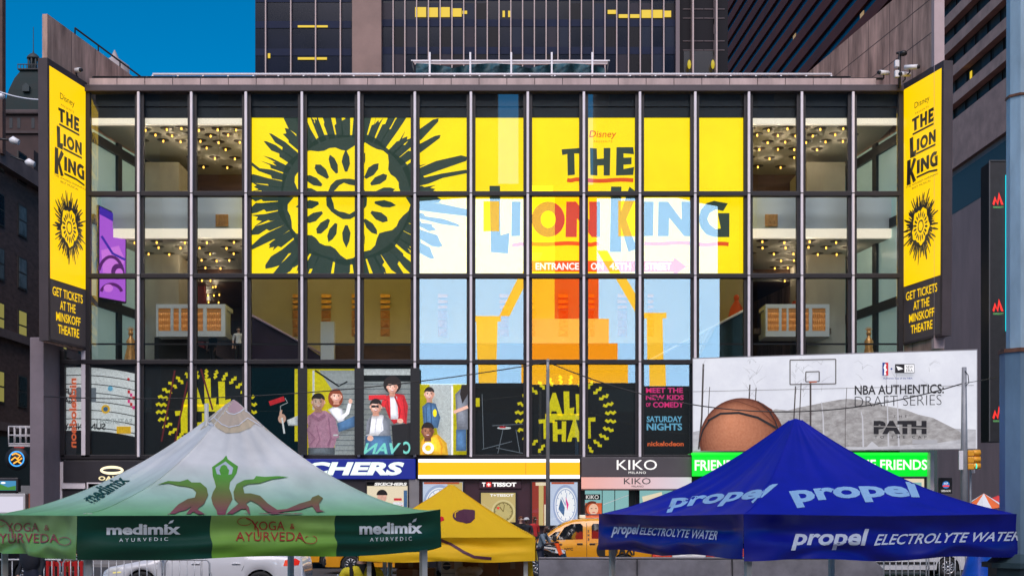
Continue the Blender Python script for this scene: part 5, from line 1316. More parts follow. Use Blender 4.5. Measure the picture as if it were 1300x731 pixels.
# ------------------------------------------------------------------ pop-up tents
def wrap_mat(name, c0, c1, z0, z1, rough=.62, mid=None):
    m = mat(name, c0, rough=rough)
    nt = m.node_tree; tc = nt.nodes.new('ShaderNodeTexCoord'); sx = nt.nodes.new('ShaderNodeSeparateXYZ'); mr = nt.nodes.new('ShaderNodeMapRange'); rp = nt.nodes.new('ShaderNodeValToRGB')
    mr.inputs[1].default_value = z0; mr.inputs[2].default_value = z1
    rp.color_ramp.elements[0].color = (*c0, 1); rp.color_ramp.elements[1].color = (*c1, 1)
    if mid: e = rp.color_ramp.elements.new(mid[0]); e.color = (*mid[1], 1)
    nt.links.new(tc.outputs['Object'], sx.inputs[0]); nt.links.new(sx.outputs[2], mr.inputs[0]); nt.links.new(mr.outputs[0], rp.inputs[0])
    nt.links.new(rp.outputs[0], nt.nodes['Principled BSDF'].inputs['Base Color'])
    n2 = nt.nodes.new('ShaderNodeTexNoise'); n2.inputs['Scale'].default_value = 2.6; n2.inputs['Detail'].default_value = 8; r2 = nt.nodes.new('ShaderNodeMapRange'); r2.inputs[1].default_value = .35; r2.inputs[2].default_value = .6; r2.inputs[3].default_value = .82; r2.inputs[4].default_value = 1.0
    mx = nt.nodes.new('ShaderNodeMix'); mx.data_type = 'RGBA'; mx.blend_type = 'MULTIPLY'; mx.inputs[0].default_value = 1.0
    nt.links.new(tc.outputs['Object'], n2.inputs['Vector']); nt.links.new(n2.outputs[0], r2.inputs[0]); nt.links.new(rp.outputs[0], mx.inputs[6]); nt.links.new(r2.outputs[0], mx.inputs[7]); nt.links.new(mx.outputs[2], nt.nodes['Principled BSDF'].inputs['Base Color'])
    nz = nt.nodes.new('ShaderNodeTexNoise'); nz.inputs['Scale'].default_value = 260; bp = nt.nodes.new('ShaderNodeBump'); bp.inputs['Strength'].default_value = .06; bp.inputs['Distance'].default_value = .002
    nt.links.new(tc.outputs['Object'], nz.inputs['Vector']); nt.links.new(nz.outputs[0], bp.inputs['Height']); nt.links.new(bp.outputs[0], nt.nodes['Principled BSDF'].inputs['Normal'])
    nt.nodes['Principled BSDF'].inputs['Sheen Weight'].default_value = .05
    return m
M_leg = mat('tent_leg_steel', (.66, .68, .64), rough=.45, metal=.0, var=.12, scale=6)
class Tent:
    def __init__(s, label, A, W, th_, eave, apex, drop, canopy_mat, val_mats, wr=.012, seed=1, cap=0.0, tip=.05, conc=.30, lift=None, legw=.02, foldy=1.0, panel=None, peak=(0, 0), tuck=.045):
        u = Vector((math.cos(th_), math.sin(th_), 0)); v = Vector((-math.sin(th_), math.cos(th_), 0))
        A = Vector((A[0], A[1], 0)); s.A, s.u, s.v, s.W = A, u, v, W
        c = A + (u + v) * W / 2
        s.root = thing('canopy_tent', label, 'tent', c)
        lift = lift or (lambda a, b: 0)
        h = lambda a, b: noise.noise(Vector((a * 3.1 + seed * 9, b * 3.1, seed)))
        ap = c + u * peak[0] + v * peak[1]
        def top(a, b):   # a, b in -1..1
            r = max(abs(a), abs(b)); q = 1 - r
            g = (1 - conc) * q + conc * q * q
            mn = min(abs(a), abs(b)) / r if r > 1e-6 else 1
            g = min(g, 1 - tip)                                     # blunt peak over the spring cap
            z = eave + (apex - eave) * g / (1 - tip) - .045 * math.sin(PI * min(1, r)) * (1 - mn) ** 1.2
            tt = (min(a, b, key=abs) / r) if r > 1e-6 else 0; sd = 0 if abs(a) > abs(b) else 3
            z += h(a, b) * .016 * r + .065 * noise.noise(Vector((tt * 5.5 + seed * 3 + (2 if a + b > 0 else 0), r * 1.1 + sd, seed))) * r * (1.02 - r) ** .5 * (1 - mn ** 4) + .022 * noise.noise(Vector((tt * 16, r * 2.2 + sd, seed + 4))) * r ** 2 * (1 - mn ** 4)
            if r > .98: z = eave
            e = (c + u * (a / r) * W / 2 + v * (b / r) * W / 2) if r > 1e-6 else ap
            return ap * (1 - r) + e * r + Vector((0, 0, z + lift(a, b) * r ** 4))
        nr, ns = 30, 128; m = MB(); vs = []          # rings of points so that the four ridges are mesh edges
        def sq_(k):
            q = k / ns * 4; i, f = int(q) % 4, (q % 1) * 2 - 1
            return [(f, -1), (1, f), (-f, 1), (-1, -f)][i]
        for j in range(nr + 1):
            r = 1 - (1 - j / nr) if j else 0.004
            for k in range(ns): a_, b_ = sq_(k); vs.append(top(a_ * r, b_ * r))
        m.add(vs, [(j * ns + k, j * ns + (k + 1) % ns, (j + 1) * ns + (k + 1) % ns, (j + 1) * ns + k) for j in range(nr) for k in range(ns)] + [tuple(range(ns))], smooth=True)
        s.bvh_top = BVHTree.FromPolygons(m.v, m.f)
        part('canopy', m, canopy_mat, s.root)
        m = MB()
        for sx, sy in ((-1, -1), (1, -1), (1, 1), (-1, 1)): m.tube([top(sx * q, sy * q) + Vector((0, 0, .002)) for q in [.03 + .96 * k / 24 for k in range(25)]], .003, 5)
        part('ridge_seam', m, canopy_mat, s.root)
        s.bvh_val = []
        for k, (p, d, nn) in enumerate(((A, u, -v), (A + u * W, v, u), (A + (u + v) * W, -u, v), (A + v * W, -v, -u))):
            m = MB(); nx, nz = 90, 14; vs = []
            for j in range(nz + 1):
                for i in range(nx + 1):
                    x = i / nx * 1.012 - .006; t_ = j / nz
                    q = p + d * W * x
                    w = wr * t_ ** .6 * max(0, math.sin(PI * x)) ** .5 * (math.sin(t_ * 11 + 2.2 * noise.noise(Vector((x * 4, seed + k, t_ * 1.5))) * 2) + 1.1 * noise.noise(Vector((x * 7, seed * 3 + k, t_ * 3.5))))
                    w += .01 * math.sin(x * 31 + k) * t_ * foldy * .4
                    w += tuck * (-math.sin(PI * min(1, t_ / .62)) * .8 + .55 * max(0, t_ - .4)) * (1 + .5 * noise.noise(Vector((x * 3 + seed, k, 0.5)))) * min(1, 9 * min(x, 1 - x) + .12) * (1 if 0 < x < 1 else .1)
                    ab = (q - c) * (2 / W); la = ab.dot(u); lb = ab.dot(v)
                    z = eave + lift(la, lb) - t_ * (drop[k] if isinstance(drop, tuple) else drop) + (.008 * math.sin(PI * x * 4 + seed)) * t_ * foldy
                    vs.append(q + nn * (.015 + w + .01 * t_) + Vector((0, 0, z)))
            mi = []
            for j in range(nz):
                for i in range(nx):
                    m.add([], []); 
                    m.f.append([j * (nx + 1) + i, j * (nx + 1) + i + 1, (j + 1) * (nx + 1) + i + 1, (j + 1) * (nx + 1) + i]); m.sm.append(True)
                    m.m.append(panel(k, (i + .5) / nx) if panel else 0)
            m.v = vs
            s.bvh_val.append(BVHTree.FromPolygons(vs, m.f))
            part('valance', m, val_mats, s.root)
        # frame: four legs with feet, eave bars, scissor struts
        for q in (A, A + u * W, A + (u + v) * W, A + v * W):
            q = q + (c - q).normalized() * .13
            m = MB(); m.box(-legw, legw, -legw, legw, 0.02, .95); m.box(-legw * 1.3, legw * 1.3, -legw * 1.3, legw * 1.3, .9, eave + .02); m.box(-.05, .05, -.05, .05, .0, .02); m.box(-.03, .03, -.03, .03, eave - .24, eave - .18)
            rot = Matrix.Rotation(th_, 3, 'Z'); m.v = [rot @ x + q for x in m.v]
            part('leg', m, M_leg, s.root)
        for p, d in ((A, u), (A + u * W, v), (A + (u + v) * W, -u), (A + v * W, -v)):
            m = MB(); i0 = (c - p).normalized() * .24
            for k in range(4):
                a_, b_ = p + i0 * .6 + d * ((W - .24) * k / 4), p + i0 * .6 + d * ((W - .24) * (k + 1) / 4)
                m.tube([a_ + Vector((0, 0, eave - .05)), b_ + Vector((0, 0, eave - .21))], .011, 6); m.tube([a_ + Vector((0, 0, eave - .21)), b_ + Vector((0, 0, eave - .05))], .011, 6)
            part('scissor_strut', m, M_leg, s.root)
        m = MB(); m.tube([c + Vector((0, 0, eave - .2)), c + Vector((0, 0, apex - .04))], .02, 8)
        for q in (A, A + u * W, A + (u + v) * W, A + v * W): m.tube([c + Vector((0, 0, eave - .1)), q + (c - q).normalized() * .2 + Vector((0, 0, eave - .05))], .01, 6)
        part('centre_pole', m, M_leg, s.root)
        s.c, s.eave, s.apex = c, eave, apex
    def art_top(s, sub=5): return Art(onto(s.bvh_top, s.c.y), step=.0015, base=.004, sub=sub)
    def art_val(s, k, sub=5): return Art(onto(s.bvh_val[k], s.c.y), step=.0015, base=.004, sub=sub)

# green and white tent, corner A at photo column 100, nearest
dA = 9.7
M_gtop = wrap_mat('white_green_canopy', srgb(104, 190, 96), srgb(244, 244, 240), 2.02, 2.50, mid=(.40, srgb(186, 224, 200)))
M_gdark = mat('bottle_green_print', srgb(2, 62, 40), rough=.42, var=.1, scale=2)
M_glime = wrap_mat('lime_print', srgb(112, 172, 40), srgb(150, 190, 96), 1.72, 2.04, rough=.5)
def gpanel(k, x):
    if k == 0: return 0 if (x < .335 or x > .68) else 1
    return 1 if x > .04 else 0
gt = Tent('white and green canopy tent with yoga figures on its slope and dark green valance panels', (X_(100, dA), dA), 3.08, R(33), 2.055, 3.11, .335, M_gtop, [M_gdark, M_glime], seed=2, wr=.022, panel=gpanel, peak=(.24, -.05), conc=.74, tip=.015,
          lift=lambda a, b: .05 * (1 if a > 0 else 0) * max(0, a) ** 6 * max(0, -b) ** 6)
a = gt.art_top()
G1, G2, G3, G4, G5 = [mat('figure_print_' + n, srgb(*c), rough=.6) for n, c in (('leaf_green', (98, 172, 62)), ('olive', (116, 134, 66)), ('russet', (136, 92, 74)), ('wine', (150, 60, 82)), ('deep_green', (70, 160, 60)))]
FIG = wrap_mat('figure_gradient_print', srgb(158, 52, 84), srgb(96, 176, 58), 2.05, 2.40, mid=(.42, srgb(128, 116, 62)))
def banded(loop, y0, y1, cols=(G1, G1, G2, G3, G4)):
    a.poly(FIG, loop, stay=True); return
    for k, cmat in enumerate(cols):
        ya = -1e3 if k == 0 else y0 + (y1 - y0) * k / n; yb = 1e3 if k == n - 1 else y0 + (y1 - y0) * (k + 1) / n
        l = clip_rect([(float(x), float(y)) for x, y in loop], 0, ya, 1300, yb)
        if len(l) > 2: a.poly(cmat, l, stay=True)
# central figure, arms joined overhead
CF = [(287, 578), (289, 583), (302, 592), (300, 601), (296, 607), (292, 612), (291, 620), (294, 628), (295, 634), (291, 641), (287, 649), (286, 655), (276, 655), (275, 648), (270, 640), (268, 632), (270, 625), (274, 618), (272, 610), (270, 604), (269, 593), (283, 583)]
banded(CF, 605, 655)
a.off += .0015
hole = mat('figure_gap_print', srgb(200, 214, 220), rough=.6)
a.poly(hole, [(286, 586), (296, 594), (294, 602), (290, 603), (291, 597), (284, 590), (278, 597), (280, 603), (275, 602), (273, 594)])
a.ell(FIG, 284, 596, 5, 5.5)
L1 = [(199, 616), (213, 611), (228, 612), (238, 609), (243, 613), (254, 613), (262, 620), (264, 629), (259, 640), (250, 647), (263, 655), (254, 655), (245, 650), (238, 656), (236, 654), (243, 643), (236, 648), (228, 650), (216, 656), (212, 656), (226, 641), (238, 634), (247, 632), (249, 625), (244, 620), (235, 618), (226, 617), (214, 614)]
banded(L1, 622, 656); a.off += .0015
L2 = [(367, 606), (352, 605), (336, 606), (325, 605), (322, 609), (310, 610), (300, 615), (296, 625), (297, 634), (303, 640), (294, 647), (287, 654), (291, 656), (306, 647), (312, 647), (316, 655), (308, 656), (318, 656), (316, 645), (312, 640), (318, 636), (328, 641), (334, 647), (340, 651), (350, 652), (362, 650), (380, 648), (396, 643), (402, 651), (412, 650), (406, 648), (405, 640), (410, 633), (404, 629), (396, 632), (394, 636), (380, 640), (364, 647), (352, 648), (340, 640), (330, 630), (318, 627), (310, 627), (308, 618), (316, 615), (330, 614), (345, 609)]
banded(L2, 618, 656); a.off += .0015
a.poly(FIG, [(328, 653), (350, 652), (385, 654), (350, 656), (326, 656)])
a.done('canopy_print', gt.root); a = gt.art_top()
# scalloped cap print round the peak
T1, T2, T3, T4 = [mat('cap_print_' + n, srgb(*c), rough=.6) for n, c in (('rose', (205, 172, 176)), ('tan', (208, 190, 168)), ('sand', (214, 196, 164)), ('pale', (236, 236, 240)))]
a.poly(T3, [(268, 534), (275, 543), (287, 550), (303, 549), (318, 543), (325, 536), (345, 548), (335, 535), (318, 517), (301, 507), (290, 510), (270, 527), (254, 546), (262, 541)])
a.poly(T2, [(272, 529), (283, 539), (292, 541), (304, 538), (313, 531), (330, 540), (318, 521), (300, 507), (286, 514)])
a.poly(T1, [(286, 517), (292, 524), (298, 525), (305, 522), (310, 516), (301, 506), (294, 506)])
for l in ([(283, 519), (290, 525), (297, 526.5), (305, 523), (312, 517)], [(272, 530), (281, 539), (290, 542.5), (303, 540), (314, 531), (331, 541)], [(264, 536), (270, 541)], [(312, 517), (325, 532), (336, 539)], [(283, 519), (271, 531), (262, 538)]): a.line(T4, l, 1.4, stay=True)
a.off += .0015
a.done('canopy_print', gt.root); a = gt.art_top()
a.text(mat('ink_forest', srgb(20, 70, 54), rough=.6), 'medimix', quad=[(100, 630), (148, 604), (166, 610), (119, 640)], bold=.03)
a.done('canopy_print', gt.root)
V_r = mat('valance_crimson', srgb(166, 44, 40), rough=.5); V_s = mat('valance_silver', srgb(226, 232, 232), rough=.45, metal=.1)
for x0, y0, y1, x1 in ((135, 665, 679, 229), (456, 663, 678, 536)):
    w = x1 - x0; sl = -.012 * w; a = gt.art_val(0)
    a.text(V_s, 'medimix', quad=[(x0, y0), (x1, y0 + sl), (x1, y1 + sl), (x0, y1)], bold=.04)
    a.text(V_s, 'AYURVEDIC', quad=[(x0 + w * .17, y1 + 4.5), (x0 + w * .83, y1 + 4 + sl), (x0 + w * .83, y1 + 8.5 + sl), (x0 + w * .17, y1 + 9)], spacing=1.7)
    a.poly(V_s, [(x0 + w * .83, y0 - .5), (x0 + w * .86, y0 - 4.5), (x0 + w * .91, y0 - 6), (x0 + w * .89, y0 - 2)]); a.done('valance_lettering', gt.root)
def yoga(a, x0, y0):
    a.text(V_r, 'YOGA', box=(x0 + 19, y0 + 4, x0 + 61, y0 + 15.5)); a.text(V_r, '&', box=(x0 + 68, y0 + 7, x0 + 74, y0 + 14))
    a.text(V_r, 'AYURVEDA', box=(x0 - 1, y0 + 18, x0 + 86, y0 + 30)); a.line(V_r, arcpts(x0 + 10, y0 + 4, 9, 5, 20, 330), .8, stay=True); a.line(V_r, [(x0 + 12, y0), (x0 + 20, y0 + 3), (x0 + 27, y0 + 14), (x0 + 28, y0 + 24)], (1, 2.2), stay=True); a.line(V_r, [(x0 + 80, y0 + 26), (x0 + 88, y0 + 32)] + arcpts(x0 + 94, y0 + 28, 8, 5, 130, -150), .9, stay=True); a.off += .0015
a = gt.art_val(0); yoga(a, 300, 657)
a.done('valance_lettering', gt.root)
a = gt.art_val(3); yoga(a, -11, 659); a.done('valance_lettering', gt.root)

# blue tent
dF = 11.4
M_btop = mat('royal_blue_canopy', (.0004, .0065, .40), rough=.6, var=.14, scale=3); M_btop.node_tree.nodes['Principled BSDF'].inputs['Sheen Weight'].default_value = .0
M_bval = mat('royal_blue_valance', (.0004, .0042, .24), rough=.42, var=.14, scale=3)
bt = Tent('royal blue canopy tent with pale slanted sports drink lettering on slopes and valance', (X_(945, dF), dF), 3.0, R(20.8), 2.045, 3.04, (.40, .38, .38, .38), M_btop, [M_bval], seed=5, wr=.03, foldy=1.6, conc=.55, tip=.03, tuck=.095,
          lift=lambda a, b: .02 * abs(a) * abs(b))
B_l = mat('pale_blue_print', srgb(160, 205, 245), rough=.5); B_s = mat('silver_blue_print', srgb(196, 208, 226), rough=.4)
a = bt.art_top()
a.text(B_l, 'propel', quad=[(856, 627), (988, 614), (961, 637), (846, 651)], bold=.035)
a.line(B_l, [(955, 638), (963, 630), (978, 616)], (3.2, 1), stay=True)
a.done('canopy_print', bt.root); a = bt.art_top()
wd = lambda s, q: a.text(B_l, s, quad=q, bold=.04)
a.text(B_l, 'propel', quad=[(998, 617), (1160, 612), (1170, 637), (1012, 645)], bold=.04, arc=.12)
a.done('canopy_print', bt.root)
a = bt.art_val(3)
a.text(B_s, 'propel', quad=[(778, 664), (810, 665), (808, 682), (776, 682)], bold=.03, shear=3); a.text(B_s, 'ELECTROLYTE WATER', quad=[(813, 669), (912, 673.5), (910, 685.5), (812, 678.5)], bold=.015, shear=2)
a.done('valance_lettering', bt.root)
a = bt.art_val(0)
a.text(B_s, 'propel', quad=[(1008, 671), (1099, 671), (1096, 698), (1004, 698)], bold=.03, shear=4); a.text(B_s, 'ELECTROLYTE WATER', quad=[(1112, 678), (1296, 674), (1293, 686), (1109, 692)], bold=.015, shear=3)
a.done('valance_lettering', bt.root)

# small yellow tent
yt0 = 14.5; xr = X_(678, yt0); Wy = 1.94
M_ytop = mat('sun_yellow_canopy', (1.0, .58, .0), rough=.7, var=.04, scale=3)
yt = Tent('small sunny yellow canopy tent with a printed face, between the green and blue tents', (xr - Wy, yt0), Wy, 0.0, 1.80, 2.41, .27, M_ytop, [M_ytop], seed=8, wr=.012, legw=.018, conc=.18, tip=.02)
pl = mat('plum_print', srgb(92, 44, 62), rough=.6); rd = mat('heart_red_print', srgb(226, 30, 36), rough=.6)
a = yt.art_top(sub=4)
a.poly(pl, arcpts(589, 654.5, 14.5, 8.5, 95, 275, 10) + [(600, 647), (603, 648), (603, 658), (598, 663), (592, 664.5)]); a.line(M_ytop, [(578, 657), (578, 651), (583, 647), (588, 646)], 1.5)
a.done('canopy_print', yt.root); a = yt.art_top(sub=4); a.poly(rd, [(556, 664), (564, 660), (563, 656), (557, 655)])
a.done('canopy_print', yt.root)
a = yt.art_val(0, sub=4)
a.line(pl, [(556, 683.5), (572, 690), (588, 700), (602, 706.5), (624, 708.5)], 3.6); a.done('valance_print', yt.root)

# ------------------------------------------------------------------ vehicles (built at the origin, nose to -X)
M_tyre = mat('tyre_rubber', (.018, .018, .019), rough=.8); M_rim = mat('alloy_rim', (.5, .5, .52), rough=.3, metal=.8); M_carglass = mat('car_glass', (.012, .014, .017), rough=.04, spec=.8); M_trim = mat('black_trim', (.02, .02, .022), rough=.5)
M_tail = mat('tail_lens', (.5, .01, .01), rough=.15, emit=.35, ecol=(1, .05, .02)); M_lens = mat('headlight_lens', (.75, .75, .72), rough=.1)
def interp(tab, x):
    for (a, b), (c, d) in zip(tab, tab[1:]):
        if a <= x <= c: return b + (d - b) * (x - a) / (c - a)
    return tab[0][1] if x < tab[0][0] else tab[-1][1]
class Car:
    """top: silhouette (x, z); belt: (x, z) shoulder line; wheels (x front, x rear, radius)"""
    def __init__(s, name, label, cat, top, belt, W, roofw, wheels, paint, low=.24, group=None):
        s.root = thing(name, label, cat, (0, 0, 0), group); s.top, s.belt, s.W, s.roofw = top, belt, W, roofw
        x0, x1 = top[0][0], top[-1][0]; wf, wr_, rad = wheels; s.wheels = wheels
        xs = sorted(set([x0 + (x1 - x0) * i / 70 for i in range(71)] + [q[0] for q in top] + [w + d for w in (wf, wr_) for d in (-rad * 1.16, -rad * 1.1, rad * 1.1, rad * 1.16)]))
        vs, fs = [], []; K = 9
        for x in xs:
            zt = interp(top, x); zb = low
            for w in (wf, wr_):
                d = abs(x - w)
                if d < rad * 1.14: zb = max(zb, .0 + rad + math.sqrt(max(0, (rad * 1.14) ** 2 - d * d)))
            e = min(x - x0, x1 - x); wn_ = W / 2 * (1 - .16 * max(0, 1 - e / .5) ** 2.2)
            be = min(interp(belt, x), zt - .02)
            h = [(wn_ * .96, zb), (wn_, max(zb + .03, zb + (be - zb) * .35)), (wn_ * .995, max(zb + .05, zb + (be - zb) * .75)), (wn_ * .965, be)]
            rw = min(wn_ * .95, s.yroof(x, zt, be, wn_)); 
            h += [((wn_ * .965 + rw) / 2, be + (zt - be) * .45), (rw, be + (zt - be) * .86), (rw * .9, zt - .012), (rw * .5, zt + .006), (0, zt + .012)]
            for y, z in h: vs.append((x, -y, z))
            for y, z in h[-2::-1]: vs.append((x, y, z))
        n = 2 * K - 1
        for i in range(len(xs) - 1):
            for k in range(n - 1): fs.append((i * n + k, i * n + k + 1, (i + 1) * n + k + 1, (i + 1) * n + k))
        fs.append(tuple(range(n))[::-1]); fs.append(tuple((len(xs) - 1) * n + k for k in range(n)))
        m = MB(); m.add(vs, fs, 0, True); s.body = part('body', m, paint, s.root)
        m = MB(); m.box(x0 + .2, x1 - .2, -W * .40, W * .40, low - .05, low + .35); part('underbody', m, M_trim, s.root)
        for w in (wf, wr_):
            for sy in (-1, 1):
                yo = sy * (W / 2 - .02); m = MB()
                m.lathe((w, yo - sy * .2, rad), [(rad * .62, 0), (rad * .96, -.0 + sy * .0), (rad, sy * .03), (rad, sy * .17), (rad * .95, sy * .2), (rad * .66, sy * .2), (rad * .62, sy * .17)], 28, axis='Y'); wh = part('wheel', m, M_tyre, s.root)
                m = MB(); m.lathe((w, yo - sy * .2, rad), [(rad * .66, sy * .195), (rad * .62, sy * .205), (rad * .60, sy * .13), (0.0, sy * .12)], 28, axis='Y')
                for k in range(10):
                    q = 2 * PI * k / 10; m.tube([(w + math.cos(q) * rad * .12, yo - sy * .03, rad + math.sin(q) * rad * .12), (w + math.cos(q) * rad * .61, yo - sy * .01, rad + math.sin(q) * rad * .61)], .022, 5)
                m.lathe((w, yo - sy * .2, rad), [(.0, sy * .2), (rad * .17, sy * .195), (rad * .18, sy * .15)], 12, axis='Y'); part('rim', m, M_rim, wh)
    def yroof(s, x, zt, be, wn_):
        t = max(0, min(1, (zt - be) / .55)); return wn_ * (.93 * (1 - t) + s.roofw * t)
    def side(s, x, z, off=.006):
        zt = interp(s.top, x); be = min(interp(s.belt, x), zt - .02); x0, x1 = s.top[0][0], s.top[-1][0]
        e = min(x - x0, x1 - x); wn_ = s.W / 2 * (1 - .16 * max(0, 1 - e / .5) ** 2.2); rw = min(wn_ * .95, s.yroof(x, zt, be, wn_))
        tb = [(be, wn_ * .965), (be + (zt - be) * .45, (wn_ * .965 + rw) / 2), (be + (zt - be) * .86, rw), (zt, rw * .9)]
        y = interp(tb, z) if z > be else interp([(.2, wn_ * .97), (be * .45, wn_), (be * .8, wn_ * .995), (be, wn_ * .965)], z)
        return y + off
    def decal(s, name, loops, m, sides=(-1, 1), off=.006, parent=None, sub=.12):
        for sy in sides:
            a = Art(lambda x, z, o, sy=sy: Vector((x, sy * s.side(x, z, off + o), z)), step=.001, base=0, sub=sub)
            for l in loops: a.poly(m, l, stay=True)
            part(name, a.mb, a.mats, parent or s.root)
    def words(s, name, items, sides=(-1,), off=.008):
        a = Art(lambda x, z, o: Vector((x, -s.side(x, z, off + o), z)), step=.001, base=0, sub=.08)
        for kind, m, arg in items:
            if kind == 'text': a.text(m, arg[0], box=arg[1], bold=.03)
            elif kind == 'poly': a.poly(m, arg)
            elif kind == 'line': a.line(m, arg[0], arg[1])
        part(name, a.mb, a.mats, s.root)
    def cross(s, name, z0, z1, x0, x1, m, wid=.8, off=.01, mats=None):
        """windscreen or rear window lying on the slope between (x0,z0) and (x1,z1)"""
        vs = []; n = 12
        for i in range(9):
            x = x0 + (x1 - x0) * i / 8; zt = interp(s.top, x); be = min(interp(s.belt, x), zt - .02); rw = min(s.W / 2 * .95, s.yroof(x, zt, be, s.W / 2)) * wid
            for k in range(n + 1): u = -1 + 2 * k / n; vs.append((x, u * rw, zt + .014 - .03 * abs(u) ** 3 + off))
        mb = MB(); mb.add(vs, [(i * (n + 1) + k, i * (n + 1) + k + 1, (i + 1) * (n + 1) + k + 1, (i + 1) * (n + 1) + k) for i in range(8) for k in range(n)], smooth=True); part(name, mb, m, s.root)
    def box(s, name, c, d, m, bev=.02, parent=None):
        mb = MB(); mb.box(c[0] - d[0] / 2, c[0] + d[0] / 2, c[1] - d[1] / 2, c[1] + d[1] / 2, c[2] - d[2] / 2, c[2] + d[2] / 2, bev=bev); return part(name, mb, m, parent or s.root)
VAN_T = [(-2.36, .62), (-2.33, .86), (-2.2, .98), (-1.62, 1.12), (-1.52, 1.15), (-.95, 1.56), (-.62, 1.74), (-.3, 1.83), (.3, 1.87), (1.5, 1.865), (2.1, 1.82), (2.22, 1.75), (2.30, 1.2), (2.36, .9), (2.36, .6)]
VAN_B = [(-2.36, .60), (-2.2, .88), (-1.5, 1.06), (0, 1.1), (2.36, 1.12)]
def van(name, label, cat, paint, loc, rz=0, taxi=True, group=None):
    c = Car(name, label, cat, VAN_T, VAN_B, 1.74, .80, (-1.48, 1.38, .32), paint, group=group)
    c.decal('front_window', [[(-.93, 1.14), (-.02, 1.16), (-.02, 1.62), (-.1, 1.70), (-.42, 1.68), (-.66, 1.56)]], M_carglass)
    c.decal('front_quarter_window', [[(-1.36, 1.13), (-.99, 1.14), (-.78, 1.44), (-.98, 1.40)]], M_carglass)
    c.decal('sliding_door_window', [[(.28, 1.18), (1.1, 1.18), (1.1, 1.66), (.34, 1.70), (.28, 1.62)]], M_carglass)
    c.decal('rear_window', [[(1.24, 1.2), (2.08, 1.22), (2.0, 1.62), (1.24, 1.66)]], M_carglass)
    c.decal('door_seam', [[(-.96, .36), (-.945, .36), (-.945, 1.12), (-.96, 1.12)], [(.10, .34), (.115, .34), (.115, 1.72), (.10, 1.72)], [(1.165, .68), (1.18, .68), (1.18, 1.7), (1.165, 1.7)], [(.2, 1.0), (2.1, 1.0), (2.1, 1.015), (.2, 1.015)]], M_trim, off=.004)
    c.decal('rub_strip', [[(-1.1, .42), (.98, .42), (.98, .5), (-1.1, .5)]], M_trim, off=.012)
    c.cross('windscreen', 1.15, 1.72, -1.5, -.64, M_carglass, .9)
    for sy in (-1, 1):
        c.box('door_handle', (-.13, sy * (c.side(-.13, 1.02) + .015), 1.0), (.2, .04, .05), M_trim, .015); c.box('door_handle', (.30, sy * (c.side(.3, 1.02) + .015), 1.0), (.2, .04, .05), M_trim, .015)
        c.box('wing_mirror', (-1.0, sy * 1.0, 1.2), (.14, .2, .2), M_trim, .04)
        c.decal('headlight', [[(-2.28, .72), (-1.98, .80), (-1.95, .94), (-2.16, .93), (-2.28, .86)]], M_lens, sides=(sy,), off=.012)
        c.decal('tail_light', [[(2.16, 1.0), (2.27, 1.0), (2.26, 1.32), (2.16, 1.36)]], M_tail, sides=(sy,), off=.01)
    c.box('front_bumper', (-2.33, 0, .42), (.16, 1.5, .26), M_trim, .06); c.box('rear_bumper', (2.34, 0, .42), (.18, 1.55, .24), M_trim, .06); c.box('grille', (-2.33, 0, .72), (.07, .9, .12), M_trim, .02)
    if taxi:
        c.box('roof_light', (.0, 0, 1.93), (.2, .7, .12), mat('roof_light_white', (.8, .8, .7), rough=.4, emit=.2, ecol=(1, .9, .5)), .03); c.box('roof_sign', (.55, 0, 2.0), (.9, .3, .04), mat('dark_roof_sign', (.03, .04, .09), rough=.4), .01)
        K = mat('taxi_black_letter', (.015, .015, .015), rough=.4); O = paint
        circ = [(1.02 + .36 * math.cos(2 * PI * k / 24), .78 + .36 * math.sin(2 * PI * k / 24)) for k in range(24)]
        circ = [(x, max(.56, y)) for x, y in circ]
        c.words('taxi_lettering', [('text', K, ('NYC', (-.66, .87, -.36, .78))), ('poly', K, [(x - .22, y) for x, y in circ]), ('poly', O, [(.60, 1.04), (1.0, 1.04), (1.0, .95), (.86, .95), (.86, .60), (.74, .60), (.74, .95), (.60, .95)]), ('text', K, ('AXI', (1.2, 1.02, 1.75, .62))),
            ('text', K, ('2', (.14, 1.48, .2, 1.4))), ('text', K, ('M', (.14, 1.34, .2, 1.26))), ('text', K, ('5', (.14, 1.2, .2, 1.12)))])
    c.root.location = loc; c.root.rotation_euler.z = rz
    return c
M_taxi = mat('taxi_orange_yellow', (.86, .36, .012), rough=.25, coat=.6, var=.03, scale=1)
tx = van('taxi_van', 'orange taxi van with black circle mark behind the grey barrier by the blue tent', 'taxi', M_taxi, (2.46, 45.5, 0), group='orange taxis in the street')
def taxi_copy(label, loc, rz=0):
    c = copy_tree(tx.root); c['label'] = label; c.location = loc; c.rotation_euler.z = rz; return c
taxi_copy('orange taxi van whose nose shows behind the person in the yellow shirt', (-3.95, 44.6, 0))
taxi_copy('orange taxi van mostly hidden behind the tail of the white saloon car', (-5.4, 49.0, 0), R(180))
taxi_copy('orange taxi van cut off by the left edge of the photo behind the crowd fence', (-17.8, 42.0, 0))
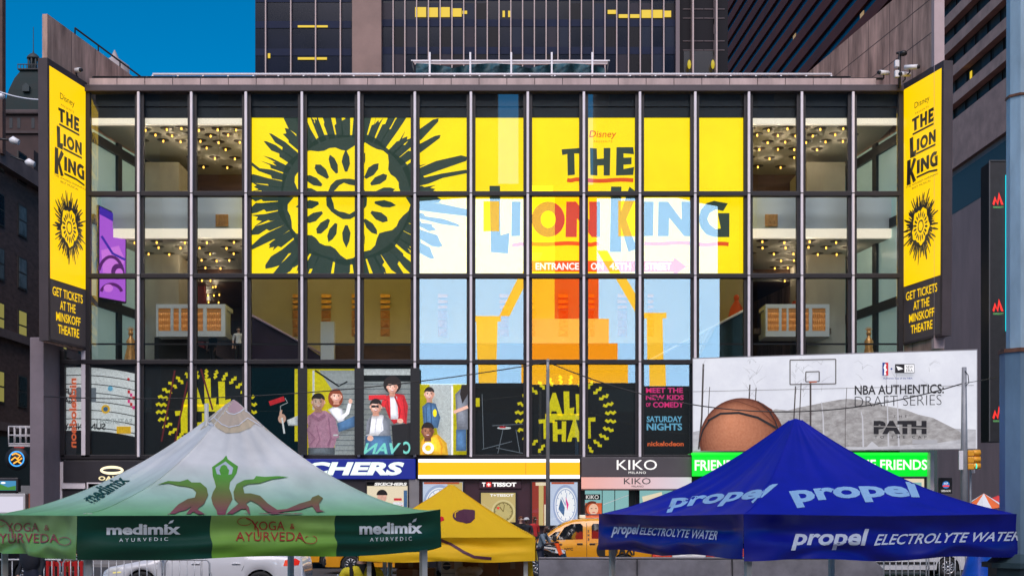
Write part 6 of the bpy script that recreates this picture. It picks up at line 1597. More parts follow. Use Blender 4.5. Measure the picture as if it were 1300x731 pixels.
# white saloon
SED_T = [(-2.42, .50), (-2.38, .68), (-2.2, .78), (-1.5, .92), (-1.2, .98), (-.5, 1.36), (-.1, 1.46), (.5, 1.47), (1.1, 1.38), (1.75, 1.10), (2.25, 1.06), (2.38, .98), (2.42, .75), (2.4, .5)]
SED_B = [(-2.42, .48), (-2.2, .72), (-1.2, .88), (0, .93), (1.6, .98), (2.42, .9)]
M_wcar = mat('pearl_white_paint', (.72, .72, .74), rough=.22, coat=.7, var=.02, scale=1)
sd = Car('saloon_car', 'pearl white saloon car with a lit red tail lamp parked behind the crowd fence', 'car', SED_T, SED_B, 1.84, .70, (-1.42, 1.42, .335), M_wcar, low=.2)
sd.decal('side_window', [[(-1.02, 1.0), (-.02, .99), (-.02, 1.36), (-.42, 1.34)], [(.04, .99), (.95, 1.02), (.9, 1.36), (.04, 1.38)], [(1.0, 1.03), (1.4, 1.08), (1.0, 1.32)]], M_carglass)
sd.cross('windscreen', 1, 1.4, -1.15, -.35, M_carglass, .9); sd.cross('rear_screen', 1, 1.4, 1.0, 1.7, M_carglass, .88)
sd.decal('door_seam', [[(-1.05, .3), (-1.04, .3), (-1.04, .95), (-1.05, .95)], [(.005, .3), (.015, .3), (.015, .95), (.005, .95)], [(.98, .68), (.99, .68), (1.12, .98), (1.11, .98)]], M_trim, off=.004)
for sy in (-1, 1):
    sd.decal('tail_light', [[(1.98, .80), (2.33, .82), (2.36, .92), (2.25, .98), (2.02, .94)]], M_tail, sides=(sy,), off=.012); sd.decal('headlight', [[(-2.36, .60), (-2.0, .70), (-1.9, .78), (-2.2, .74), (-2.36, .68)]], M_lens, sides=(sy,), off=.012)
    for x in (-.12, .85): sd.box('door_handle', (x, sy * (sd.side(x, .86) + .012), .86), (.2, .035, .03), M_wcar, .01)
    sd.box('wing_mirror', (-.92, sy * 1.02, 1.02), (.14, .2, .13), M_wcar, .04)
sd.decal('marker_lamp', [[(-2.1, .62), (-1.9, .64), (-1.9, .67), (-2.1, .66)]], mat('amber_lens', (.9, .5, .1), rough=.2, emit=.4, ecol=(.7, 1, .5)), sides=(-1,), off=.012)
sd.decal('sill_line', [[(-1.0, .28), (1.0, .28), (1.0, .33), (-1.0, .31)], [(2.0, .5), (2.38, .52), (2.38, .55), (2.0, .53)]], mat('grey_trim', (.35, .35, .36), rough=.4), off=.006)  # grey strips along the sill and rear corner
sd.root.location = (-7.45, 32.0, 0)
# black SUV in front of the taxi, and two more parked
SUV_T = [(-2.4, .5), (-2.38, .95), (-2.3, 1.15), (-2.1, 1.66), (-1.9, 1.72), (-.8, 1.76), (.2, 1.72), (.55, 1.60), (1.25, 1.12), (2.0, 1.0), (2.32, .86), (2.4, .5)]
SUV_B = [(-2.4, .95), (0, 1.05), (1.25, 1.02), (2.1, .92), (2.4, .6)]
def suv(label, paint, loc, rz=0):
    c = Car('suv', label, 'car', SUV_T, SUV_B, 1.88, .74, (-1.42, 1.45, .37), paint, low=.28)
    c.decal('side_window', [[(-2.02, 1.14), (-1.15, 1.12), (-1.15, 1.58), (-1.9, 1.56)], [(-1.08, 1.12), (-.2, 1.12), (-.2, 1.62), (-1.08, 1.6)], [(-.13, 1.12), (.98, 1.11), (.5, 1.50), (.18, 1.6), (-.13, 1.62)]], M_carglass)
    c.cross('windscreen', 1.1, 1.6, .5, 1.22, M_carglass, .9)
    for sy in (-1, 1):
        m = MB(); m.tube([(-1.7, sy * .66, 1.74), (-1.6, sy * .66, 1.82), (-.1, sy * .66, 1.83), (.15, sy * .66, 1.74)], .025, 6); part('roof_rail', m, M_rim, c.root)
        c.decal('window_frame', [[(.56, 1.52), (1.08, 1.1), (1.16, 1.1), (.62, 1.57)]], mat('bright_trim', (.7, .7, .72), rough=.2, metal=.8), sides=(sy,), off=.012)
        c.decal('headlight', [[(1.98, .78), (2.3, .76), (2.33, .86), (2.0, .92)]], M_lens, sides=(sy,), off=.012); c.decal('tail_light', [[(-2.34, .95), (-2.2, .95), (-2.2, 1.25), (-2.3, 1.2)]], M_tail, sides=(sy,), off=.012)
        c.box('wing_mirror', (.86, sy * 1.04, 1.18), (.16, .22, .16), paint, .05)
        for x in (-1.0, 0.0): c.box('door_handle', (x, sy * (c.side(x, .98) + .012), .98), (.2, .035, .035), M_rim, .01)
    c.root.location = loc; c.root.rotation_euler.z = rz
    return c
M_kcar = mat('black_car_paint', (.012, .012, .014), rough=.15, coat=.8)
suv('black car with bright roof rails and window edge nosing in behind the man in grey', M_kcar, (-.6, 42.6, 0))
suv('black car showing one bright alloy wheel behind the red barrier at the left', M_kcar, (-14.7, 36.5, 0))
wv = van('delivery_van', 'white delivery van showing sill and one bright wheel behind the right hand fence', 'van', M_wcar, (12.6, 42.5, 0), rz=0, taxi=False)

# ------------------------------------------------------------------ barriers and fences
M_galv = mat('galvanised_steel', (.50, .50, .51), rough=.42, metal=.45, var=.15, scale=6)
def barricade(label, x0, x1, Y, nb):
    t = thing('crowd_fence', label, 'fence', ((x0 + x1) / 2, Y, 0), 'steel crowd fences along the kerb')
    m = MB(); m.tube([(x0, Y, .18), (x0, Y, 1.02), (x0 + .06, Y, 1.1), (x1 - .06, Y, 1.1), (x1, Y, 1.02), (x1, Y, .18), (x0, Y, .18)], .02, 8); part('frame', m, M_galv, t)
    for k in range(nb): x = x0 + (x1 - x0) * (k + 1) / (nb + 1); m = MB(); m.tube([(x, Y, .18), (x, Y, 1.1)], .011, 6); part('bar', m, M_galv, t)
    for x in (x0 + .25, x1 - .25): m = MB(); m.box(x - .03, x + .03, Y - .3, Y + .3, 0.005, .04); m.box(x - .02, x + .02, Y - .02, Y + .02, .04, .19); part('foot', m, M_galv, t)
    m = MB(); m.tube([(x1, Y - .03, .8), (x1 + .05, Y - .05, .84), (x1 + .06, Y - .05, .74), (x1, Y - .03, .7)], .01, 6); part('hook', m, M_galv, t)
xs_ = [X_(p, 27) for p in (-40, 92, 170, 262)]
barricade('steel crowd fence at the left edge in front of the orange taxi', X_(-45, 27), X_(76, 27), 27, 11)
barricade('steel crowd fence in front of the nose of the white saloon car', X_(80, 27.2), X_(206, 27.2), 27.2, 12)
barricade('steel crowd fence in front of the middle of the white saloon car', X_(209, 27), X_(266, 27), 27, 5)
barricade('steel crowd fence just right of the rounded end of the grey barrier', X_(1122, 31), X_(1176, 31), 31, 6)
barricade('steel crowd fence in front of the bright van wheel beside the blue tarp', X_(1179, 31.2), X_(1226, 31.2), 31.2, 6)
def jersey(name, label, x0, x1, Y, m, h=.81, tag=None, ends=.0, col2=None):
    t = thing(name, label, 'barrier', ((x0 + x1) / 2, Y, 0))
    prof = [(-.30, 0), (-.30, .08), (-.20, .25), (-.12, h - .04), (-.10, h), (.10, h), (.12, h - .04), (.20, .25), (.30, .08), (.30, 0)]
    n = 16; vs = []; L = x1 - x0
    xs = [x0, x0 + .04] + [x0 + L * k / 12 for k in range(1, 12)] + ([x1 - .45, x1 - .28, x1 - .12, x1 - .03, x1] if ends else [x1 - .04, x1])
    for x in xs:
        k = 1 if not ends else (1 - .38 * max(0, 1 - (x1 - x) / .5) ** 2.2)
        vs += [(x, Y + y, z * k) for y, z in prof]
    P_ = len(prof); fs = [(i * P_ + k, i * P_ + (k + 1) % P_, (i + 1) * P_ + (k + 1) % P_, (i + 1) * P_ + k) for i in range(len(xs) - 1) for k in range(P_)]
    fs += [tuple(range(P_))[::-1], tuple((len(xs) - 1) * P_ + k for k in range(P_))]
    mb = MB(); mb.add(vs, fs); part('block', mb, m, t)
    return t
M_jer = mat('weathered_barrier_concrete', (.17, .165, .185), rough=.85, var=.35, scale=1.6, bump=.4)
t = jersey('concrete_barrier', 'long dark grey road barrier with a rounded right end running under the blue tent', X_(684, 36), X_(1121, 36), 36, M_jer, .80, ends=1)
m = MB(); m.box(X_(684, 36), X_(1096, 36), 36 - .135, 36 + .135, .802, .84, bev=.012); part('lit_lip', m, mat('barrier_lit_lip', (.27, .25, .26), rough=.8, var=.3, scale=2), t)  # top lip coloured lighter to stand for the light falling on it
for x in (808, 928): m = MB(); m.box(X_(x, 36) - .01, X_(x, 36) + .01, 36 - .25, 36 - .1, .15, .79); part('joint', m, M_trim, t)
M_pr, M_pw = mat('orange_red_plastic', (.75, .06, .02), rough=.4, var=.06, scale=2), mat('white_plastic', (.75, .74, .72), rough=.4, var=.06, scale=2)
for i, (xa, xb, m_, lab) in enumerate(((828, 852, M_pr, 'orange red plastic road barrier just behind the tail of the taxi van'), (853, 895, M_pw, 'white plastic road barrier between two orange red ones'), (896, 943, M_pr, 'orange red plastic road barrier with a bicycle in front of it'), (944, 985, M_pw, 'white plastic road barrier hidden behind the blue tent valance'))):
    t = jersey('plastic_barrier', lab, X_(xa, 42), X_(xb, 42), 42, m_, 1.03)
    for x in (.3, .7): m = MB(); c = X_(xa + (xb - xa) * x, 42); m.box(c - .12, c + .12, 41.82, 41.9, .55, .7, bev=.02); part('recess_panel', m, m_, t)
# bicycle in front of the red barrier
def bike(label, x, Y):
    t = thing('bicycle', label, 'bicycle', (x, Y, 0))
    for dx in (-.52, .52):
        m = MB(); m.tube([(x + dx + .34 * math.cos(2 * PI * k / 24), Y, .34 + .34 * math.sin(2 * PI * k / 24)) for k in range(25)], .02, 6, cap=False); w = part('wheel', m, M_tyre, t)
        m = MB()
        for k in range(9): q = PI * k / 9; m.tube([(x + dx + .33 * math.cos(q), Y, .34 + .33 * math.sin(q)), (x + dx - .33 * math.cos(q), Y, .34 - .33 * math.sin(q))], .003, 4)
        part('spokes', m, M_galv, w)
    m = MB(); bb, st, hd_, = (x - .05, Y, .32), (x - .18, Y, .82), (x + .36, Y, .86)
    for p, q in ((bb, st), (st, hd_), (bb, (x + .4, Y, .74)), (bb, (x - .52, Y, .34)), (st, (x - .52, Y, .34)), (hd_, (x + .52, Y, .34))): m.tube([p, q], .018, 6)
    part('frame', m, mat('bike_red', (.4, .02, .03), rough=.3), t)
    m = MB(); m.box(x - .3, x - .06, Y - .07, Y + .07, .90, .96, bev=.03); m.tube([st, (x - .18, Y, .92)], .014, 6); part('saddle', m, M_trim, t)
    m = MB(); m.tube([(x + .36, Y, .86), (x + .34, Y, 1.0)], .014, 6); m.tube([(x + .3, Y - .26, 1.02), (x + .36, Y, 1.0), (x + .3, Y + .26, 1.02)], .013, 6); part('handlebar', m, M_trim, t)
bike('red framed bicycle leaning in front of the orange red barrier near the blue tent leg', X_(920, 41), 41.0)

# ------------------------------------------------------------------ poles, lights, wires
M_pole = mat('grey_pole_paint', (.30, .31, .33), rough=.5, metal=.2, var=.15, scale=3)
Yk = 48.6
b = Vector((X_(695.5, Yk), Yk, .13)); t = thing('utility_pole', 'slim tall grey pole rising in front of the black comedy print and carrying two wires', 'pole', b)
m = MB(); m.tube([b, (b.x, b.y, Z_(470, Yk)), (b.x, b.y, Z_(458, Yk))], [.085, .06, .055], 12); part('shaft', m, M_pole, t); m = MB(); m.lathe(b, [(.2, 0), (.19, .3), (.1, .5), (.085, .52)], 14); part('base', m, M_pole, t); m = MB(); m.ball((b.x, b.y, Z_(457.5, Yk)), .07); part('cap', m, M_pole, t)
b2 = Vector((X_(1224, 47), 47, .13)); t = thing('signal_pole', 'grey traffic signal pole in front of the right end of the basketball billboard', 'pole', b2)
m = MB(); m.tube([b2, (b2.x, b2.y, Z_(570, 47)), (b2.x, b2.y, Z_(466, 47))], [.13, .12, .085], 12); part('shaft', m, M_pole, t)
m = MB(); m.tube([(b2.x, b2.y - .1, Z_(471, 47)), P(1229, 476, 46.9), P(1230, 486, 46.9), P(1226, 489, 46.9)], .015, 6); part('cable_loop', m, M_trim, t)
m = MB(); m.box(b2.x - .25, b2.x - .1, 46.8, 46.85, Z_(596, 47), Z_(572, 47)); part('sign_back', m, M_rail_w, t)
m = MB(); m.tube([(b2.x, 47, Z_(578, 47)), P(1231, 578, 47)], .03, 6); m.tube([(b2.x, 47, Z_(592, 47)), P(1231, 592, 47)], .03, 6); part('bracket', m, M_pole, t)
t = thing('traffic_light', 'orange housed three lamp traffic signal seen from the side with a green glow', 'traffic light', P(1232, 597, 47))
m = MB()
for k in range(3): m.pbox(1229, 571 + k * 8.4, 1237, 578.9 + k * 8.4, 46.9, .28, bev=.03)
part('housing', m, mat('signal_orange', (.9, .40, .03), rough=.4), t)
for k in range(3): q = P(1237.2, 574.5 + k * 8.4, 46.95); m = MB(); m.lathe((q.x, q.y + .08, q.z), [(.11, -.02), (.115, .0), (.12, .22), (.11, .22), (.1, .0)], 12, axis='X'); part('visor', m, mat('signal_orange', (0, 0, 0)), t)
q = P(1238, 591.3, 47); m = MB(); m.lathe((q.x, q.y, q.z), [(0, .05), (.1, .04), (.1, .0)], 12, axis='X'); part('lamp', m, lit('signal_green', (.05, .9, .6), 1.5), t)
b3 = Vector((X_(1232, 47.5), 47.5, .13)); t = thing('sign_post', 'thin post with a small pale sign behind the traffic signal', 'sign', b3)
m = MB(); m.tube([b3, (b3.x, b3.y, Z_(585, 47.5))], .04, 8); part('post', m, M_pole, t); m = MB(); m.pbox(1233, 592, 1238, 600, 47.4, .02); part('plate', m, M_rail_w, t)
def wire(label, pts, r=.022):
    m = MB(); m.tube(pts, r, 5); single('overhead_wire', m, M_trim, label, 'wire', pts[0])
def cat_(p, q, sag, n=24): return [p + (q - p) * (k / n) - Vector((0, 0, sag * 4 * (k / n) * (1 - k / n))) for k in range(n + 1)]
top = P(695.5, 459.5, Yk)
wire('thin black wire sagging from the slim pole leftwards across the cast photograph', cat_(top, P(56, 503, 53), 0.55))
wire('thin black wire sagging from the slim pole across the basketball billboard to the signal pole', cat_(top, P(1224, 486, 47), 1.42))
wire('thin grey wire running from the signal pole to the right edge past the blue column', cat_(P(1224, 486, 47), P(1330, 457, 40), .1), .012)
# steel column close on the right
Yc = 12.6; M_col = mat('blue_grey_column_paint', (.20, .32, .43), rough=.5, metal=.1, var=.28, scale=2.2, bump=.15, stretch=(1, 1, .35))
b = Vector((X_(1296, Yc), Yc, 0)); t = thing('lamp_column', 'big weathered blue grey steel column at the right edge standing on a dark base', 'column', b)
def octa(m, r0, r1, z0, z1):
    m.add([(b.x + r * math.cos(PI / 8 + k * PI / 4), b.y + r * math.sin(PI / 8 + k * PI / 4), z) for r, z in ((r0, z0), (r1, z1)) for k in range(8)], [(k, (k + 1) % 8, 8 + (k + 1) % 8, 8 + k) for k in range(8)] + [tuple(range(8))[::-1], tuple(range(8, 16))])
m = MB(); octa(m, .195, .195, 1.6, Z_(446, Yc)); part('lower_shaft', m, M_col, t)
m = MB(); octa(m, .135, .13, Z_(446, Yc), 9.5); part('upper_shaft', m, mat('pale_blue_column_paint', (.42, .60, .72), rough=.5, metal=.1, var=.35, scale=2.2, stretch=(1, 1, .3)), t)
m = MB(); octa(m, .21, .21, Z_(449, Yc), Z_(444, Yc)); octa(m, .145, .145, Z_(126, Yc), Z_(123, Yc)); part('collar', m, mat('rusty_collar', (.22, .10, .06), rough=.8, var=.4, scale=9), t)
m = MB(); octa(m, .30, .30, 0, 1.55); octa(m, .36, .36, 1.55, 1.6); octa(m, .31, .22, 1.6, 1.68); part('base', m, mat('dark_teal_base', (.035, .07, .085), rough=.5, var=.3, scale=4), t)
m = MB(); m.box(b.x - .12, b.x + .12, b.y - .31, b.y - .28, 1.25, 1.45, bev=.01); part('access_door', m, M_trim, t)
# blue tarp
b = Vector((X_(1243, 15.5), 15.5, 0)); m = MB(); n = 22; vs = []
for j in range(9):
    for k in range(n):
        q = 2 * PI * k / n; r = (1.05 - .86 * (j / 8) ** .8) * (1 + .10 * noise.noise(Vector((math.cos(q) * 2.5, math.sin(q) * 2.5, j * .12))) + .05 * math.sin(q * 7 + j * .3))
        vs.append((b.x + .62 * r * math.cos(q), b.y + .5 * r * math.sin(q), 1.62 * (j / 8)))
m.add(vs, [(j * n + k, j * n + (k + 1) % n, (j + 1) * n + (k + 1) % n, (j + 1) * n + k) for j in range(8) for k in range(n)], smooth=True); m.add([(b.x, b.y, 1.66)] + vs[-n:], [(0, k + 1, (k + 1) % n + 1) for k in range(n)], smooth=True)
single('tarp_cover', m, mat('bright_blue_tarp', (.01, .10, .62), rough=.32, var=.2, scale=5, bump=.6), 'bright blue tarpaulin cover draped over a stack beside the column base', 'tarp', b)
# orange and white sunshade in the distance, under the blue tent edge line
b = Vector((X_(1249, 56), 50.5, .13)); b = Vector((X_(1249, 50.5), 50.5, .13)); t = thing('parasol', 'orange and white parasol in the distance between the signal pole and the blue column', 'umbrella', b)
m = MB(); m.tube([b, (b.x, b.y, 2.7)], .025, 8); part('pole', m, M_rail_w, t)
m = MB(); n = 16; vs = [(b.x, b.y, 2.82)] + [(b.x + .85 * math.cos(2 * PI * k / n), b.y + .85 * math.sin(2 * PI * k / n), 2.22 + (.05 if k % 2 else 0)) for k in range(n)]
for k in range(n): m.add([vs[0], vs[1 + k], vs[1 + (k + 1) % n]], [(0, 1, 2)], (k // 2) % 2)
part('canopy', m, [mat('parasol_orange', (.85, .16, .03), rough=.6), M_white], t)
b = Vector((X_(1267, 51.5), 51.5, .13)); t = thing('parasol', 'smaller red parasol right of the orange and white one', 'umbrella', b)
m = MB(); m.tube([b, (b.x, b.y, 2.6)], .025, 8); part('pole', m, M_rail_w, t); m = MB(); m.lathe(b, [(.55, 2.25), (.3, 2.5), (0, 2.62)], 10); part('canopy', m, mat('parasol_red', (.7, .05, .04), rough=.6), t)
# round blue sign on the dark wall
t = thing('round_sign', 'small round blue and red sign over white capitals on the dark wall under the billboard', 'sign', P(1201, 622, 53.6))
a = Art(flat(53.6), step=.01, base=.02); m = MB(); m.pbox(1193, 606, 1209, 626, 53.6, .2, bev=.02); part('panel', m, M_black, t)
a.ell(lit('sign_blue', (.03, .22, .6), .8), 1201, 615, 4.6); a.rect(lit('sign_red', (0, 0, 0)), 1197, 615.5, 1205, 617.5); a.text(L_w, 'IHOP', box=(1198.5, 612, 1203.5, 614.5)); a.text(L_w, 'OPEN NOW', box=(1195, 621.5, 1207, 624)); a.done('lettering', t)

# ------------------------------------------------------------------ left street corner
Yl = 62.0
def adbox(label, x0, y0, x1, y1, col, frame, Y=Yl, legs=True):
    t = thing('advert_case', label, 'billboard', P((x0 + x1) / 2, 700, Y) * 1); t.location.z = .13; ROOT[t] = Vector(t.location)
    m = MB(); m.pbox(x0, y0, x1, y1, Y, .4, bev=.03); part('case', m, frame, t)
    m = MB(); m.pbox(x0 + 3, y0 + 4, x1 - 3, y1 - 2, Y - .03, .03); part('screen', m, col, t)
    if legs: m = MB(); m.box(X_(x0 + 3, Y), X_(x1 - 3, Y), Y + .05, Y + .35, .13, Z_(y1, Y)); part('plinth', m, M_fasc, t)
    return t
adbox('wide pale lit advert case at the bottom left corner', -14, 626, 32, 652, lit('ad_pale', (.75, .72, .85), .8), mat('case_white', (.5, .5, .52), rough=.4))
adbox('narrow orange framed advert case with a teal screen left of the pier', 36, 626, 70, 652, M_blue if False else mat('case_orange_panel', (.30, .07, .04), rough=.5), mat('case_rust', (.28, .09, .05), rough=.6, var=.3, scale=2))
t = thing('poster_case', 'small teal lit poster case set on the orange framed stand', 'poster', P(53, 650, Yl - .1)); m = MB(); m.pbox(45, 630, 63, 651, Yl - .16, .12, bev=.02); part('frame', m, M_rail_w, t); m = MB(); m.pbox(47, 632, 61, 651, Yl - .19, .03); part('sheet', m, lit('ad_teal', (.20, .55, .56), .7), t); a = Art(flat(Yl - .19), base=.004); a.rect(lit('ad_dark_red', (.4, .05, .05), .5), 51, 639, 57, 649); a.done('print', t)
t = adbox('sky blue advert panel with a green hill above the pale advert case', -14, 606, 23, 624, lit('ad_sky', (.06, .30, .55), .8), M_fasc, Y=63.5, legs=True); a = Art(flat(63.46), base=.012); a.poly(lit('ad_green', (.08, .35, .05), .6), [(-10, 621.8), (-10, 617), (0, 614), (10, 618), (20, 616), (20, 621.8)]); a.ell(M_wht if False else L_w, 4, 612.5, 3, 1.2); a.done('print', t)
m = MB(); m.pbox(-14, 616, 62, 626, 66, 2.5); single('kiosk_roof', m, mat('kiosk_grey', (.20, .20, .21), rough=.6, var=.2, scale=1), 'flat grey kiosk roof behind the advert cases at the bottom left', 'kiosk', P(20, 626, 66))
# neon ring
Yn = 69.0
t = thing('neon_sign', 'round blue and orange neon sign glowing under the lift basket', 'sign', P(21, 595, Yn)); m = MB(); m.lathe(P(21, 582, Yn), [(0, .1), (.62, .1), (.62, .0), (0, 0)], 24, axis='Y'); part('disc', m, M_black, t)
a = Art(flat(Yn), step=.01, base=.02); a.ring(lit('neon_blue', (.05, .35, .9), 1.4), 21, 582, 10, 10, 1.6); no = lit('neon_orange', (1, .42, .05), 1.4)
for l in ([(15, 577), (20, 575), (26, 578), (22, 582)], [(14, 584), (19, 580), (24, 584), (28, 581)], [(17, 588), (22, 585), (27, 588)]): a.line(no, l, 1.8, stay=True)
a.done('tubes', t); m = MB(); m.pbox(18, 563, 29, 568, Yn, .2); single('red_sign', m, lit('red_box', (.7, .04, .02), .9), 'small red lit box sign above the round neon sign', 'sign', P(23, 568, Yn))
# boom lift
Yb = 61.0; b = P(56, 700, Yb); b.z = .0; t = thing('boom_lift', 'white boom lift with its railed basket raised beside the corner pier', 'lift', b)
m = MB(); B0_, B1_ = P(11, 563, Yb), P(47, 541, Yb)
for y in (0, .8):
    for zz in (B0_.z, (B0_.z + B1_.z) / 2, B1_.z): m.tube([(B0_.x, Yb + y, zz), (B1_.x, Yb + y, zz)], .035, 6)
    for k in range(6): x = B0_.x + (B1_.x - B0_.x) * k / 5; m.tube([(x, Yb + y, B0_.z), (x, Yb + y, B1_.z)], .03, 6)
for x in (B0_.x, B1_.x):
    for zz in (B0_.z, B1_.z): m.tube([(x, Yb, zz), (x, Yb + .8, zz)], .03, 6)
m.box(B0_.x, B1_.x, Yb, Yb + .8, B0_.z - .12, B0_.z); part('basket', m, mat('lift_white', (.55, .53, .55), rough=.5, var=.1, scale=3), t)
m = MB(); m.tube([P(44, 562, Yb + .4), P(46, 545, Yb + .4), P(50, 538, Yb + .4), P(56, 552, Yb + .4), P(63, 575, Yb + .4)], [.14, .16, .2, .2, .2], 10); m.tube([P(63, 575, Yb + .4), P(66, 640, Yb + .6)], .2, 10); m.tube([P(51, 540, Yb + .1), P(60, 580, Yb + .1)], .05, 6); part('boom', m, mat('lift_white', (0, 0, 0)), t)
m = MB(); m.pbox(40, 672, 92, 712, Yb, 2.2, bev=.08); part('chassis', m, mat('lift_white', (0, 0, 0)), t)
for x in (48, 82):
    for y in (0, 2.2): q = P(x, 704, Yb); m = MB(); m.lathe((q.x, Yb + y, .45), [(0, -.12), (.45, -.12), (.45, .12), (0, .12)], 20, axis='Y'); part('wheel', m, M_tyre, t)
b = P(48, 700, 63); b.z = .13; t = thing('signal_post', 'dark post with a red and grey equipment box right of the neon sign', 'post', b); m = MB(); m.tube([b, (b.x, 63, Z_(565, 63))], .07, 8); part('post', m, M_trim, t); m = MB(); m.pbox(49, 575, 62, 590, 63.0, .4, bev=.03); part('upper_box', m, mat('dim_grey_box', (.16, .16, .17), rough=.5), t); m = MB(); m.pbox(49, 592, 62, 606, 63.0, .4, bev=.03); part('lower_box', m, mat('dim_red_box', (.16, .02, .03), rough=.5), t)
# cord of lights and lamps across the side street
pts = cat_(P(-8, 113.5, 60), P(57, 127, 53.5), .12); m = MB(); m.tube(pts, .03, 5); w = single('light_cable', m, M_rail_w, 'pale cable with two small lamps crossing in front of the old tower', 'cable', pts[0])
for k in (4, 23): q = pts[k]; m = MB(); m.ball(q - Vector((0, 0, .18)), .17, .17, .13, 10); part('lamp', m, M_rail_w, w)
for i, (xa, ya, xb, yb) in enumerate(((-6, 176, 24, 181), (14, 198, 44, 209))):
    m = MB(); m.tube([P(xa, ya, 66), P(xb - 10, yb - 3, 66)], .06, 6); b = P(xa, ya, 66)
    t = thing('street_lamp_arm', ['upper horizontal street lamp head at the left edge below the old tower', 'lower tilted street lamp head at the left edge below the old tower'][i], 'street lamp', b); part('arm', m, M_trim, t)
    m = MB(); m.tube([P(xb - 12, yb - 3.2, 66), P(xb - 8, yb - 3, 66), P(xb, yb, 66)], [.08, .2, .13], 10); part('lamp_head', m, M_cam, t)
m = MB(); m.tube([P(-8, 172, 66.1), P(-8, 640, 66.1)], .1, 8); single('lamp_post', m, M_trim, 'dark street lamp post just outside the left edge', 'post', (X_(-8, 66.1), 66.1, .1))

# boxes and stand under the yellow tent
M_card = mat('cardboard', (.30, .13, .055), rough=.85, var=.12, scale=3); M_cardp = mat('pale_carton', (.55, .50, .42), rough=.8, var=.08, scale=3); M_tape = mat('parcel_tape', (.36, .22, .12), rough=.35)
def carton(label, x0, y0, x1, Y, z0, m_, pr=None, d=.5):
    xa, xb, z1 = X_(x0, Y), X_(x1, Y), Z_(y0, Y)
    t = thing('cardboard_box', label, 'box', ((xa + xb) / 2, Y, z0), 'cartons stacked under the yellow tent'); m = MB(); m.box(xa, xb, Y, Y + d, z0, z1, bev=.008); part('carton', m, m_, t)
    m = MB(); c = (xa + xb) / 2; m.box(c - .03, c + .03, Y - .003, Y - .001, z1 - .12, z1 - .005); m.box(c - .03, c + .03, Y, Y + d, z1 + .001, z1 + .004); part('tape', m, M_tape, t)
    if pr: a = Art(flat(Y), step=.002, base=.004); pr(a); a.done('print', t)
    return z1
Yz = 15.9
zt_ = carton('large plain brown carton under the left half of the yellow tent', 503, 722, 551, Yz, .0, M_card)
carton('flat brown carton lying on the large plain one under the yellow tent', 501, 709, 542, Yz + .1, zt_ + .004, M_card, d=.42)
carton('pale carton with a dark round logo standing behind the green tent leg', 560, 709, 587, Yz - .05, .0, M_cardp, lambda a: (a.ell(M_ink, 567, 718, 5), a.rect(M_cardp, 561, 716.8, 573, 718), a.line(M_ink, [(560.5, 727), (586.5, 727)], .5)))
carton('wide brown carton on the right side of the pale carton', 588, 711, 633, Yz, .0, M_card); carton('tall brown carton at the right end under the yellow tent', 634, 709, 668, Yz + .05, .0, M_card)
b = P(590, 728, Yz - .3); m = MB()
for k in range(9): m.ball(P(583 + k * 2.6, 727 + 3 * math.sin(k * 2.1), Yz - .25), .05 + .02 * (k % 3), .05, .06, 8)
m.pbox(580, 730, 606, 760, Yz - .35, .25); single('paper_bag', m, mat('crumpled_tan_paper', (.55, .42, .30), rough=.8, var=.2, scale=8), 'crumpled tan packing paper in an open bag in front of the brown cartons', 'bag', b)
b = Vector((X_(672, 15.2), 15.2, 0)); m = MB(); m.prism([(X_(665, 15.2), Z_(713, 15.2)), (X_(676, 15.2), Z_(713, 15.2)), (X_(686, 15.2), 0.0), (X_(674, 15.2), 0.0)], lambda u, v, w: Vector((u, 15.2 + w, v)), .06)
single('folded_banner', m, M_ytop, 'orange yellow folded banner leaning at the right leg of the yellow tent', 'banner', b)
b = Vector((X_(556.5, 13.9), 13.9, 0)); m = MB(); m.tube([(X_(495, 16.4), 16.4, 0), (X_(495, 16.4), 16.4, 1.9)], .03, 8); single('tent_pole', m, M_leg, 'separate grey tent pole standing left of the brown cartons', 'pole', (X_(495, 16.4), 16.4, 0))
# red barrier at the left
t = thing('red_barrier', 'red slatted plastic barrier behind the crowd fence at the left', 'barrier', (X_(84, 29), 29, 0))
for k in range(7): x = X_(60 + k * 7.2, 29); m = MB(); m.box(x - .03, x + .03, 29, 29.05, .1, 1.0); part('slat', m, mat('signal_red', (.5, .012, .012), rough=.45), t)
for z in (.25, .93): m = MB(); m.box(X_(58, 29), X_(106, 29), 29.051, 29.09, z - .05, z + .05); part('rail', m, mat('signal_red', (0, 0, 0)), t)

# ------------------------------------------------------------------ people: one skinned surface each
def skin_mesh(verts, edges, radii, root_i, levels=2):
    me = bpy.data.meshes.new('body'); me.from_pydata(verts, edges, [])
    ob = bpy.data.objects.new('body', me); COL.objects.link(ob)
    md = ob.modifiers.new('skin', 'SKIN'); md.use_smooth_shade = True; md.branch_smoothing = .5
    sv = me.skin_vertices[0].data
    for i, r in enumerate(radii): sv[i].radius = r if isinstance(r, tuple) else (r, r); sv[i].use_root = (i == root_i)
    sb = ob.modifiers.new('sub', 'SUBSURF'); sb.levels = levels; sb.render_levels = levels
    dg = bpy.context.evaluated_depsgraph_get()
    out = bpy.data.meshes.new_from_object(ob.evaluated_get(dg))
    bpy.data.objects.remove(ob); bpy.data.meshes.remove(me)
    return out
SK = {'light': mat('skin_light', (.52, .30, .22), rough=.5), 'brown': mat('skin_brown', (.10, .045, .03), rough=.5)}
